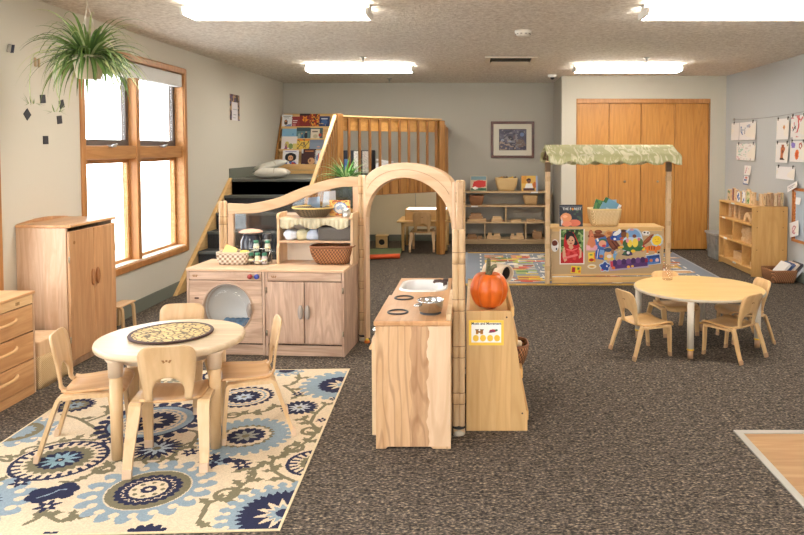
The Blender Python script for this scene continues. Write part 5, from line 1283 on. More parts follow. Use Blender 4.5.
# ------------------------------------------------------------------ under the loft
for x0, x1, z0, z1, lab, y in ((-1.66,-.935,.10,.84,'wide cream board on the back wall under the loft',YB-.02),(-.925,-.52,.10,.84,'narrow cream board on the back wall under the loft beside the wide one',YB-.02)):
    t = thing('wall_board', lab, 'board', ((x0+x1)/2,y,z0)); b = MB(); b.bx(x0,x1,y-.0,y+.019,z0,z1); b.build('panel', plain('board_cream', (228,214,184), .7), t, bevel=.003)
t = thing('fill_strip_light', 'unseen slim strip light added under the loft deck for fill', 'strip light', (-1.2,9.9,LZ-.06))  # hidden lamp added to brighten the cream boards and floor below
b = MB(); b.bx(-1.6,-.8,9.86,9.94,LZ-.08,LZ-.061); b.build('housing', FIX, t)
b = MB(); b.bx(-1.58,-.82,9.865,9.935,LZ-.10,LZ-.0805); b.build('diffuser', emit('fill_strip_diffuser', (255,236,206), 13.0), t)
t = thing('wooden_table', 'square wooden table under the loft carrying a light box', 'table', (-.7,10.0,0))
b = MB(); b.bx(-1.10,-.34,9.66,10.38,.398,.42); b.build('tabletop', SHELF_X, t, bevel=.006)
b = MB(); b.bx(-1.03,-.41,9.73,9.75,.34,.398); b.bx(-1.03,-.41,10.29,10.31,.34,.398); b.bx(-1.03,-1.01,9.75,10.29,.34,.398); b.bx(-.43,-.41,9.75,10.29,.34,.398); b.build('apron', SHELF_X, t)
for x in (-1.02,-.42):
    for y in (9.74,10.3): b = MB(); b.tube([(x,y,0),(x,y,.398)], [.020,.026], 16); b.build('leg', SHELF, t)
t = thing('light_box', 'low wooden light box with a bright white top on the table under the loft', 'light box', (-.7,10.0,.42))
b = MB(); b.ring(rrect(-1.0,-.40,9.82,10.28,.01,3), rrect(-.98,-.42,9.84,10.26,.01,3), 'z', .421, .565); b.build('frame', SHELF_X, t)
b = MB(); b.bx(-.98,-.42,9.84,10.26,.545,.56); b.build('light_top', emit('light_panel', (255,255,255), 1.6), t)
copy_thing(s0, (-.745, 9.745, 0), 0, 'beech chair with its back to us at the table under the loft', group='chairs under the loft', scale=(1.1,1.1,1.22))
t = thing('toy_box', 'small wooden toy box with a round hole on the floor under the loft', 'toy', (-1.35,10.05,0))
hx, hz, hr = -1.352, .085, .042; n = 32
ou = []; inn2 = []
for i in range(n):
    a = 2*PI*i/n+PI/4; c_, s_ = math.cos(a), math.sin(a); k = min(.085/abs(c_) if abs(c_) > 1e-6 else 9, .083/abs(s_) if abs(s_) > 1e-6 else 9); ou.append((hx+c_*k, hz+s_*k)); inn2.append((hx+hr*c_, hz+hr*s_))
b = MB(); b.ring(ou, inn2, 'y', 9.98, 9.995); b.build('front', SHELF_X, t)
b = MB(); b.bx(hx-.085,hx+.085,10.0,10.12,.002,.168); b.build('dark_inside', plain('inside_dark', (30,24,20), .9), t)
b = MB(); b.bx(hx-.09,hx+.09,9.975,10.125,.169,.18); b.build('lid', SHELF_X, t, bevel=.003)
t = thing('play_mat', 'green play mat with an orange rolled edge on the floor seen through the arch', 'mat', (-1.3,9.3,0))
b = MB(); b.prism([(-1.55,8.94),(-1.0,9.06),(-1.03,9.78),(-1.6,9.7)], 'z', .001, .03); b.build('mat_body', plain('mat_green', (110,124,84), .9, var=.1, vscale=30), t, bevel=.01)
b = MB(); b.tube([(-1.56,8.92,.034),(-.99,9.04,.034)], .03, 14); b.build('orange_roll', plain('roll_orange', (226,92,44), .55), t)

# ------------------------------------------------------------------ stand with tank and plant behind the wave panel
t = thing('plant_stand', 'tall narrow wooden stand behind the wave-topped panel', 'stand', (-1.07,5.72,0))
for x in (-1.19,-.98):
    for y in (5.58,5.84): b = MB(); b.bx(x-.015,x+.015,y-.015,y+.015,0,.93); b.build('leg', PINE, t)
b = MB(); b.bx(-1.21,-.955,5.55,5.87,.93,.95); b.build('top', PINE_X, t, bevel=.004)
b = MB(); b.bx(-1.19,-.975,5.57,5.85,.4,.415); b.build('shelf', PINE_X, t)
t = thing('fish_tank', 'small dark glass tank with pebbles behind the wave-topped panel, under the green plant', 'tank', (-1.08,5.7,.951))
b = MB(); b.ring(rrect(-1.17,-.985,5.6,5.8,.01,3), rrect(-1.164,-.991,5.606,5.794,.008,3), 'z', .952, 1.145); b.bx(-1.164,-.991,5.606,5.794,.952,.957); b.build('tank_glass', clear('tank_glass', (.72,.82,.82), .1), t)
b = MB(); b.bx(-1.16,-.995,5.61,5.79,.958,1.11); b.build('water', plain('tank_water', (62,84,84), .1, var=.5, vscale=60), t)
t = thing('potted_plant', 'leafy green grassy plant above the wave-topped panel by the arch', 'plant', (-1.06,5.7,1.146))
b = MB(); b.lathe([(.05,1.147),(.07,1.15),(.078,1.20),(.074,1.20),(.06,1.19),(0,1.185)], (-1.07,5.7,0), 24); b.build('pot', plain('pot_dark', (70,66,60), .5), t)
def blades(cx, cy, z0, n, len0, len1, w, seed, up=(.35,1.3), droop=1.0, spread=1.0, seg=7, flat=1):
    rr = random.Random(seed); b = MB()
    for i in range(n):
        a = rr.random()*2*PI; el = rr.uniform(*up); L = rr.uniform(len0, len1); ww = w*rr.uniform(.7,1.2)
        d = Vector((math.cos(a)*math.cos(el)*spread, math.sin(a)*math.cos(el)*spread*flat, math.sin(el)))
        p = Vector((cx+.025*math.cos(a), cy+.025*math.sin(a), z0)); pts = []; side = Vector((-math.sin(a), math.cos(a), 0))
        tw = rr.uniform(-.5,.5)
        for k in range(seg+1):
            u = k/seg; wd = ww*(.6+.4*math.sin(PI*min(1,u*1.4)))*(1-u**3*.9)
            sd = (side*math.cos(tw*u)+Vector((0,0,1))*math.sin(tw*u))
            pts += [p-sd*wd/2, p+Vector((0,0,-wd*.22)), p+sd*wd/2]
            d = (d+Vector((0,0,-droop*(.10+.30*u)*L/.3*.55))).normalized(); p = p+d*L/seg
        b.grid(pts, 3, seg+1, mi=0 if rr.random() < .6 else (1 if rr.random() < .55 else 2))
    return b
LEAFS = [plain('leaf_mid', (112,142,74), .45, var=.2, vscale=30), plain('leaf_dark', (74,102,52), .45, var=.2, vscale=30), plain('leaf_pale', (188,198,140), .5, var=.2, vscale=30)]
LEAFS2 = [plain('leaf_bright', (104,164,80), .45), plain('leaf_deep', (62,116,54), .45), plain('leaf_tip', (196,220,160), .5)]
blades(-1.06,5.7,1.19,130,.14,.26,.013,11,up=(-.1,1.2),droop=1.6).build('foliage', LEAFS2, t, recalc=False)
# sheets behind the clear pane
for x0, x1, z0, z1, c, lab in ((-.405,-.29,.90,1.075,(150,170,196),'blue grey paper sheet behind the clear pane of the wave-topped panel'),(-.285,-.17,.92,1.12,(214,214,220),'white paper sheet behind the clear pane of the wave-topped panel')):
    t = K('paper_sheet', lab, 'paper', 'sheets behind the clear pane', (x0+x1)/2, ly+.0035, z0)
    b = MB(); w = (x1-x0)/2; b.add([(-w,0,0),(w,0,0),(w*.9,.002,z1-z0),(-w*.6,.002,z1-z0-.01),(-w,.0035,0),(w,.0035,0),(w*.9,.0045,z1-z0),(-w*.6,.0045,z1-z0-.01)], [(0,1,2,3),(7,6,5,4),(0,4,5,1),(1,5,6,2),(2,6,7,3),(3,7,4,0)])
    b.build('sheet', plain('sheet_%d' % c[0], c, .7), t, W=False)

# ------------------------------------------------------------------ hanging spider plant
px0, py0 = -2.40, 4.36
t = thing('hanging_spider_plant', 'big spider plant in a cream pot hanging before the window', 'plant', (px0,py0,1.88))
b = MB(); b.lathe([(0,1.865),(.062,1.866),(.068,1.872),(.088,1.985),(.093,1.99),(.093,2.005),(.085,2.005),(.08,1.985),(0,1.98)], (px0,py0,0), 32); b.build('pot', plain('pot_cream', (196,186,160), .5), t)
b = blades(px0,py0,1.99,150,.28,.50,.019,4,up=(-.1,1.3),droop=1.25,spread=1.0,seg=9)
b2 = blades(px0,py0,2.0,130,.20,.38,.018,14,up=(-.1,.9),droop=2.6,spread=1.0,seg=9)
o_ = len(b.v); b.v += b2.v; b.f += [tuple(i+o_ for i in f) for f in b2.f]; b.mi += b2.mi; b.sm += b2.sm
b.build('foliage', LEAFS, t, recalc=False)
b = MB()
for k in range(3):
    a = 2*PI*k/3+.4; b.tube([(px0+.09*math.cos(a), py0+.09*math.sin(a), 2.0),(px0,py0,2.32)], .0022, 6)
b.tube([(px0,py0,2.32),(px0,py0,ZC)], .0025, 6); b.build('hanger_cords', plain('cord_white', (220,214,200), .7), t)
b = MB(); b.lathe([(0,2.415),(.012,2.416),(.014,2.429)], (px0,py0,0), 12); b.build('ceiling_hook', STEEL, t)
for k, P in enumerate(([(0.03,0,1.99),(.10,-.03,1.95),(.12,-.04,1.82),(.105,-.03,1.75),(.13,-.03,1.70),(.10,-.03,1.64)], [(-.02,-.02,1.99),(-.16,-.02,1.93),(-.19,-.02,1.8),(-.17,-.02,1.72),(-.19,-.03,1.66)], [(-.03,0,1.99),(-.28,-.05,2.02),(-.33,-.05,1.9),(-.335,-.05,1.76),(-.32,-.05,1.71)])):
    P = smooth_path([(px0+x,py0+y,z) for x,y,z in P],5); b = MB(); b.tube(P, .0022, 6); rn = b.build('runner', LEAFS[2] if k else LEAFS[1], t)
    e = P[-1]; blades(e.x,e.y,e.z,12,.03,.08,.006,30+k,up=(-.6,1.2),droop=1.3,seg=4).build('plantlet', LEAFS, rn, recalc=False)
# ------------------------------------------------------------------ shelf on the back wall
t = thing('low_shelf', 'low open birch shelf against the back wall under the framed picture', 'shelf', (.43,10.57,0))
fx0, fx1, fy0, fy1 = -.20, 1.06, 10.40, 10.73
for x in (fx0, fx1-.02): b = MB(); b.bx(x,x+.02,fy0,fy1,.0,.786); b.build('side_panel', SHELF_T, t, bevel=.003)
for z in (.786,.577,.33,.068): b = MB(); b.bx(fx0+.02 if z < .78 else fx0-.005,fx1-.02 if z < .78 else fx1+.005,fy0-.004,fy1,z-.022,z); b.build('shelf_board', SHELF_T, t, bevel=.003)
for x, z0, z1 in ((.447,.331,.554),(.134,.069,.307),(.745,.069,.307)): b = MB(); b.bx(x-.009,x+.009,fy0+.002,fy1-.01,z0,z1); b.build('divider', SHELF_T, t)
b = MB(); b.bx(fx0+.02,fx1-.02,fy0+.01,fy0+.03,.0,.045); b.build('base_rail', SHELF_T, t, bevel=.003)
for x, z in ((.87,.775),(-.02,.566)): b = MB(); b.bx(x-.05,x+.05,fy0-.0065,fy0-.0045,z-.012,z+.008); b.build('white_label', plain('label_white', (232,230,224), .6), t)
book('picture book with a red animal shape leaning on the left of the back shelf top', -.085, .165, .787, 1.02, 10.45, .18, bk((206,190,160),[('rect',.05,.95,.72,.96,(120,150,160)),('poly',[(.12,.28),(.2,.62),(.5,.72),(.92,.66),(.94,.3),(.5,.22)],(200,56,50)),('rect',.05,.95,.03,.2,(70,110,80)),('ell',.3,.2,.16,.09,(230,230,226)),('ell',.7,.13,.2,.06,(40,90,60))]), group='picture books on the back shelf', thick=.03)
book('yellow picture book with a dark-haired figure leaning on the right of the back shelf top', .68, .925, .787, 1.02, 10.45, .18, bk((226,180,90),[('rect',0,.3,.5,1,(214,150,60)),('ell',.45,.72,.14,.12,(46,34,34)),('ell',.46,.62,.10,.12,(120,70,50)),('poly',[(.3,.5),(.65,.5),(.7,.2),(.2,.2)],(236,232,226)),('rect',.1,.8,.03,.2,(90,60,60)),('ell',.8,.4,.1,.2,(206,110,50)),('rect',.88,1,0,1,(160,176,206))]), group='picture books on the back shelf', thick=.03)
STRAW = weave('straw_weave', (196,160,104), (232,204,150), 95, bump=.4)
t = thing('straw_basket', 'pale straw basket of toys in the middle of the back shelf top', 'basket', (.457,10.56,.787))
basket('b', t, .457, 10.56, .787, .975, .335, .24, .235, .18, .04, STRAW, .010, plain('rim_straw2', (226,196,140), .6), .009)
for k, (x, y, c) in enumerate(((.36,10.54,(206,150,60)),(.44,10.57,(120,100,70)),(.52,10.53,(236,196,70)),(.57,10.58,(90,70,60)),(.40,10.60,(150,110,60)))):
    tt = thing('toy_figure', ('orange toy at the left in the straw basket','dark brown toy in the middle of the straw basket','yellow toy at the front right of the straw basket','black-brown toy at the right in the straw basket','tan toy at the back of the straw basket')[k], 'toy', (x,y,.95), 0, 'toys in the straw basket')
    b = MB(); b.ball((x,y,.965), .036, 14, 10, sx=1.2, sz=.8); b.ball((x+.025,y-.01,.988), .018, 10, 8); b.build('body', plain('toy_%d' % k, c, .5), tt)
t = thing('small_basket', 'small brown wicker basket on the upper left shelf of the back shelf', 'basket', (.0,10.52,.578))
basket('b', t, .005, 10.53, .578, .715, .225, .19, .17, .14, .03, BROWN_W, .008, plain('rim_brown', (134,84,52), .6), .008)
for q, (dx, w_) in enumerate(((-.055,'left'),(0,'middle'),(.055,'right'))):
    t = thing('toy_figure', 'dark toy at the %s of the small brown wicker basket on the back shelf' % w_, 'toy', (dx,10.53,.66), 0, 'toys in the small brown basket')
    b = MB(); b.ball((dx,10.53,.695+.006*(q % 2)), .030, 12, 8, sx=.85, sy=1.6); b.ball((dx+.01,10.50,.715), .017, 10, 8); b.build('body', plain('toy_dark', (54,46,44), .6), t)
t = thing('small_basket', 'small tan basket with dark hand holes on the upper right shelf of the back shelf', 'basket', (.82,10.52,.578))
basket('b', t, .82, 10.53, .578, .715, .215, .19, .165, .14, .03, weave('tan_weave', (186,146,96), (214,178,128), 90), .008, plain('rim_tan', (200,164,112), .6), .008)
b = MB()
for s in (-1, 1): b.tube([(.80+s*.022,10.4505,.672),(.80+s*.022,10.444,.672)], .019, 14)
b.build('hand_holes', plain('hole_dark', (40,30,26), .9), t)
def block(name, lab, cat, boxes, group=None, mat=None, loc=None):
    x = sum((q[0]+q[1])/2 for q in boxes)/len(boxes); y = sum((q[2]+q[3])/2 for q in boxes)/len(boxes); z = min(q[4] for q in boxes)
    b = MB()
    for q in boxes: b.bx(*q)
    o = b.build(name, mat or BLOCK, None, bevel=.004); return tag(o, lab, cat, group)
g = 'wooden toys on the back shelf'
block('wooden_plank', 'flat wooden tray under the log stack on the middle left of the back shelf', 'toy block', [(-.13,.15,10.44,10.6,.331,.368)], g)
block('wooden_log', 'dark bark log on the flat tray of the back shelf', 'toy block', [(-.10,.10,10.46,10.56,.369,.415),(-.08,.08,10.47,10.55,.416,.455)], g, BLOCK_D)
block('wooden_truck', 'wooden toy truck with a dark top left of the middle divider of the back shelf', 'toy', [(.23,.40,10.44,10.54,.331,.372),(.25,.38,10.45,10.53,.373,.405)], g)
block('wooden_plank', 'flat wooden plank just right of the middle divider of the back shelf', 'toy block', [(.53,.68,10.44,10.56,.331,.358)], g)
block('wooden_plank', 'stepped wooden plank at the right end of the middle row of the back shelf', 'toy block', [(.76,.89,10.44,10.56,.331,.365),(.90,.99,10.44,10.56,.331,.352)], g)
block('wooden_plank', 'dark wooden plank lying in the bottom left bay of the back shelf', 'toy block', [(-.13,.02,10.44,10.6,.069,.11),(-.12,0,10.45,10.55,.111,.135),(.03,.09,10.44,10.5,.069,.115)], g, BLOCK_D)
block('wooden_vehicle', 'blocky wooden vehicle at the left of the bottom middle bay of the back shelf', 'toy', [(.165,.37,10.44,10.54,.069,.115),(.18,.24,10.45,10.53,.116,.155),(.27,.36,10.45,10.53,.116,.15)], g)
block('wooden_vehicle', 'blocky wooden vehicle at the right of the bottom middle bay of the back shelf', 'toy', [(.515,.72,10.44,10.54,.069,.11),(.53,.57,10.45,10.53,.111,.15),(.61,.70,10.45,10.53,.111,.155)], g)
block('wooden_house', 'cube-shaped wooden toy house with a chimney in the bottom right bay of the back shelf', 'toy', [(.85,.99,10.44,10.56,.069,.18),(.87,.90,10.47,10.52,.181,.205)], g, BLOCK_D)

# ------------------------------------------------------------------ framed picture, poster
def wallart(name, lab, cat, M, loc, w, h, func, nx, ny, part='print', t_=.003, group=None):
    t = thing(name, lab, cat, loc, 0, group); art(part, w, h, t_, func, nx, ny, t, M=M, loc=loc, rough=.6); return t
t = thing('framed_picture', 'framed dark print in a mahogany frame on the back wall', 'picture', (.56,YB,1.28))
fo = [(.228,1.278),(.892,1.278),(.892,1.84),(.228,1.84)]; fi = [(.268,1.318),(.852,1.318),(.852,1.80),(.268,1.80)]
b = MB(); b.ring(fo, fi, 'y', YB-.03, YB-.002); b.build('frame', wood('mahogany', (70,34,22), (96,50,34), 'x', 5, 10, .3), t, bevel=.006)
b = MB(); b.bx(.268,.852,YB-.016,YB-.012,1.318,1.80); b.build('mat_board', plain('mat_board', (214,208,192), .7), t)
b = MB(); b.ring([(.352,1.398),(.772,1.398),(.772,1.722),(.352,1.722)], [(.360,1.406),(.764,1.406),(.764,1.714),(.360,1.714)], 'y', YB-.018, YB-.0155); b.build('mat_bevel', plain('bevel_dark', (60,40,36), .6), t)
art('print', .408, .312, .001, lambda U, V: paint(U, V, (84,82,98), [('noise',3,7,.55,(102,100,118)),('noise',14,9,.62,(70,68,82)),('ell',.4,.55,.09,.14,(62,58,66)),('ell',.6,.6,.08,.16,(110,96,100)),('noise',8,12,.66,(168,150,136),(0,1,0,.5)),('ell',.45,.42,.12,.05,(160,164,180)),('ell',.76,.32,.13,.2,(124,106,96)),('ell',.12,.47,.06,.06,(160,166,184)),('poly',[(.7,.5),(.9,.5),(1,.2),(.6,.2)],(120,104,96)),('noise',30,16,.74,(140,136,140)),('ell',.85,.75,.08,.1,(110,130,170))]), 70, 52, t, loc=(.358,YB-.0165,1.404))
RL, RR = rotz(PI/2), rotz(-PI/2)
t = wallart('small_poster', 'small tall poster with a leafy border on the left wall beyond the window', 'poster', RL, (XL+.004, 8.40, 1.77), .35, .315, lambda U, V: paint(U, V, (70,56,52), [('noise',2,9,.55,(140,110,90)),('noise',11,9,.6,(96,80,110)),('noise',6,10,.66,(180,150,110)),('rect',.22,.8,.0,.70,(222,218,222)),('rect',.35,.65,.2,.24,(150,150,156)),('rect',.3,.7,.4,.44,(170,170,176)),('rect',.3,.6,.1,.13,(170,170,176))]), 34, 34)

# ------------------------------------------------------------------ play market stand
MA = .0436; MXo, MYo = .79, 7.36
t = thing('market_stand', 'wooden play market stand with a leaf-patterned pale green awning', 'market stand', (MXo, MYo, .006), MA)
MW, MD = 1.205, .36
TAUPE = plain('panel_taupe', (190,162,124), .6, var=.03, vscale=12)
b = MB(); b.bx(.012,MW-.012,.0,.012,.085,.575); fp = b.build('front_panel', TAUPE, t, W=False)
b = MB(); b.bx(-.005,MW+.005,-.012,MD,.575,.592); b.build('worktop', SHELF_X, t, bevel=.004, W=False)
for x in (-.002,MW-.016): b = MB(); b.bx(x,x+.018,-.006,MD,.04,.575); b.build('side_panel', SHELF_T, t, bevel=.003, W=False)
b = MB(); b.bx(.016,MW-.016,-.008,.014,.075,.095); b.bx(.016,MW-.016,.0,.02,.0,.06); b.build('bottom_rail', SHELF_X, t, bevel=.003, W=False)
b = MB(); b.bx(.016,MW-.016,-.006,.012,.548,.575); b.build('upper_rail', SHELF_X, t, bevel=.003, W=False)
b = MB(); b.bx(.016,MW-.016,.02,MD-.02,.1,.115); b.build('inner_shelf', SHELF_X, t, W=False)
for x in (-.04, MW+.038):
    for y in (-.03,):
        b = MB(); b.bx(x-.025,x+.025,y-.022,y+.022,.0,1.295); p = b.build('post', POSTM, t, bevel=.008, W=False)
        b = MB(); z = .14
        while z < 1.2: b.bx(x-.0265,x+.0265,y-.0235,y+.0235,z,z+.05); z += .235
        b.build('joint_ring', wood('ring_wood', (176,138,98), (206,170,128), 'z', 4, 12, .4), p, W=False)
        b = MB(); b.bx(x-.0275,x+.0275,y-.0245,y+.0245,1.18,1.28); b.build('dark_sleeve', plain('sleeve_brown', (122,98,72), .6), p, W=False)
AX0, AX1 = -.075, 1.285; yr = -.02; ye0, ye1 = -.32, .28
def stripe_cloth():
    m, nt, bb = new_mat('awning_cloth'); N, L = nt.nodes, nt.links
    tc = N.new('ShaderNodeTexCoord'); mp = N.new('ShaderNodeMapping'); mp.inputs['Rotation'].default_value = (0,.35,.9); mp.inputs['Scale'].default_value = (9,2.4,4); L.new(tc.outputs['Object'], mp.inputs[0])
    n = N.new('ShaderNodeTexNoise'); n.inputs['Scale'].default_value = 1.6; n.inputs['Detail'].default_value = 2; n.inputs['Distortion'].default_value = .8; L.new(mp.outputs[0], n.inputs[0])
    w = N.new('ShaderNodeMath'); w.operation = 'MULTIPLY'; w.inputs[1].default_value = 22; L.new(n.outputs['Fac'], w.inputs[0]); sn = N.new('ShaderNodeMath'); sn.operation = 'SINE'; L.new(w.outputs[0], sn.inputs[0])
    r = N.new('ShaderNodeValToRGB'); e = r.color_ramp.elements; e[0].position = .35; e[0].color = S4((178,176,130)); e[1].position = .9; e[1].color = S4((216,210,178)); L.new(sn.outputs[0], r.inputs[0])
    mr = N.new('ShaderNodeMapRange'); mr.inputs[1].default_value = -1; L.new(sn.outputs[0], mr.inputs[0]); L.new(mr.outputs[0], r.inputs[0])
    L.new(r.outputs[0], bb.inputs['Base Color']); bb.inputs['Roughness'].default_value = .85; return m
b = MB(); nu = 61; pts = []
def aw(u, v):   # v 0 front hem .. ridge .. 1 back hem
    x = AX0+(AX1-AX0)*u
    return x
lines = [(-1,ye0-.004),(-.7,ye0-.003),(-.35,ye0-.001),(0,ye0),(.25,None),(.5,None),(.75,None),(1,yr)]
front = []
for k, (s, y) in enumerate(lines):
    for i in range(nu):
        u = i/(nu-1); x = AX0+(AX1-AX0)*u
        sc_ = abs(math.sin(u*PI*5.5+.2))
        if s <= 0:
            z = 1.347-(.045+.046*sc_)*(-s); yy = ye0-.004*(-s)+.006*math.sin(u*60)*(-s)
        else:
            yy = ye0+(yr-ye0)*s; z = 1.347+.115*s**.9-.018*math.sin(PI*s)*(.6+.4*math.sin(u*21))
            x = x+(.012 if u > .5 else -.012)*(1-s)*(1 if u in (0,1) else 1)*abs(2*u-1)
        front.append((x,yy,z))
b.grid(front, nu, len(lines)); CL = stripe_cloth(); b.build('awning_front', CL, t, W=False, solid=.004)
b = MB(); b.grid([(x, 2*yr-y, z-.012) for x,y,z in front], nu, len(lines)); b.build('awning_back', CL, t, W=False, solid=.004)
b = MB()
for x in (-.04, MW+.038):
    b.tube([(x,ye0+.01,1.322),(x,yr,1.43),(x,ye1-.01,1.31)], .012, 10); b.tube([(x,-.03,1.29),(x,-.03,1.43)], .012, 8)
b.tube([(-.05,yr,1.432),(MW+.05,yr,1.432)], .012, 10); b.tube([(-.05,ye0+.012,1.322),(MW+.05,ye0+.012,1.322)], .010, 10); b.tube([(-.05,ye1-.012,1.31),(MW+.05,ye1-.012,1.31)], .010, 10)
b.build('awning_frame', plain('frame_brown', (110,80,54), .6), t, W=False)
def Mk(x, y, z): c, s = math.cos(MA), math.sin(MA); return (MXo+c*x-s*y, MYo+s*x+c*y, .006+z)
# THE FOREST book
t = thing('picture_book', 'dark picture book titled the Forest standing on the market stand counter', 'book', Mk(.105,.07,.5925), MA); t.rotation_euler = (-.12,0,MA)
art('front_cover', .25, .232, .003, bk((52,56,66),[('rect',.02,.98,.90,.93,(92,98,106)),('noise',12,9,.62,(64,84,72),(.45,1,.2,.75)),('ell',.28,.40,.24,.22,(226,150,104)),('ell',.64,.16,.26,.16,(206,112,88)),('ell',.30,.12,.22,.12,(226,140,110)),('ell',.24,.46,.10,.06,(240,180,140)),('poly',[(.05,.02),(.08,.45),(.15,.2)],(206,206,210))]), 52, 48, t, W=False)
b = MB(); b.bx(.003,.247,.0035,.018,.003,.229); b.build('pages', PAGES, t, W=False)
b = MB(); b.bx(0,.25,.0185,.021,0,.232); b.build('back_cover', plain('cover_forest', (50,54,64), .5), t, W=False)
for tx, xx, al in (('THE F', .128, 'RIGHT'), ('REST', .157, 'LEFT')): text_mesh('lettering', tx, .037, plain('letter_white', (226,226,224), .6), t, (xx,-.0006,.186), W=False, bold=.0003, align=al)
b = MB(); b.lathe([(0,0),(.013,0),(.013,.0006),(0,.0006)], (0,0,0), 20); b.v = [(.1425+p[0], -.0004-p[2], .186+p[1]) for p in b.v]; b.build('letter_circle', plain('letter_orange', (226,140,60), .6), t, W=False)
# straw basket with books
t = thing('straw_basket', 'pale ribbed straw basket of books on the market stand counter', 'basket', Mk(.605,.17,.5925), MA)
local_basket(t, 0, 0, .001, .178, .34, .24, .265, .19, .05, weave('rib_weave', (196,162,112), (236,210,164), 80, sz=.25, bump=.5), .010, plain('rim_straw2', (226,196,140), .6), .010)
def leanbook(lab, x, z, w, h, ry, base, items, y=.17, rx=-.1):
    t = thing('picture_book', lab, 'book', Mk(x,y,z), MA, 'books in the market basket'); t.rotation_euler = (rx, ry, MA)
    art('front_cover', w, h, .003, bk(base, items), 26, 22, t, W=False); b = MB(); b.bx(.002,w-.002,.0035,.012,.002,h-.002); b.build('pages', PAGES, t, W=False)
leanbook('light blue picture book with a white corner tilted in the market basket', .535,.735,.20,.19,.50,(112,160,186),[('rect',0,1,0,.2,(140,186,206)),('rect',.3,.7,.42,.5,(170,200,214)),('rect',.84,1,.74,1,(232,232,236)),('rect',0,.2,.7,1,(60,110,70))])
leanbook('green picture book leaning left behind the light blue one in the market basket', .475,.72,.17,.165,.30,(60,110,74),[('noise',4,7,.55,(90,140,80))], .20)
leanbook('yellow and blue picture book at the right of the market basket', .655,.72,.10,.145,-.05,(226,190,110),[('rect',.35,1,0,1,(150,176,196))], .19)
# the cut-outs on the front
def P_ell(cx, cz, rx, rz, n=18, a=0, wob=0, k=5):
    return [(cx+math.cos(a)*rx*(1+wob*math.sin(k*q))*math.cos(q)-math.sin(a)*rz*(1+wob*math.sin(k*q))*math.sin(q), cz+math.sin(a)*rx*(1+wob*math.sin(k*q))*math.cos(q)+math.cos(a)*rz*(1+wob*math.sin(k*q))*math.sin(q)) for q in [2*PI*i/n for i in range(n)]]
def P_rect(cx, cz, w, h, a=0):
    return [(cx+math.cos(a)*u-math.sin(a)*v, cz+math.sin(a)*u+math.cos(a)*v) for u, v in ((-w/2,-h/2),(w/2,-h/2),(w/2,h/2),(-w/2,h/2))]
GF = 'flat cut-outs on the front of the market stand'
CUT_K = [0]
def cut(lab, cat, x, z, shapes, name=None):
    """flat felt piece: first shape is the backing, the rest its printed picture, each a hair above the last"""
    CUT_K[0] += 1; lift = .0055+.0008*(CUT_K[0] % 5)*0
    t = thing(name or 'felt_cutout', lab, cat, Mk(x,-.0062,z-.006), MA, GF)
    shapes = [(c, [(u*1.2, v*1.2) for u, v in P]) for c, P in shapes]
    layers = {}
    for i, (c, poly) in enumerate(shapes):
        b = MB(); b.prism(poly, 'y', -.0022-.0004*i, .0004 if i else .003)
        layers[i] = (c, b)
    b = layers[0][1]; b.build('backing', plain('felt_%d_%d_%d' % shapes[0][0], shapes[0][0], .8), t, W=False)
    if len(shapes) > 1:
        q = MB(); mats = []; 
        for i in range(1, len(shapes)):
            c = shapes[i][0]; m = plain('felt_%d_%d_%d' % c, c, .8)
            if m not in mats: mats.append(m)
            q.add(layers[i][1].v, layers[i][1].f, mats.index(m))
        o = q.build('picture', mats, t, W=False)
W_ = (232,230,226)
t = thing('photo_poster', 'photo of a girl in a red headscarf pinned to the left of the market stand', 'photo', Mk(.226-.1325,-.0062,.397-.1925-.006), MA)
art('photo', .265, .385, .004, lambda U, V: paint(U, V, (236,230,222), [('rect',.05,.95,.035,.965,(64,96,48)),('noise',3,12,.5,(96,130,70),(.05,.95,.3,.965)),('noise',7,14,.64,(150,170,110),(.05,.95,.4,.965)),('noise',9,10,.6,(40,60,34),(.05,.95,.5,.965)),
    ('poly',[(.05,.3),(.16,.42),(.16,.66),(.25,.86),(.40,.92),(.56,.88),(.74,.62),(.86,.42),(.95,.3),(.95,.035),(.05,.035)],(186,36,40)),
    ('poly',[(.24,.86),(.34,.915),(.5,.90),(.58,.80),(.74,.56),(.66,.52),(.5,.55),(.3,.60),(.25,.7)],(26,22,24)),
    ('ell',.445,.645,.155,.135,(206,156,124)),('poly',[(.28,.78),(.32,.66),(.42,.78),(.52,.80),(.6,.7),(.58,.85),(.4,.88)],(28,24,26)),
    ('ell',.39,.665,.03,.014,(40,30,30)),('ell',.51,.66,.03,.014,(40,30,30)),('ell',.45,.58,.05,.016,(160,70,66)),('ell',.45,.62,.018,.014,(186,130,100)),
    ('poly',[(.38,.53),(.52,.53),(.56,.46),(.46,.40),(.36,.46)],(206,156,124)),
    ('poly',[(.12,.44),(.20,.48),(.24,.3),(.30,.12),(.2,.06),(.12,.2)],(210,166,136)),('poly',[(.78,.48),(.88,.42),(.88,.2),(.78,.16)],(210,166,136)),
    ('noise',5,11,.62,(210,64,66),(.25,.8,.06,.4)),('line',[(.2,.17),(.45,.22),(.7,.26)],.03,(226,120,120)),('line',[(.28,.42),(.5,.38),(.7,.43)],.015,(226,110,110))]), 66, 96, t, W=False)
cut('small brown and white cow face cut-out left of the girl photo', 'cut-out', .043,.405,[(W_,P_ell(0,0,.034,.055)),((110,52,36),P_ell(-.002,.022,.026,.026)),((232,228,226),P_ell(.004,-.022,.02,.022)),((60,60,70),P_rect(.014,-.03,.012,.02))])
cut('yellow and red pack cut-out below the girl photo', 'cut-out', .268,.147,[((236,206,60),P_rect(0,0,.09,.065,-.1)),((170,40,44),P_rect(-.022,0,.03,.045,-.1)),((90,130,60),P_rect(.022,.01,.02,.02)),((226,110,50),P_rect(.03,-.015,.02,.02))])
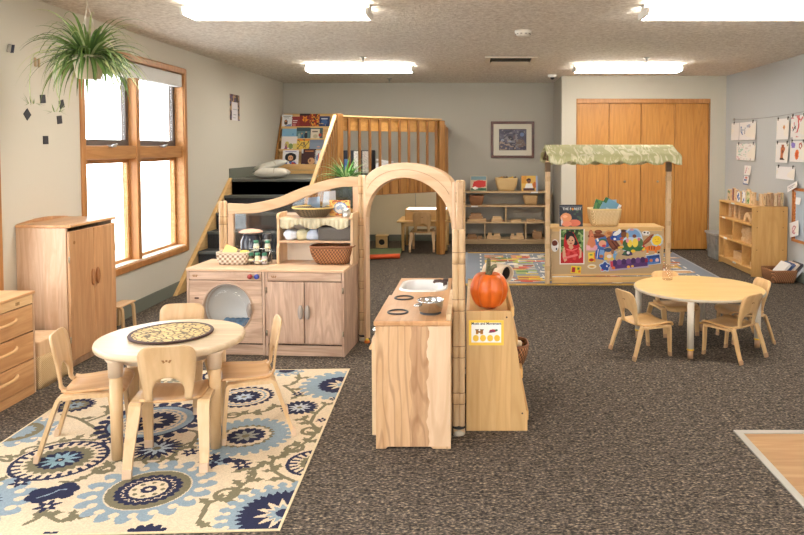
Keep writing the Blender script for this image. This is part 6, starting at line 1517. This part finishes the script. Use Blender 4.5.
cut('salmon pear-shaped cut-out on a pink base right of the girl photo', 'cut-out', .436,.441,[((226,170,180),P_rect(0,-.05,.10,.05)),((214,130,92),[(-.035,-.05),(.03,-.05),(.034,-.01),(.012,.075),(-.012,.075),(-.04,-.01)]),((236,180,190),P_ell(-.03,-.05,.018,.02)),((230,160,176),P_ell(.032,-.05,.018,.02))])
cut('small brick red cut-out above the salmon pear shape', 'cut-out', .424,.535,[((188,110,80),P_ell(0,0,.018,.03)),((206,130,96),P_ell(.002,.008,.008,.012))])
cut('long brown sausage cut-out near the top of the stand', 'cut-out', .487,.503,[((136,74,48),P_ell(0,0,.08,.022)),((104,50,32),P_ell(.01,-.003,.06,.008))])
cut('small dark brown bun cut-out above the long brown sausage', 'cut-out', .505,.548,[((120,62,40),P_ell(0,0,.034,.019)),((150,84,56),P_ell(-.004,.006,.02,.007))])
cut('blue framed round face plate cut-out under the long brown sausage', 'cut-out', .540,.428,[((70,110,176),P_rect(0,0,.11,.10,.35)),((60,110,90),P_ell(.01,.024,.036,.016)),((226,160,130),P_ell(.008,-.004,.034,.03)),((206,70,80),P_ell(.02,-.024,.018,.012)),(W_,P_rect(-.036,.03,.016,.03,.35))])
cut('brown loaf slice cut-out tilted in the middle of the stand', 'cut-out', .656,.432,[((104,54,38),P_rect(0,0,.075,.13,.65)),((136,76,54),P_rect(-.006,.004,.045,.10,.65)),((86,42,30),P_rect(.02,-.02,.012,.09,.65))])
cut('tan crust cut-out above the brown loaf slice', 'cut-out', .615,.527,[((206,146,90),P_ell(0,0,.04,.03,18,.3,.08)),((176,110,60),P_ell(.006,.004,.022,.014))])
cut('blue and white bird cut-out at the top of the stand', 'cut-out', .716,.520,[((60,100,170),P_ell(0,-.01,.085,.045,20,.35,.12,4)),(W_,P_ell(-.01,.012,.04,.018,16,.5)),((40,70,150),P_ell(-.04,-.03,.03,.02)),((230,230,234),P_ell(.012,.03,.014,.018)),((120,72,44),P_ell(.05,.0,.026,.03)),((70,46,36),P_ell(.045,.032,.022,.012)),((236,236,240),P_ell(-.03,-.04,.012,.01))])
cut('small orange carrot cut-out beside the flower arch', 'cut-out', .757,.455,[((226,110,48),[(-.022,.03),(.022,.03),(.016,-.01),(0,-.036),(-.016,-.01)]),((206,90,40),P_ell(0,.02,.014,.008))])
cut('small yellow chip cut-out under the orange carrot', 'cut-out', .746,.383,[((236,190,70),P_rect(0,0,.05,.018,.05)),((216,160,50),P_rect(.004,-.002,.03,.006,.05))])
cut('blue flower arch cut-out with yellow blossoms on green', 'cut-out', .875,.466,[((190,206,226),[(-.085,-.10),(.085,-.10),(.09,0)]+[(.085*math.cos(PI*i/10), .01+.095*math.sin(PI*i/10)) for i in range(11)]+[(-.09,0)]),((120,160,206),[(.07*math.cos(PI*i/10), .02+.07*math.sin(PI*i/10)) for i in range(11)]),((60,110,66),P_ell(0,-.078,.095,.03,20,0,.1,6)),((70,100,60),P_ell(-.062,-.035,.03,.034)),((90,120,80),P_ell(.064,-.03,.026,.04)),((240,206,70),P_ell(-.028,-.035,.022,.034)),((240,210,80),P_ell(.02,-.03,.026,.04)),((226,150,160),P_ell(-.05,-.01,.014,.02)),((120,70,60),P_ell(.012,.03,.018,.016)),((206,120,140),P_ell(.052,.0,.012,.016)),((214,170,80),P_ell(-.05,.035,.012,.026)),((206,150,160),P_ell(-.012,.086,.02,.01))])
cut('small white and dark cow cut-out at the upper right of the stand', 'cut-out', 1.015,.532,[(W_,P_ell(0,0,.036,.02)),((70,70,76),P_ell(-.014,.006,.01,.008)),((70,70,76),P_ell(.016,.002,.008,.008)),((200,200,200),P_rect(-.02,-.018,.01,.014)),((200,200,200),P_rect(.02,-.018,.01,.014))])
cut('long brown bread stick cut-out slanting up towards the sun', 'cut-out', 1.035,.460,[((140,72,44),P_ell(0,0,.072,.018,18,.75)),((170,96,60),P_ell(-.004,.004,.05,.006,18,.75)),((100,46,30),P_ell(.03,.024,.012,.006,12,.75))])
cut('round yellow sun cut-out with a pale blue border', 'cut-out', 1.131,.454,[((186,206,216),P_ell(0,0,.055,.055,40,0,.05,10)),((244,206,50),P_ell(0,0,.043,.043,30,0,.03,8)),((214,160,40),P_ell(-.014,.008,.006,.004)),((214,160,40),P_ell(.012,.012,.006,.004)),((214,160,40),P_ell(0,-.012,.016,.004,12,.1))])
cut('orange striped tiger cut-out below the sun', 'cut-out', 1.086,.362,[((226,124,52),P_ell(0,.006,.066,.024)),((226,124,52),P_ell(.054,.012,.02,.022)),((226,124,52),P_rect(-.045,-.026,.018,.03)),((226,124,52),P_rect(.03,-.026,.018,.03)),((120,56,30),P_rect(-.03,.01,.008,.03)),((120,56,30),P_rect(-.008,.01,.008,.03)),((120,56,30),P_rect(.014,.01,.008,.03)),((60,36,30),P_rect(.056,-.03,.014,.014)),((232,220,206),P_ell(-.046,-.04,.012,.006)),((232,220,206),P_ell(.03,-.04,.012,.006))])
cut('small red and yellow ball cut-out left of the tiger', 'cut-out', .978,.374,[((206,50,60),P_ell(0,0,.025,.03)),((240,200,60),P_ell(.008,-.008,.015,.016)),((232,226,220),P_ell(-.006,.014,.008,.008))])
cut('small dark duck cut-out with a yellow beak under the flower arch', 'cut-out', .825,.325,[((60,66,74),[(-.058,-.02),(-.03,.014),(0,.026),(.03,.018),(.04,-.02),(0,-.03)]),((70,110,80),P_ell(-.03,-.006,.016,.012)),((232,228,226),P_ell(.0,.0,.014,.014)),((236,196,60),P_ell(.044,.014,.02,.014)),((90,60,120),P_ell(.02,-.012,.01,.01))])
cut('tan and blue rounded cut-out left of the purple train', 'cut-out', .622,.300,[((110,160,206),P_ell(.0,.0,.07,.05,22,.1,.14,5)),((226,180,130),P_ell(-.005,.0,.04,.05)),((60,80,110),P_ell(-.01,.046,.036,.018)),((226,196,90),P_ell(-.03,-.03,.018,.016)),((232,226,220),P_ell(.0,-.01,.022,.016)),((226,196,90),P_ell(.026,-.034,.016,.014)),((150,106,80),P_ell(.03,.03,.014,.022))])
cut('blue card cut-out with white lines between the yellow pack and the rounded blue piece', 'cut-out', .527,.315,[((60,96,170),P_rect(0,0,.088,.10,-.15)),((232,232,236),P_rect(-.024,0,.006,.085,-.15)),((120,160,210),P_rect(.012,.01,.04,.05,-.15)),((176,110,70),P_ell(.008,-.022,.018,.014))])
cut('yellow and red pack cut-out under the pink base', 'cut-out', .437,.279,[((240,206,70),P_rect(0,0,.062,.084,.05)),((176,44,44),P_ell(-.004,-.024,.022,.014)),((226,130,50),P_rect(.024,0,.012,.08,.05)),((120,150,70),P_rect(-.008,.022,.026,.014))])
cut('pale banana-like oval cut-out at the bottom of the stand', 'cut-out', .438,.180,[((232,220,190),P_ell(0,0,.04,.021)),((226,176,80),P_ell(0,-.002,.026,.008)),((186,130,50),P_ell(0,-.004,.016,.003))])
cut('dark blue splash cut-out at the bottom of the stand beside the purple train', 'cut-out', .578,.178,[((190,206,226),P_ell(0,0,.048,.046,20,0,.16,5)),((44,74,150),P_ell(0,0,.040,.036,20,0,.2,5)),((206,80,80),P_ell(-.026,-.03,.01,.008)),((232,232,236),P_ell(.016,.004,.008,.008))])
b_tr = [((176,160,190),P_rect(0,-.002,.345,.09,.09)),((86,52,110),P_rect(.01,.004,.31,.072,.09))]
for i in range(7): b_tr.append(((110,70,130) if i % 2 else (66,40,90), P_ell(-.13+.042*i, .012+.004*i, .022, .026)))
b_tr += [((226,110,60),P_ell(-.14,-.034,.016,.014)),((240,180,70),P_ell(-.005,-.026,.014,.012)),((240,190,90),P_ell(.03,-.02,.012,.01)),((150,44,70),P_rect(.155,.03,.026,.03,.09)),((206,70,90),P_rect(-.155,.0,.022,.05,.09))]
cut('long purple train cut-out with yellow lights along the bottom of the stand', 'cut-out', .835,.205,b_tr)
cut('blue picture card cut-out at the lower right of the stand', 'cut-out', 1.096,.250,[((206,216,230),P_rect(0,0,.128,.088,.12)),((56,96,170),P_rect(0,0,.118,.078,.12)),((40,70,130),P_rect(.006,.026,.10,.016,.12)),((206,120,70),P_ell(-.02,-.008,.014,.014)),((226,190,190),P_ell(.034,-.006,.016,.018)),((90,130,190),P_rect(0,-.028,.10,.012,.12))])
cut('short pale straw cut-out under the brown loaf slice', 'cut-out', .712,.333,[((214,196,160),P_rect(0,0,.05,.010,.5)),((196,170,130),P_rect(0,-.001,.04,.003,.5))])

# road-map rug
def road(U, V):
    A = np.zeros(U.shape+(3,)); A[:] = (128,136,148); u, v = U*2.84, V*2.28
    r = np.random.RandomState(9)
    nx, ny = 7, 5; cw, ch = 2.44/nx, 1.88/ny
    cols = [(176,184,100),(214,180,96),(190,120,90),(150,164,110),(204,196,176),(172,196,110),(206,150,120),(196,160,80),(160,176,190)]
    for i in range(nx):
        for j in range(ny):
            x0, y0 = .20+i*cw+.05, .20+j*ch+.05; m = (u > x0)&(u < x0+cw-.1)&(v > y0)&(v < y0+ch-.1); A[m] = cols[r.randint(len(cols))]
            for k in range(4):
                a, c_ = x0+r.rand()*(cw-.2), y0+r.rand()*(ch-.2); ww, hh = .06+.1*r.rand(), .04+.08*r.rand(); m2 = (u > a)&(u < a+ww)&(v > c_)&(v < c_+hh); A[m2] = [(206,90,76),(232,226,214),(226,196,80),(120,140,170),(150,84,70),(96,130,80),(240,236,230)][r.randint(7)]
    for k in range(150):
        a, c_, ra, rb = .2+2.44*r.rand(), .15+1.95*r.rand(), .05+.14*r.rand(), .02+.05*r.rand(); m = ((u-a)/ra)**2+((v-c_)/rb)**2 < 1; A[m] = [(206,90,76),(226,222,214),(226,190,80),(134,144,160),(128,136,148),(176,110,84),(106,134,84),(236,232,224),(206,160,120),(128,136,148)][r.randint(10)]
    for i in range(nx+1):
        x = .20+i*cw; m = (np.abs(u-x) < .006)&((v*8).astype(int) % 2 == 0)&(v > .15)&(v < 2.13); A[m] = (226,226,222)
    for j in range(ny+1):
        y = .20+j*ch; m = (np.abs(v-y) < .006)&((u*8).astype(int) % 2 == 0)&(u > .15)&(u < 2.69); A[m] = (226,226,222)
    e = np.minimum(v, 2.28-v); m = e < .075; A[m] = (214,172,86); m = (e < .075)&(((u*9).astype(int) % 2) == 0)&(e > .03)&(e < .05); A[m] = (120,96,60)
    e2 = np.minimum(u, 2.84-u); A[(e2 < .03)] = (150,156,166)
    return A
rg = art('road_map_rug', 2.84, 2.28, .005, road, 284, 228, edge=plain('rug_edge2', (170,140,80), .9)); lay(rg, (-.14, 7.26, 0), 0, .005)
rg.data.materials[0] = MATS['rug_pile']; tag(rg, 'road map rug with yellow borders under the market stand', 'rug')
# ------------------------------------------------------------------ block shelf on the right wall
t = thing('block_shelf', 'birch block shelf with open bays standing against the right wall', 'shelf', (3.27,8.27,0))
sx0, sx1, sy0, sy1 = 3.065, 3.46, 7.74, 8.80
BP = wood('shelf_end', (200,152,88), (220,176,112), 'z', 4, 10, .4, distort=.5)
for y in (sy0, sy1-.02): b = MB(); b.bx(sx0,sx1,y,y+.02,.0,.784); b.build('end_panel', BP, t, bevel=.004)
for z in (.784,.586,.341,.088): b = MB(); b.bx(sx0-.003,sx1-.01,sy0+.02,sy1-.02,z-.02,z) if z < .78 else b.bx(sx0-.003,sx1,sy0+.001,sy1-.001,z-.02,z+.0005); b.build('shelf_board', SHELF_Y, t, bevel=.003)
for y, z0, z1 in ((8.33,.342,.565),(8.62,.089,.32),(8.03,.089,.32)): b = MB(); b.bx(sx0+.002,sx1-.014,y-.01,y+.01,z0,z1); b.build('divider', SHELF_Y, t)
b = MB(); b.bx(sx1-.010,sx1-.002,sy0+.02,sy1-.02,.05,.764); b.build('back_panel', SHELF_Y, t)
b = MB(); b.bx(sx0+.02,sx0+.036,sy0+.02,sy1-.02,.012,.068); b.build('base_rail', SHELF_Y, t)
for y, z in ((8.32,.774),(8.62,.576),(8.56,.331),(8.25,.078)): b = MB(); b.bx(sx0-.0062,sx0-.0032,y-.05,y+.05,z-.010,z+.010); b.build('white_label', plain('label_white', (232,230,224), .6), t)
b = MB()
for y, z in ((3.12,.73),(3.41,.73),(3.12,.55),(3.41,.55),(3.12,.3),(3.41,.3)): b.tube([(y,sy0+.0005,z),(y,sy0-.0015,z)], .006, 10)
b.build('screw_plugs', plain('plug_brown', (140,98,56), .6), t)
b = MB(); b.bx(sx0+.0,sx0+.03,sy0+.005,sy0+.02,0,.03); b.build('foot_block', SHELF_Y, t)
g = 'wooden blocks in the block shelf'
for k, (y, h, lab) in enumerate(((8.62,.165,'pale upright plank block farthest left in the top bay of the block shelf'),(8.46,.16,'upright plank block second from the left in the top bay of the block shelf'),(8.30,.155,'upright plank block beside the arch block in the top bay of the block shelf'),(8.06,.15,'upright plank block behind the arch block in the top bay of the block shelf'),(7.92,.15,'upright plank block at the near end of the top bay of the block shelf'))):
    block('plank_block', lab, 'block', [(3.13 if k < 3 else 3.2,3.34,y-.028,y+.028,.587,.587+h)], g, BLOCK if k < 3 else BLOCK_D)
b = MB(); b.ring([(7.98+q[0],.588+q[1]) for q in arc(0,0,.11,0,PI,16)], [(7.98+q[0],.588+q[1]) for q in arc(0,0,.055,0,PI,16)], 'x', 3.10, 3.17, closed=False)
tag(b.build('arch_block', BLOCK, None, bevel=.003), 'half-round arch block lying at the front of the top bay of the block shelf', 'block', g)
for k in range(6):
    block('plank_block', ('lowest','second lowest','third from the bottom','third from the top','second from the top','topmost')[k]+' thin plank in the short stack in the middle bay', 'block', [(3.14,3.36,8.40+.003*(k % 2),8.54+.003*(k % 3),.342+.024*k,.3645+.024*k)], g, BLOCK)
names = {0:'bottom',1:'second',2:'third',3:'top'}
for r in range(4):
    for c in range(3):
        y = 7.90+.125*c
        if r == 3 and c == 0: continue
        block('unit_block', '%s row block in the %s column of the stacked blocks in the middle bay' % (names[r], ('near','centre','far')[c]), 'block', [(3.12+.01*(r % 2),3.20,y-.056,y+.056,.3425+.046*r,.3875+.046*r)], g, BLOCK)
block('plank_block', 'long pale plank box lying in the bottom middle bay of the block shelf', 'block', [(3.14,3.40,8.12,8.50,.089,.139),(3.14,3.40,8.12,8.50,.140,.19)], g, BLOCK)
block('unit_block', 'single small cube in the near bottom bay of the block shelf', 'block', [(3.11,3.16,7.86,7.91,.089,.139)], g, BLOCK)
# picture blocks standing on top
items = [(3.15,8.70,.10,(206,176,140),(70,120,80),'white and green picture block farthest along the block shelf top'),(3.16,8.58,.06,(110,50,44),(150,60,54),'dark red picture block next to the green one on the block shelf top'),(3.15,8.47,.10,(214,190,156),(196,150,120),'plain pale picture block in the far group on the block shelf top'),(3.14,8.35,.10,(232,230,226),(50,100,180),'white picture block with a blue square on the block shelf top'),(3.24,8.33,.08,(206,172,132),(150,100,80),'pale block behind the blue square block on the block shelf top'),(3.14,8.19,.12,(226,226,224),(40,90,180),'white picture block with blue dots on the block shelf top'),(3.20,8.12,.07,(196,60,60),(230,200,190),'red edged picture block beside the blue dotted one on the block shelf top'),(3.13,8.04,.11,(206,200,160),(80,130,70),'picture block with green marks on the block shelf top'),(3.14,7.93,.11,(206,176,140),(170,150,110),'tan picture block before the corner of the block shelf top'),(3.19,7.84,.09,(214,190,156),(190,160,130),'rounded pale picture block at the near corner of the block shelf top')]
for k, (x, y, w, c1, c2, lab) in enumerate(items):
    t = thing('picture_block', lab, 'block', (x,y,.785), 0, 'picture blocks on the block shelf'); hh = .135+.012*((k*5) % 3)
    b = MB(); b.bx(x-.001,x+.022,y-w/2,y+w/2,.786,.786+hh); b.build('block_body', BLOCK, t, bevel=.004)
    art('picture', w-.012, hh-.01, .001, lambda U, V, c1=c1, c2=c2, k=k: paint(U, V, c1, [('noise',k+3,5,.68,c2),('ell',.5,.25,.2,.12,c2)]), 12, 16, t, M=RR, loc=(x-.002, y+w/2-.006, .790))
for k, (x, c1, c2, w, lab) in enumerate(((3.215,(206,176,134),(150,110,80),.035,'tall pale picture block first along the near end of the block shelf top'),(3.255,(196,160,122),(160,120,90),.03,'brown picture block second along the near end of the block shelf top'),(3.295,(176,140,108),(150,110,84),.035,'dark brown picture block in the middle of the near end of the block shelf top'),(3.335,(222,200,166),(200,160,120),.035,'cream picture block in the near end row of the block shelf top'),(3.372,(206,170,140),(180,90,80),.03,'reddish picture block in the near end row of the block shelf top'),(3.408,(206,180,140),(160,150,120),.035,'last pale picture block against the wall on the block shelf top'))):
    t = thing('picture_block', lab, 'block', (x,7.80,.785), 0, 'picture blocks on the block shelf'); hh = .13+.010*((k*7) % 3)
    b = MB(); b.bx(x-w/2,x+w/2,7.775,7.87,.786,.786+hh); b.build('block_body', BLOCK, t, bevel=.004)
    art('picture', w-.004, hh-.008, .001, lambda U, V, c1=c1, c2=c2, k=k: paint(U, V, c1, [('noise',k+13,5,.7,c2)]), 8, 16, t, loc=(x-w/2+.002, 7.7735, .789))
for y, lab in ((7.72,'left black cut-out shape standing on edge at the wall end of the block shelf top'),):
    pass
# grey bin beyond it
t = thing('storage_bin', 'grey translucent storage bin between the block shelf and the closet', 'bin', (3.2,9.1,0))
b = MB(); o1 = rrect(3.06,3.40,8.90,9.30,.03,4); o0 = rrect(3.08,3.38,8.92,9.28,.03,4); n = len(o1)
b.add([(p[0],p[1],.002) for p in o0]+[(p[0],p[1],.31) for p in o1], [(i,(i+1) % n,n+(i+1) % n,n+i) for i in range(n)]+[tuple(range(n))[::-1]]); b.build('bin_body', plain('bin_grey', (128,130,128), .35, var=.35, vscale=14), t)
b = MB(); b.prism(rrect(3.045,3.415,8.885,9.315,.03,4), 'z', .311, .338); b.build('lid', plain('bin_lid', (160,160,158), .4), t, bevel=.006)
# book basket on the floor
t = thing('book_basket', 'brown wicker basket of books on the carpet in front of the block shelf', 'basket', (3.29,7.48,0))
basket('b', t, 3.265, 7.50, .002, .13, .28, .32, .24, .27, .04, BROWN_W, .012, plain('rim_brown2', (150,100,62), .6), .011)
for k, (dx, c, lab) in enumerate(((0,(226,222,220),'white book leaning leftmost in the floor basket'),(.035,(56,76,120),'navy book second in the floor basket'),(.07,(222,206,190),'cream book in the middle of the floor basket'),(.105,(70,66,74),'dark grey book fourth in the floor basket'),(.14,(200,206,214),'pale grey book at the right of the floor basket'))):
    t = thing('picture_book', lab, 'book', (3.20+dx*1.25,7.50,.045), 0, 'books in the floor basket'); t.rotation_euler = (0,.74,0)
    b = MB(); b.bx(-.012,-.0105,-.12,.10,.0,.21); b.bx(.0105,.012,-.12,.10,.0,.21); b.bx(-.012,.012,-.121,-.119,.0,.21); b.build('cover', plain('bk_%d' % k, c, .5), t, W=False)
    b = MB(); b.bx(-.010,.010,-.118,.095,.004,.206); b.build('pages', PAGES, t, W=False)

# ------------------------------------------------------------------ papers on the right wall
t = thing('display_wire', 'thin wire strung along the right wall for pinned drawings', 'wire', (XR,8.4,1.8))
b = MB(); b.tube(smooth_path([(XR-.012,9.42,1.815),(XR-.012,8.7,1.797),(XR-.012,8.0,1.80),(XR-.012,7.3,1.822),(XR-.012,6.6,1.84)],6), .0022, 6); b.build('wire', plain('wire_grey', (110,110,112), .5), t)
b = MB(); b.lathe([(.016,0),(.016,.01),(.008,.02),(0,.022)], (0,0,0), 12); b.v = [(XR-.001-p[2], 9.42+p[0], 1.815+p[1]) for p in b.v]; b.build('hook', STEEL, t)
def paper(lab, ya, yb, z0, z1, func, cat='drawing', clip=True, rot=0, name='pinned_drawing', nx=36, ny=30, off=.010, group='drawings on the right wall'):
    w, h = ya-yb, z1-z0
    t = thing(name, lab, cat, (XR-off, ya, z0), 0, group); t.rotation_euler = (rot, 0, 0)
    me = art('sheet', w, h, .0012, func, nx, ny, t, M=RR, W=False, rough=.6)
    # the lower edge lifts off the wall
    for v in me.data.vertices:
        k = 1-v.co.z/h; v.co.x -= .014*k*k*(.4+.6*(-v.co.y/w))
    if clip:
        for f in (.12,.88):
            b = MB(); b.bx(-.006,.004,-w*f-.006,-w*f+.006,h-.018,h+.018); b.build('clip', plain('clip_dark', (70,66,62), .5), t, W=False)
    return t
WH = (230,228,226)
paper('wide drawing of three joined sheets at the far end of the upper row', 9.50, 8.66, 1.535, 1.765, bk(WH,[('rect',.345,.355,0,1,(190,190,192)),('rect',.66,.67,0,1,(200,200,200)),('line',[(.42,.75),(.45,.4),(.5,.3)],.018,(70,110,170)),('line',[(.55,.8),(.58,.3)],.008,(150,150,160)),('ell',.80,.6,.08,.14,(230,190,160)),('line',[(.76,.8),(.84,.4),(.8,.2)],.014,(206,140,110)),('noise',4,12,.74,(170,180,196),(.4,.95,.2,.9))]))
paper('wide pale sheet of faint scribbles in the second row at the far end', 9.30, 8.66, 1.275, 1.49, bk((232,230,226),[('line',[(.1,.9),(.15,.3),(.2,.7)],.008,(150,200,200)),('line',[(.05,.2),(.2,.05)],.02,(230,150,160)),('noise',6,14,.74,(206,190,190)),('rect',.36,.365,0,1,(196,196,196)),('noise',16,12,.78,(170,206,190))]))
paper('tiny tilted white card under the wide scribble sheet', 9.02, 8.80, 1.09, 1.21, bk((234,232,230),[('line',[(.2,.2),(.4,.8)],.05,(206,150,160)),('line',[(.6,.3),(.7,.7)],.03,(170,150,180))]), clip=False, nx=14, ny=16)
paper('tiny blue card below the tilted white card', 9.05, 8.86, .965, 1.075, bk((78,104,160),[('rect',.1,.9,.1,.45,(226,226,230)),('rect',.1,.9,.6,1,(226,224,224)),('ell',.5,.8,.2,.12,(206,120,110))]), clip=False, nx=14, ny=16)
paper('drawing of an orange-brown bird in the upper row', 8.07, 7.74, 1.53, 1.765, bk(WH,[('poly',[(.5,.6),(.6,.7),(.72,.55),(.85,.3),(.7,.35),(.62,.45)],(190,124,70)),('ell',.6,.62,.07,.06,(206,150,90)),('line',[(.7,.3),(.75,.15)],.012,(90,60,40)),('line',[(.8,.45),(.88,.25)],.02,(150,90,50))]))
paper('picture of a brown tower shape in the second row', 8.08, 7.75, 1.27, 1.495, bk(WH,[('rect',.38,.72,.18,.75,(186,110,66)),('rect',.45,.65,.72,.9,(160,84,50)),('rect',.35,.75,.15,.22,(70,44,36)),('ell',.55,.55,.08,.08,(120,60,40)),('rect',.85,1,.45,.9,(150,150,110))]))
paper('blank white sheet in the third row', 8.06, 7.58, 1.083, 1.225, bk((232,231,232),[]), nx=8, ny=8)
paper('drawing of a red figure with black marks at the upper right edge', 7.70, 7.36, 1.55, 1.785, bk(WH,[('line',[(.5,.85),(.55,.5),(.45,.25)],.04,(200,60,60)),('ell',.55,.82,.08,.07,(214,90,80)),('line',[(.15,.3),(.3,.5)],.03,(50,50,54)),('line',[(.2,.6),(.35,.4)],.02,(60,60,66)),('line',[(.6,.3),(.8,.45)],.025,(60,56,60)),('noise',3,9,.75,(206,120,120))]))
paper('second sheet peeping out beneath the red figure drawing', 7.66, 7.34, 1.525, 1.60, bk((236,234,230),[]), clip=False, nx=8, ny=8, off=.005)
paper('drawing with a purple corner and an orange oval at the right edge', 7.71, 7.36, 1.285, 1.51, bk(WH,[('poly',[(.05,.95),(.35,.9),(.3,.65),(.08,.68)],(130,120,196)),('ell',.48,.35,.14,.24,(214,110,50)),('line',[(.62,.85),(.72,.9),(.78,.75),(.7,.62),(.62,.7),(.62,.85)],.03,(176,80,60)),('ell',.48,.35,.06,.14,(180,70,40))]))
paper('small tilted caption card above the bulletin board', 7.705, 7.45, .945, 1.015, bk((234,232,232),[('rect',.1,.9,.6,.68,(120,110,110)),('rect',.15,.85,.35,.42,(130,120,120))]), clip=False, rot=-.30, nx=24, ny=12, off=.03)
# bulletin board at the right edge
t = thing('bulletin_board', 'bulletin board with an autumn leaf border at the right edge', 'bulletin board', (XR-.02,6.9,.7))
b = MB(); b.bx(XR-.014,XR-.002,6.2,7.60,.44,.985); b.build('board', plain('board_blue_grey', (176,188,200), .8), t)
b = MB(); b.ring([(6.18,.42),(7.62,.42),(7.62,1.005),(6.18,1.005)], [(6.21,.45),(7.59,.45),(7.59,.975),(6.21,.975)], 'x', XR-.026, XR-.002); b.build('wood_frame', wood('frame_oak', (150,90,44), (186,120,66), 'y', 5, 9), t, bevel=.003)
b = MB()
for k in range(14): b.lathe([(.028,0),(.028,.002),(0,.0025)], (0,0,0), 10); b.v[-30:] = [(XR-.0145-p[2], 7.575, .47+.036*k+p[0]) if False else (XR-.0145-p[2], 7.573+p[1], .47+.036*k+p[0]) for p in b.v[-30:]]
b.build('leaf_border', plain('leaf_border', (196,120,60), .7, var=.5, vscale=40), t)
paper('white card with a red print pinned low on the bulletin board', 7.62, 7.40, .455, .615, bk((234,232,232),[('ell',.5,.45,.26,.28,(190,100,110)),('ell',.5,.45,.2,.2,(226,200,200)),('line',[(.3,.3),(.7,.6)],.03,(176,80,90))]), clip=False, rot=-.25, off=.03, nx=20, ny=20)
paper('small white note pinned in the middle of the bulletin board', 7.54, 7.42, .83, .905, bk((232,232,234),[]), clip=False, nx=8, ny=8, off=.0175)
# ------------------------------------------------------------------ odds and ends on the left wall
def wallchip(lab, y, z, a, s=.038):
    t = thing('dark_tile', lab, 'wall magnet', (XL+.003,y,z), 0, 'small dark squares on the left wall')
    b = MB(); b.obx((XL+.003,y,z), (.004,s*1.5,s*1.5), Matrix.Rotation(a,3,'X')); b.build('tile', plain('tile_navy', (38,38,46), .5), t, bevel=.001)
wallchip('dark square on the left wall, highest of the five, just under the hanging plant', 4.780,1.77,.1); wallchip('dark diamond tilted on its point on the left wall', 4.610,1.657,.75); wallchip('dark square below and right of the highest one, nearest the window', 4.965,1.636,.12); wallchip('dark square half behind a plantlet of the spider plant', 4.995,1.748,.3); wallchip('dark square on the left wall, lowest of the five', 4.800,1.491,.02)
for y, lab in ((4.465,'dark clothes peg at the far left of the wall'),(4.435,'pale clothes peg beside the dark one at the far left')):
    t = thing('clothes_peg', lab, 'clothes peg', (XL,y,2.06), 0, 'clothes pegs on the left wall'); k = 1 if y > 4.45 else 0
    b = MB(); b.obx((XL+.008,y,2.065), (.012,.009,.055), Matrix.Rotation(-.35,3,'X')); b.obx((XL+.0175,y+.003,2.065), (.006,.008,.055), Matrix.Rotation(-.25,3,'X')); b.build('peg', plain('peg_navy' if k else 'peg_grey', (52,54,76) if k else (170,166,158), .5), t, bevel=.002)
for y, lab in ((4.70,'pale wooden peg on the left wall behind the plant leaves'),(4.74,'second pale wooden peg on the left wall, nearer the window')):
    t = thing('clothes_peg', lab, 'clothes peg', (XL,y,2.0), 0, 'clothes pegs on the left wall'); b = MB(); b.obx((XL+.008,y,2.01), (.012,.010,.06)); b.build('peg', plain('peg_tan', (186,160,124), .5), t, bevel=.002)

# ------------------------------------------------------------------ camera, sky
cam = bpy.data.cameras.new('camera'); co = bpy.data.objects.new('camera', cam); COL.objects.link(co)
th = math.radians(2.3); F = 700.0
co.location = (0, 0, 1.44); co.rotation_euler = (PI/2-th, 0, 0)
cam.sensor_fit = 'HORIZONTAL'; cam.sensor_width = 36; cam.lens = 36*F/804; cam.clip_start = .05
cam.shift_x = (402-476)/804; cam.shift_y = -(267.5-(147.5+F*math.tan(th)))/804
sc.camera = co
w = bpy.data.worlds.new('sky'); sc.world = w; w.use_nodes = True
nt = w.node_tree; bg = nt.nodes['Background']
tc = nt.nodes.new('ShaderNodeTexCoord'); sx = nt.nodes.new('ShaderNodeSeparateXYZ'); nt.links.new(tc.outputs['Generated'], sx.inputs[0])
r = nt.nodes.new('ShaderNodeValToRGB'); r.color_ramp.elements[0].position = .0; r.color_ramp.elements[0].color = (1,1,1,1); r.color_ramp.elements[1].position = .8; r.color_ramp.elements[1].color = (.86,.93,1,1)
nt.links.new(sx.outputs[2], r.inputs[0]); nt.links.new(r.outputs[0], bg.inputs['Color']); bg.inputs['Strength'].default_value = 6.0
vs = sc.view_settings; sc.display_settings.display_device = 'sRGB'
vs.view_transform = 'Standard'; vs.look = 'None'; vs.gamma = 1; vs.use_curve_mapping = False; vs.exposure = 0.6
sc.cycles.max_bounces = 8; sc.cycles.diffuse_bounces = 4; sc.cycles.transparent_max_bounces = 12; sc.cycles.glossy_bounces = 3
sc.cycles.caustics_reflective = False; sc.cycles.caustics_refractive = False; sc.cycles.sample_clamp_indirect = 4
sc.cycles.use_denoising = True
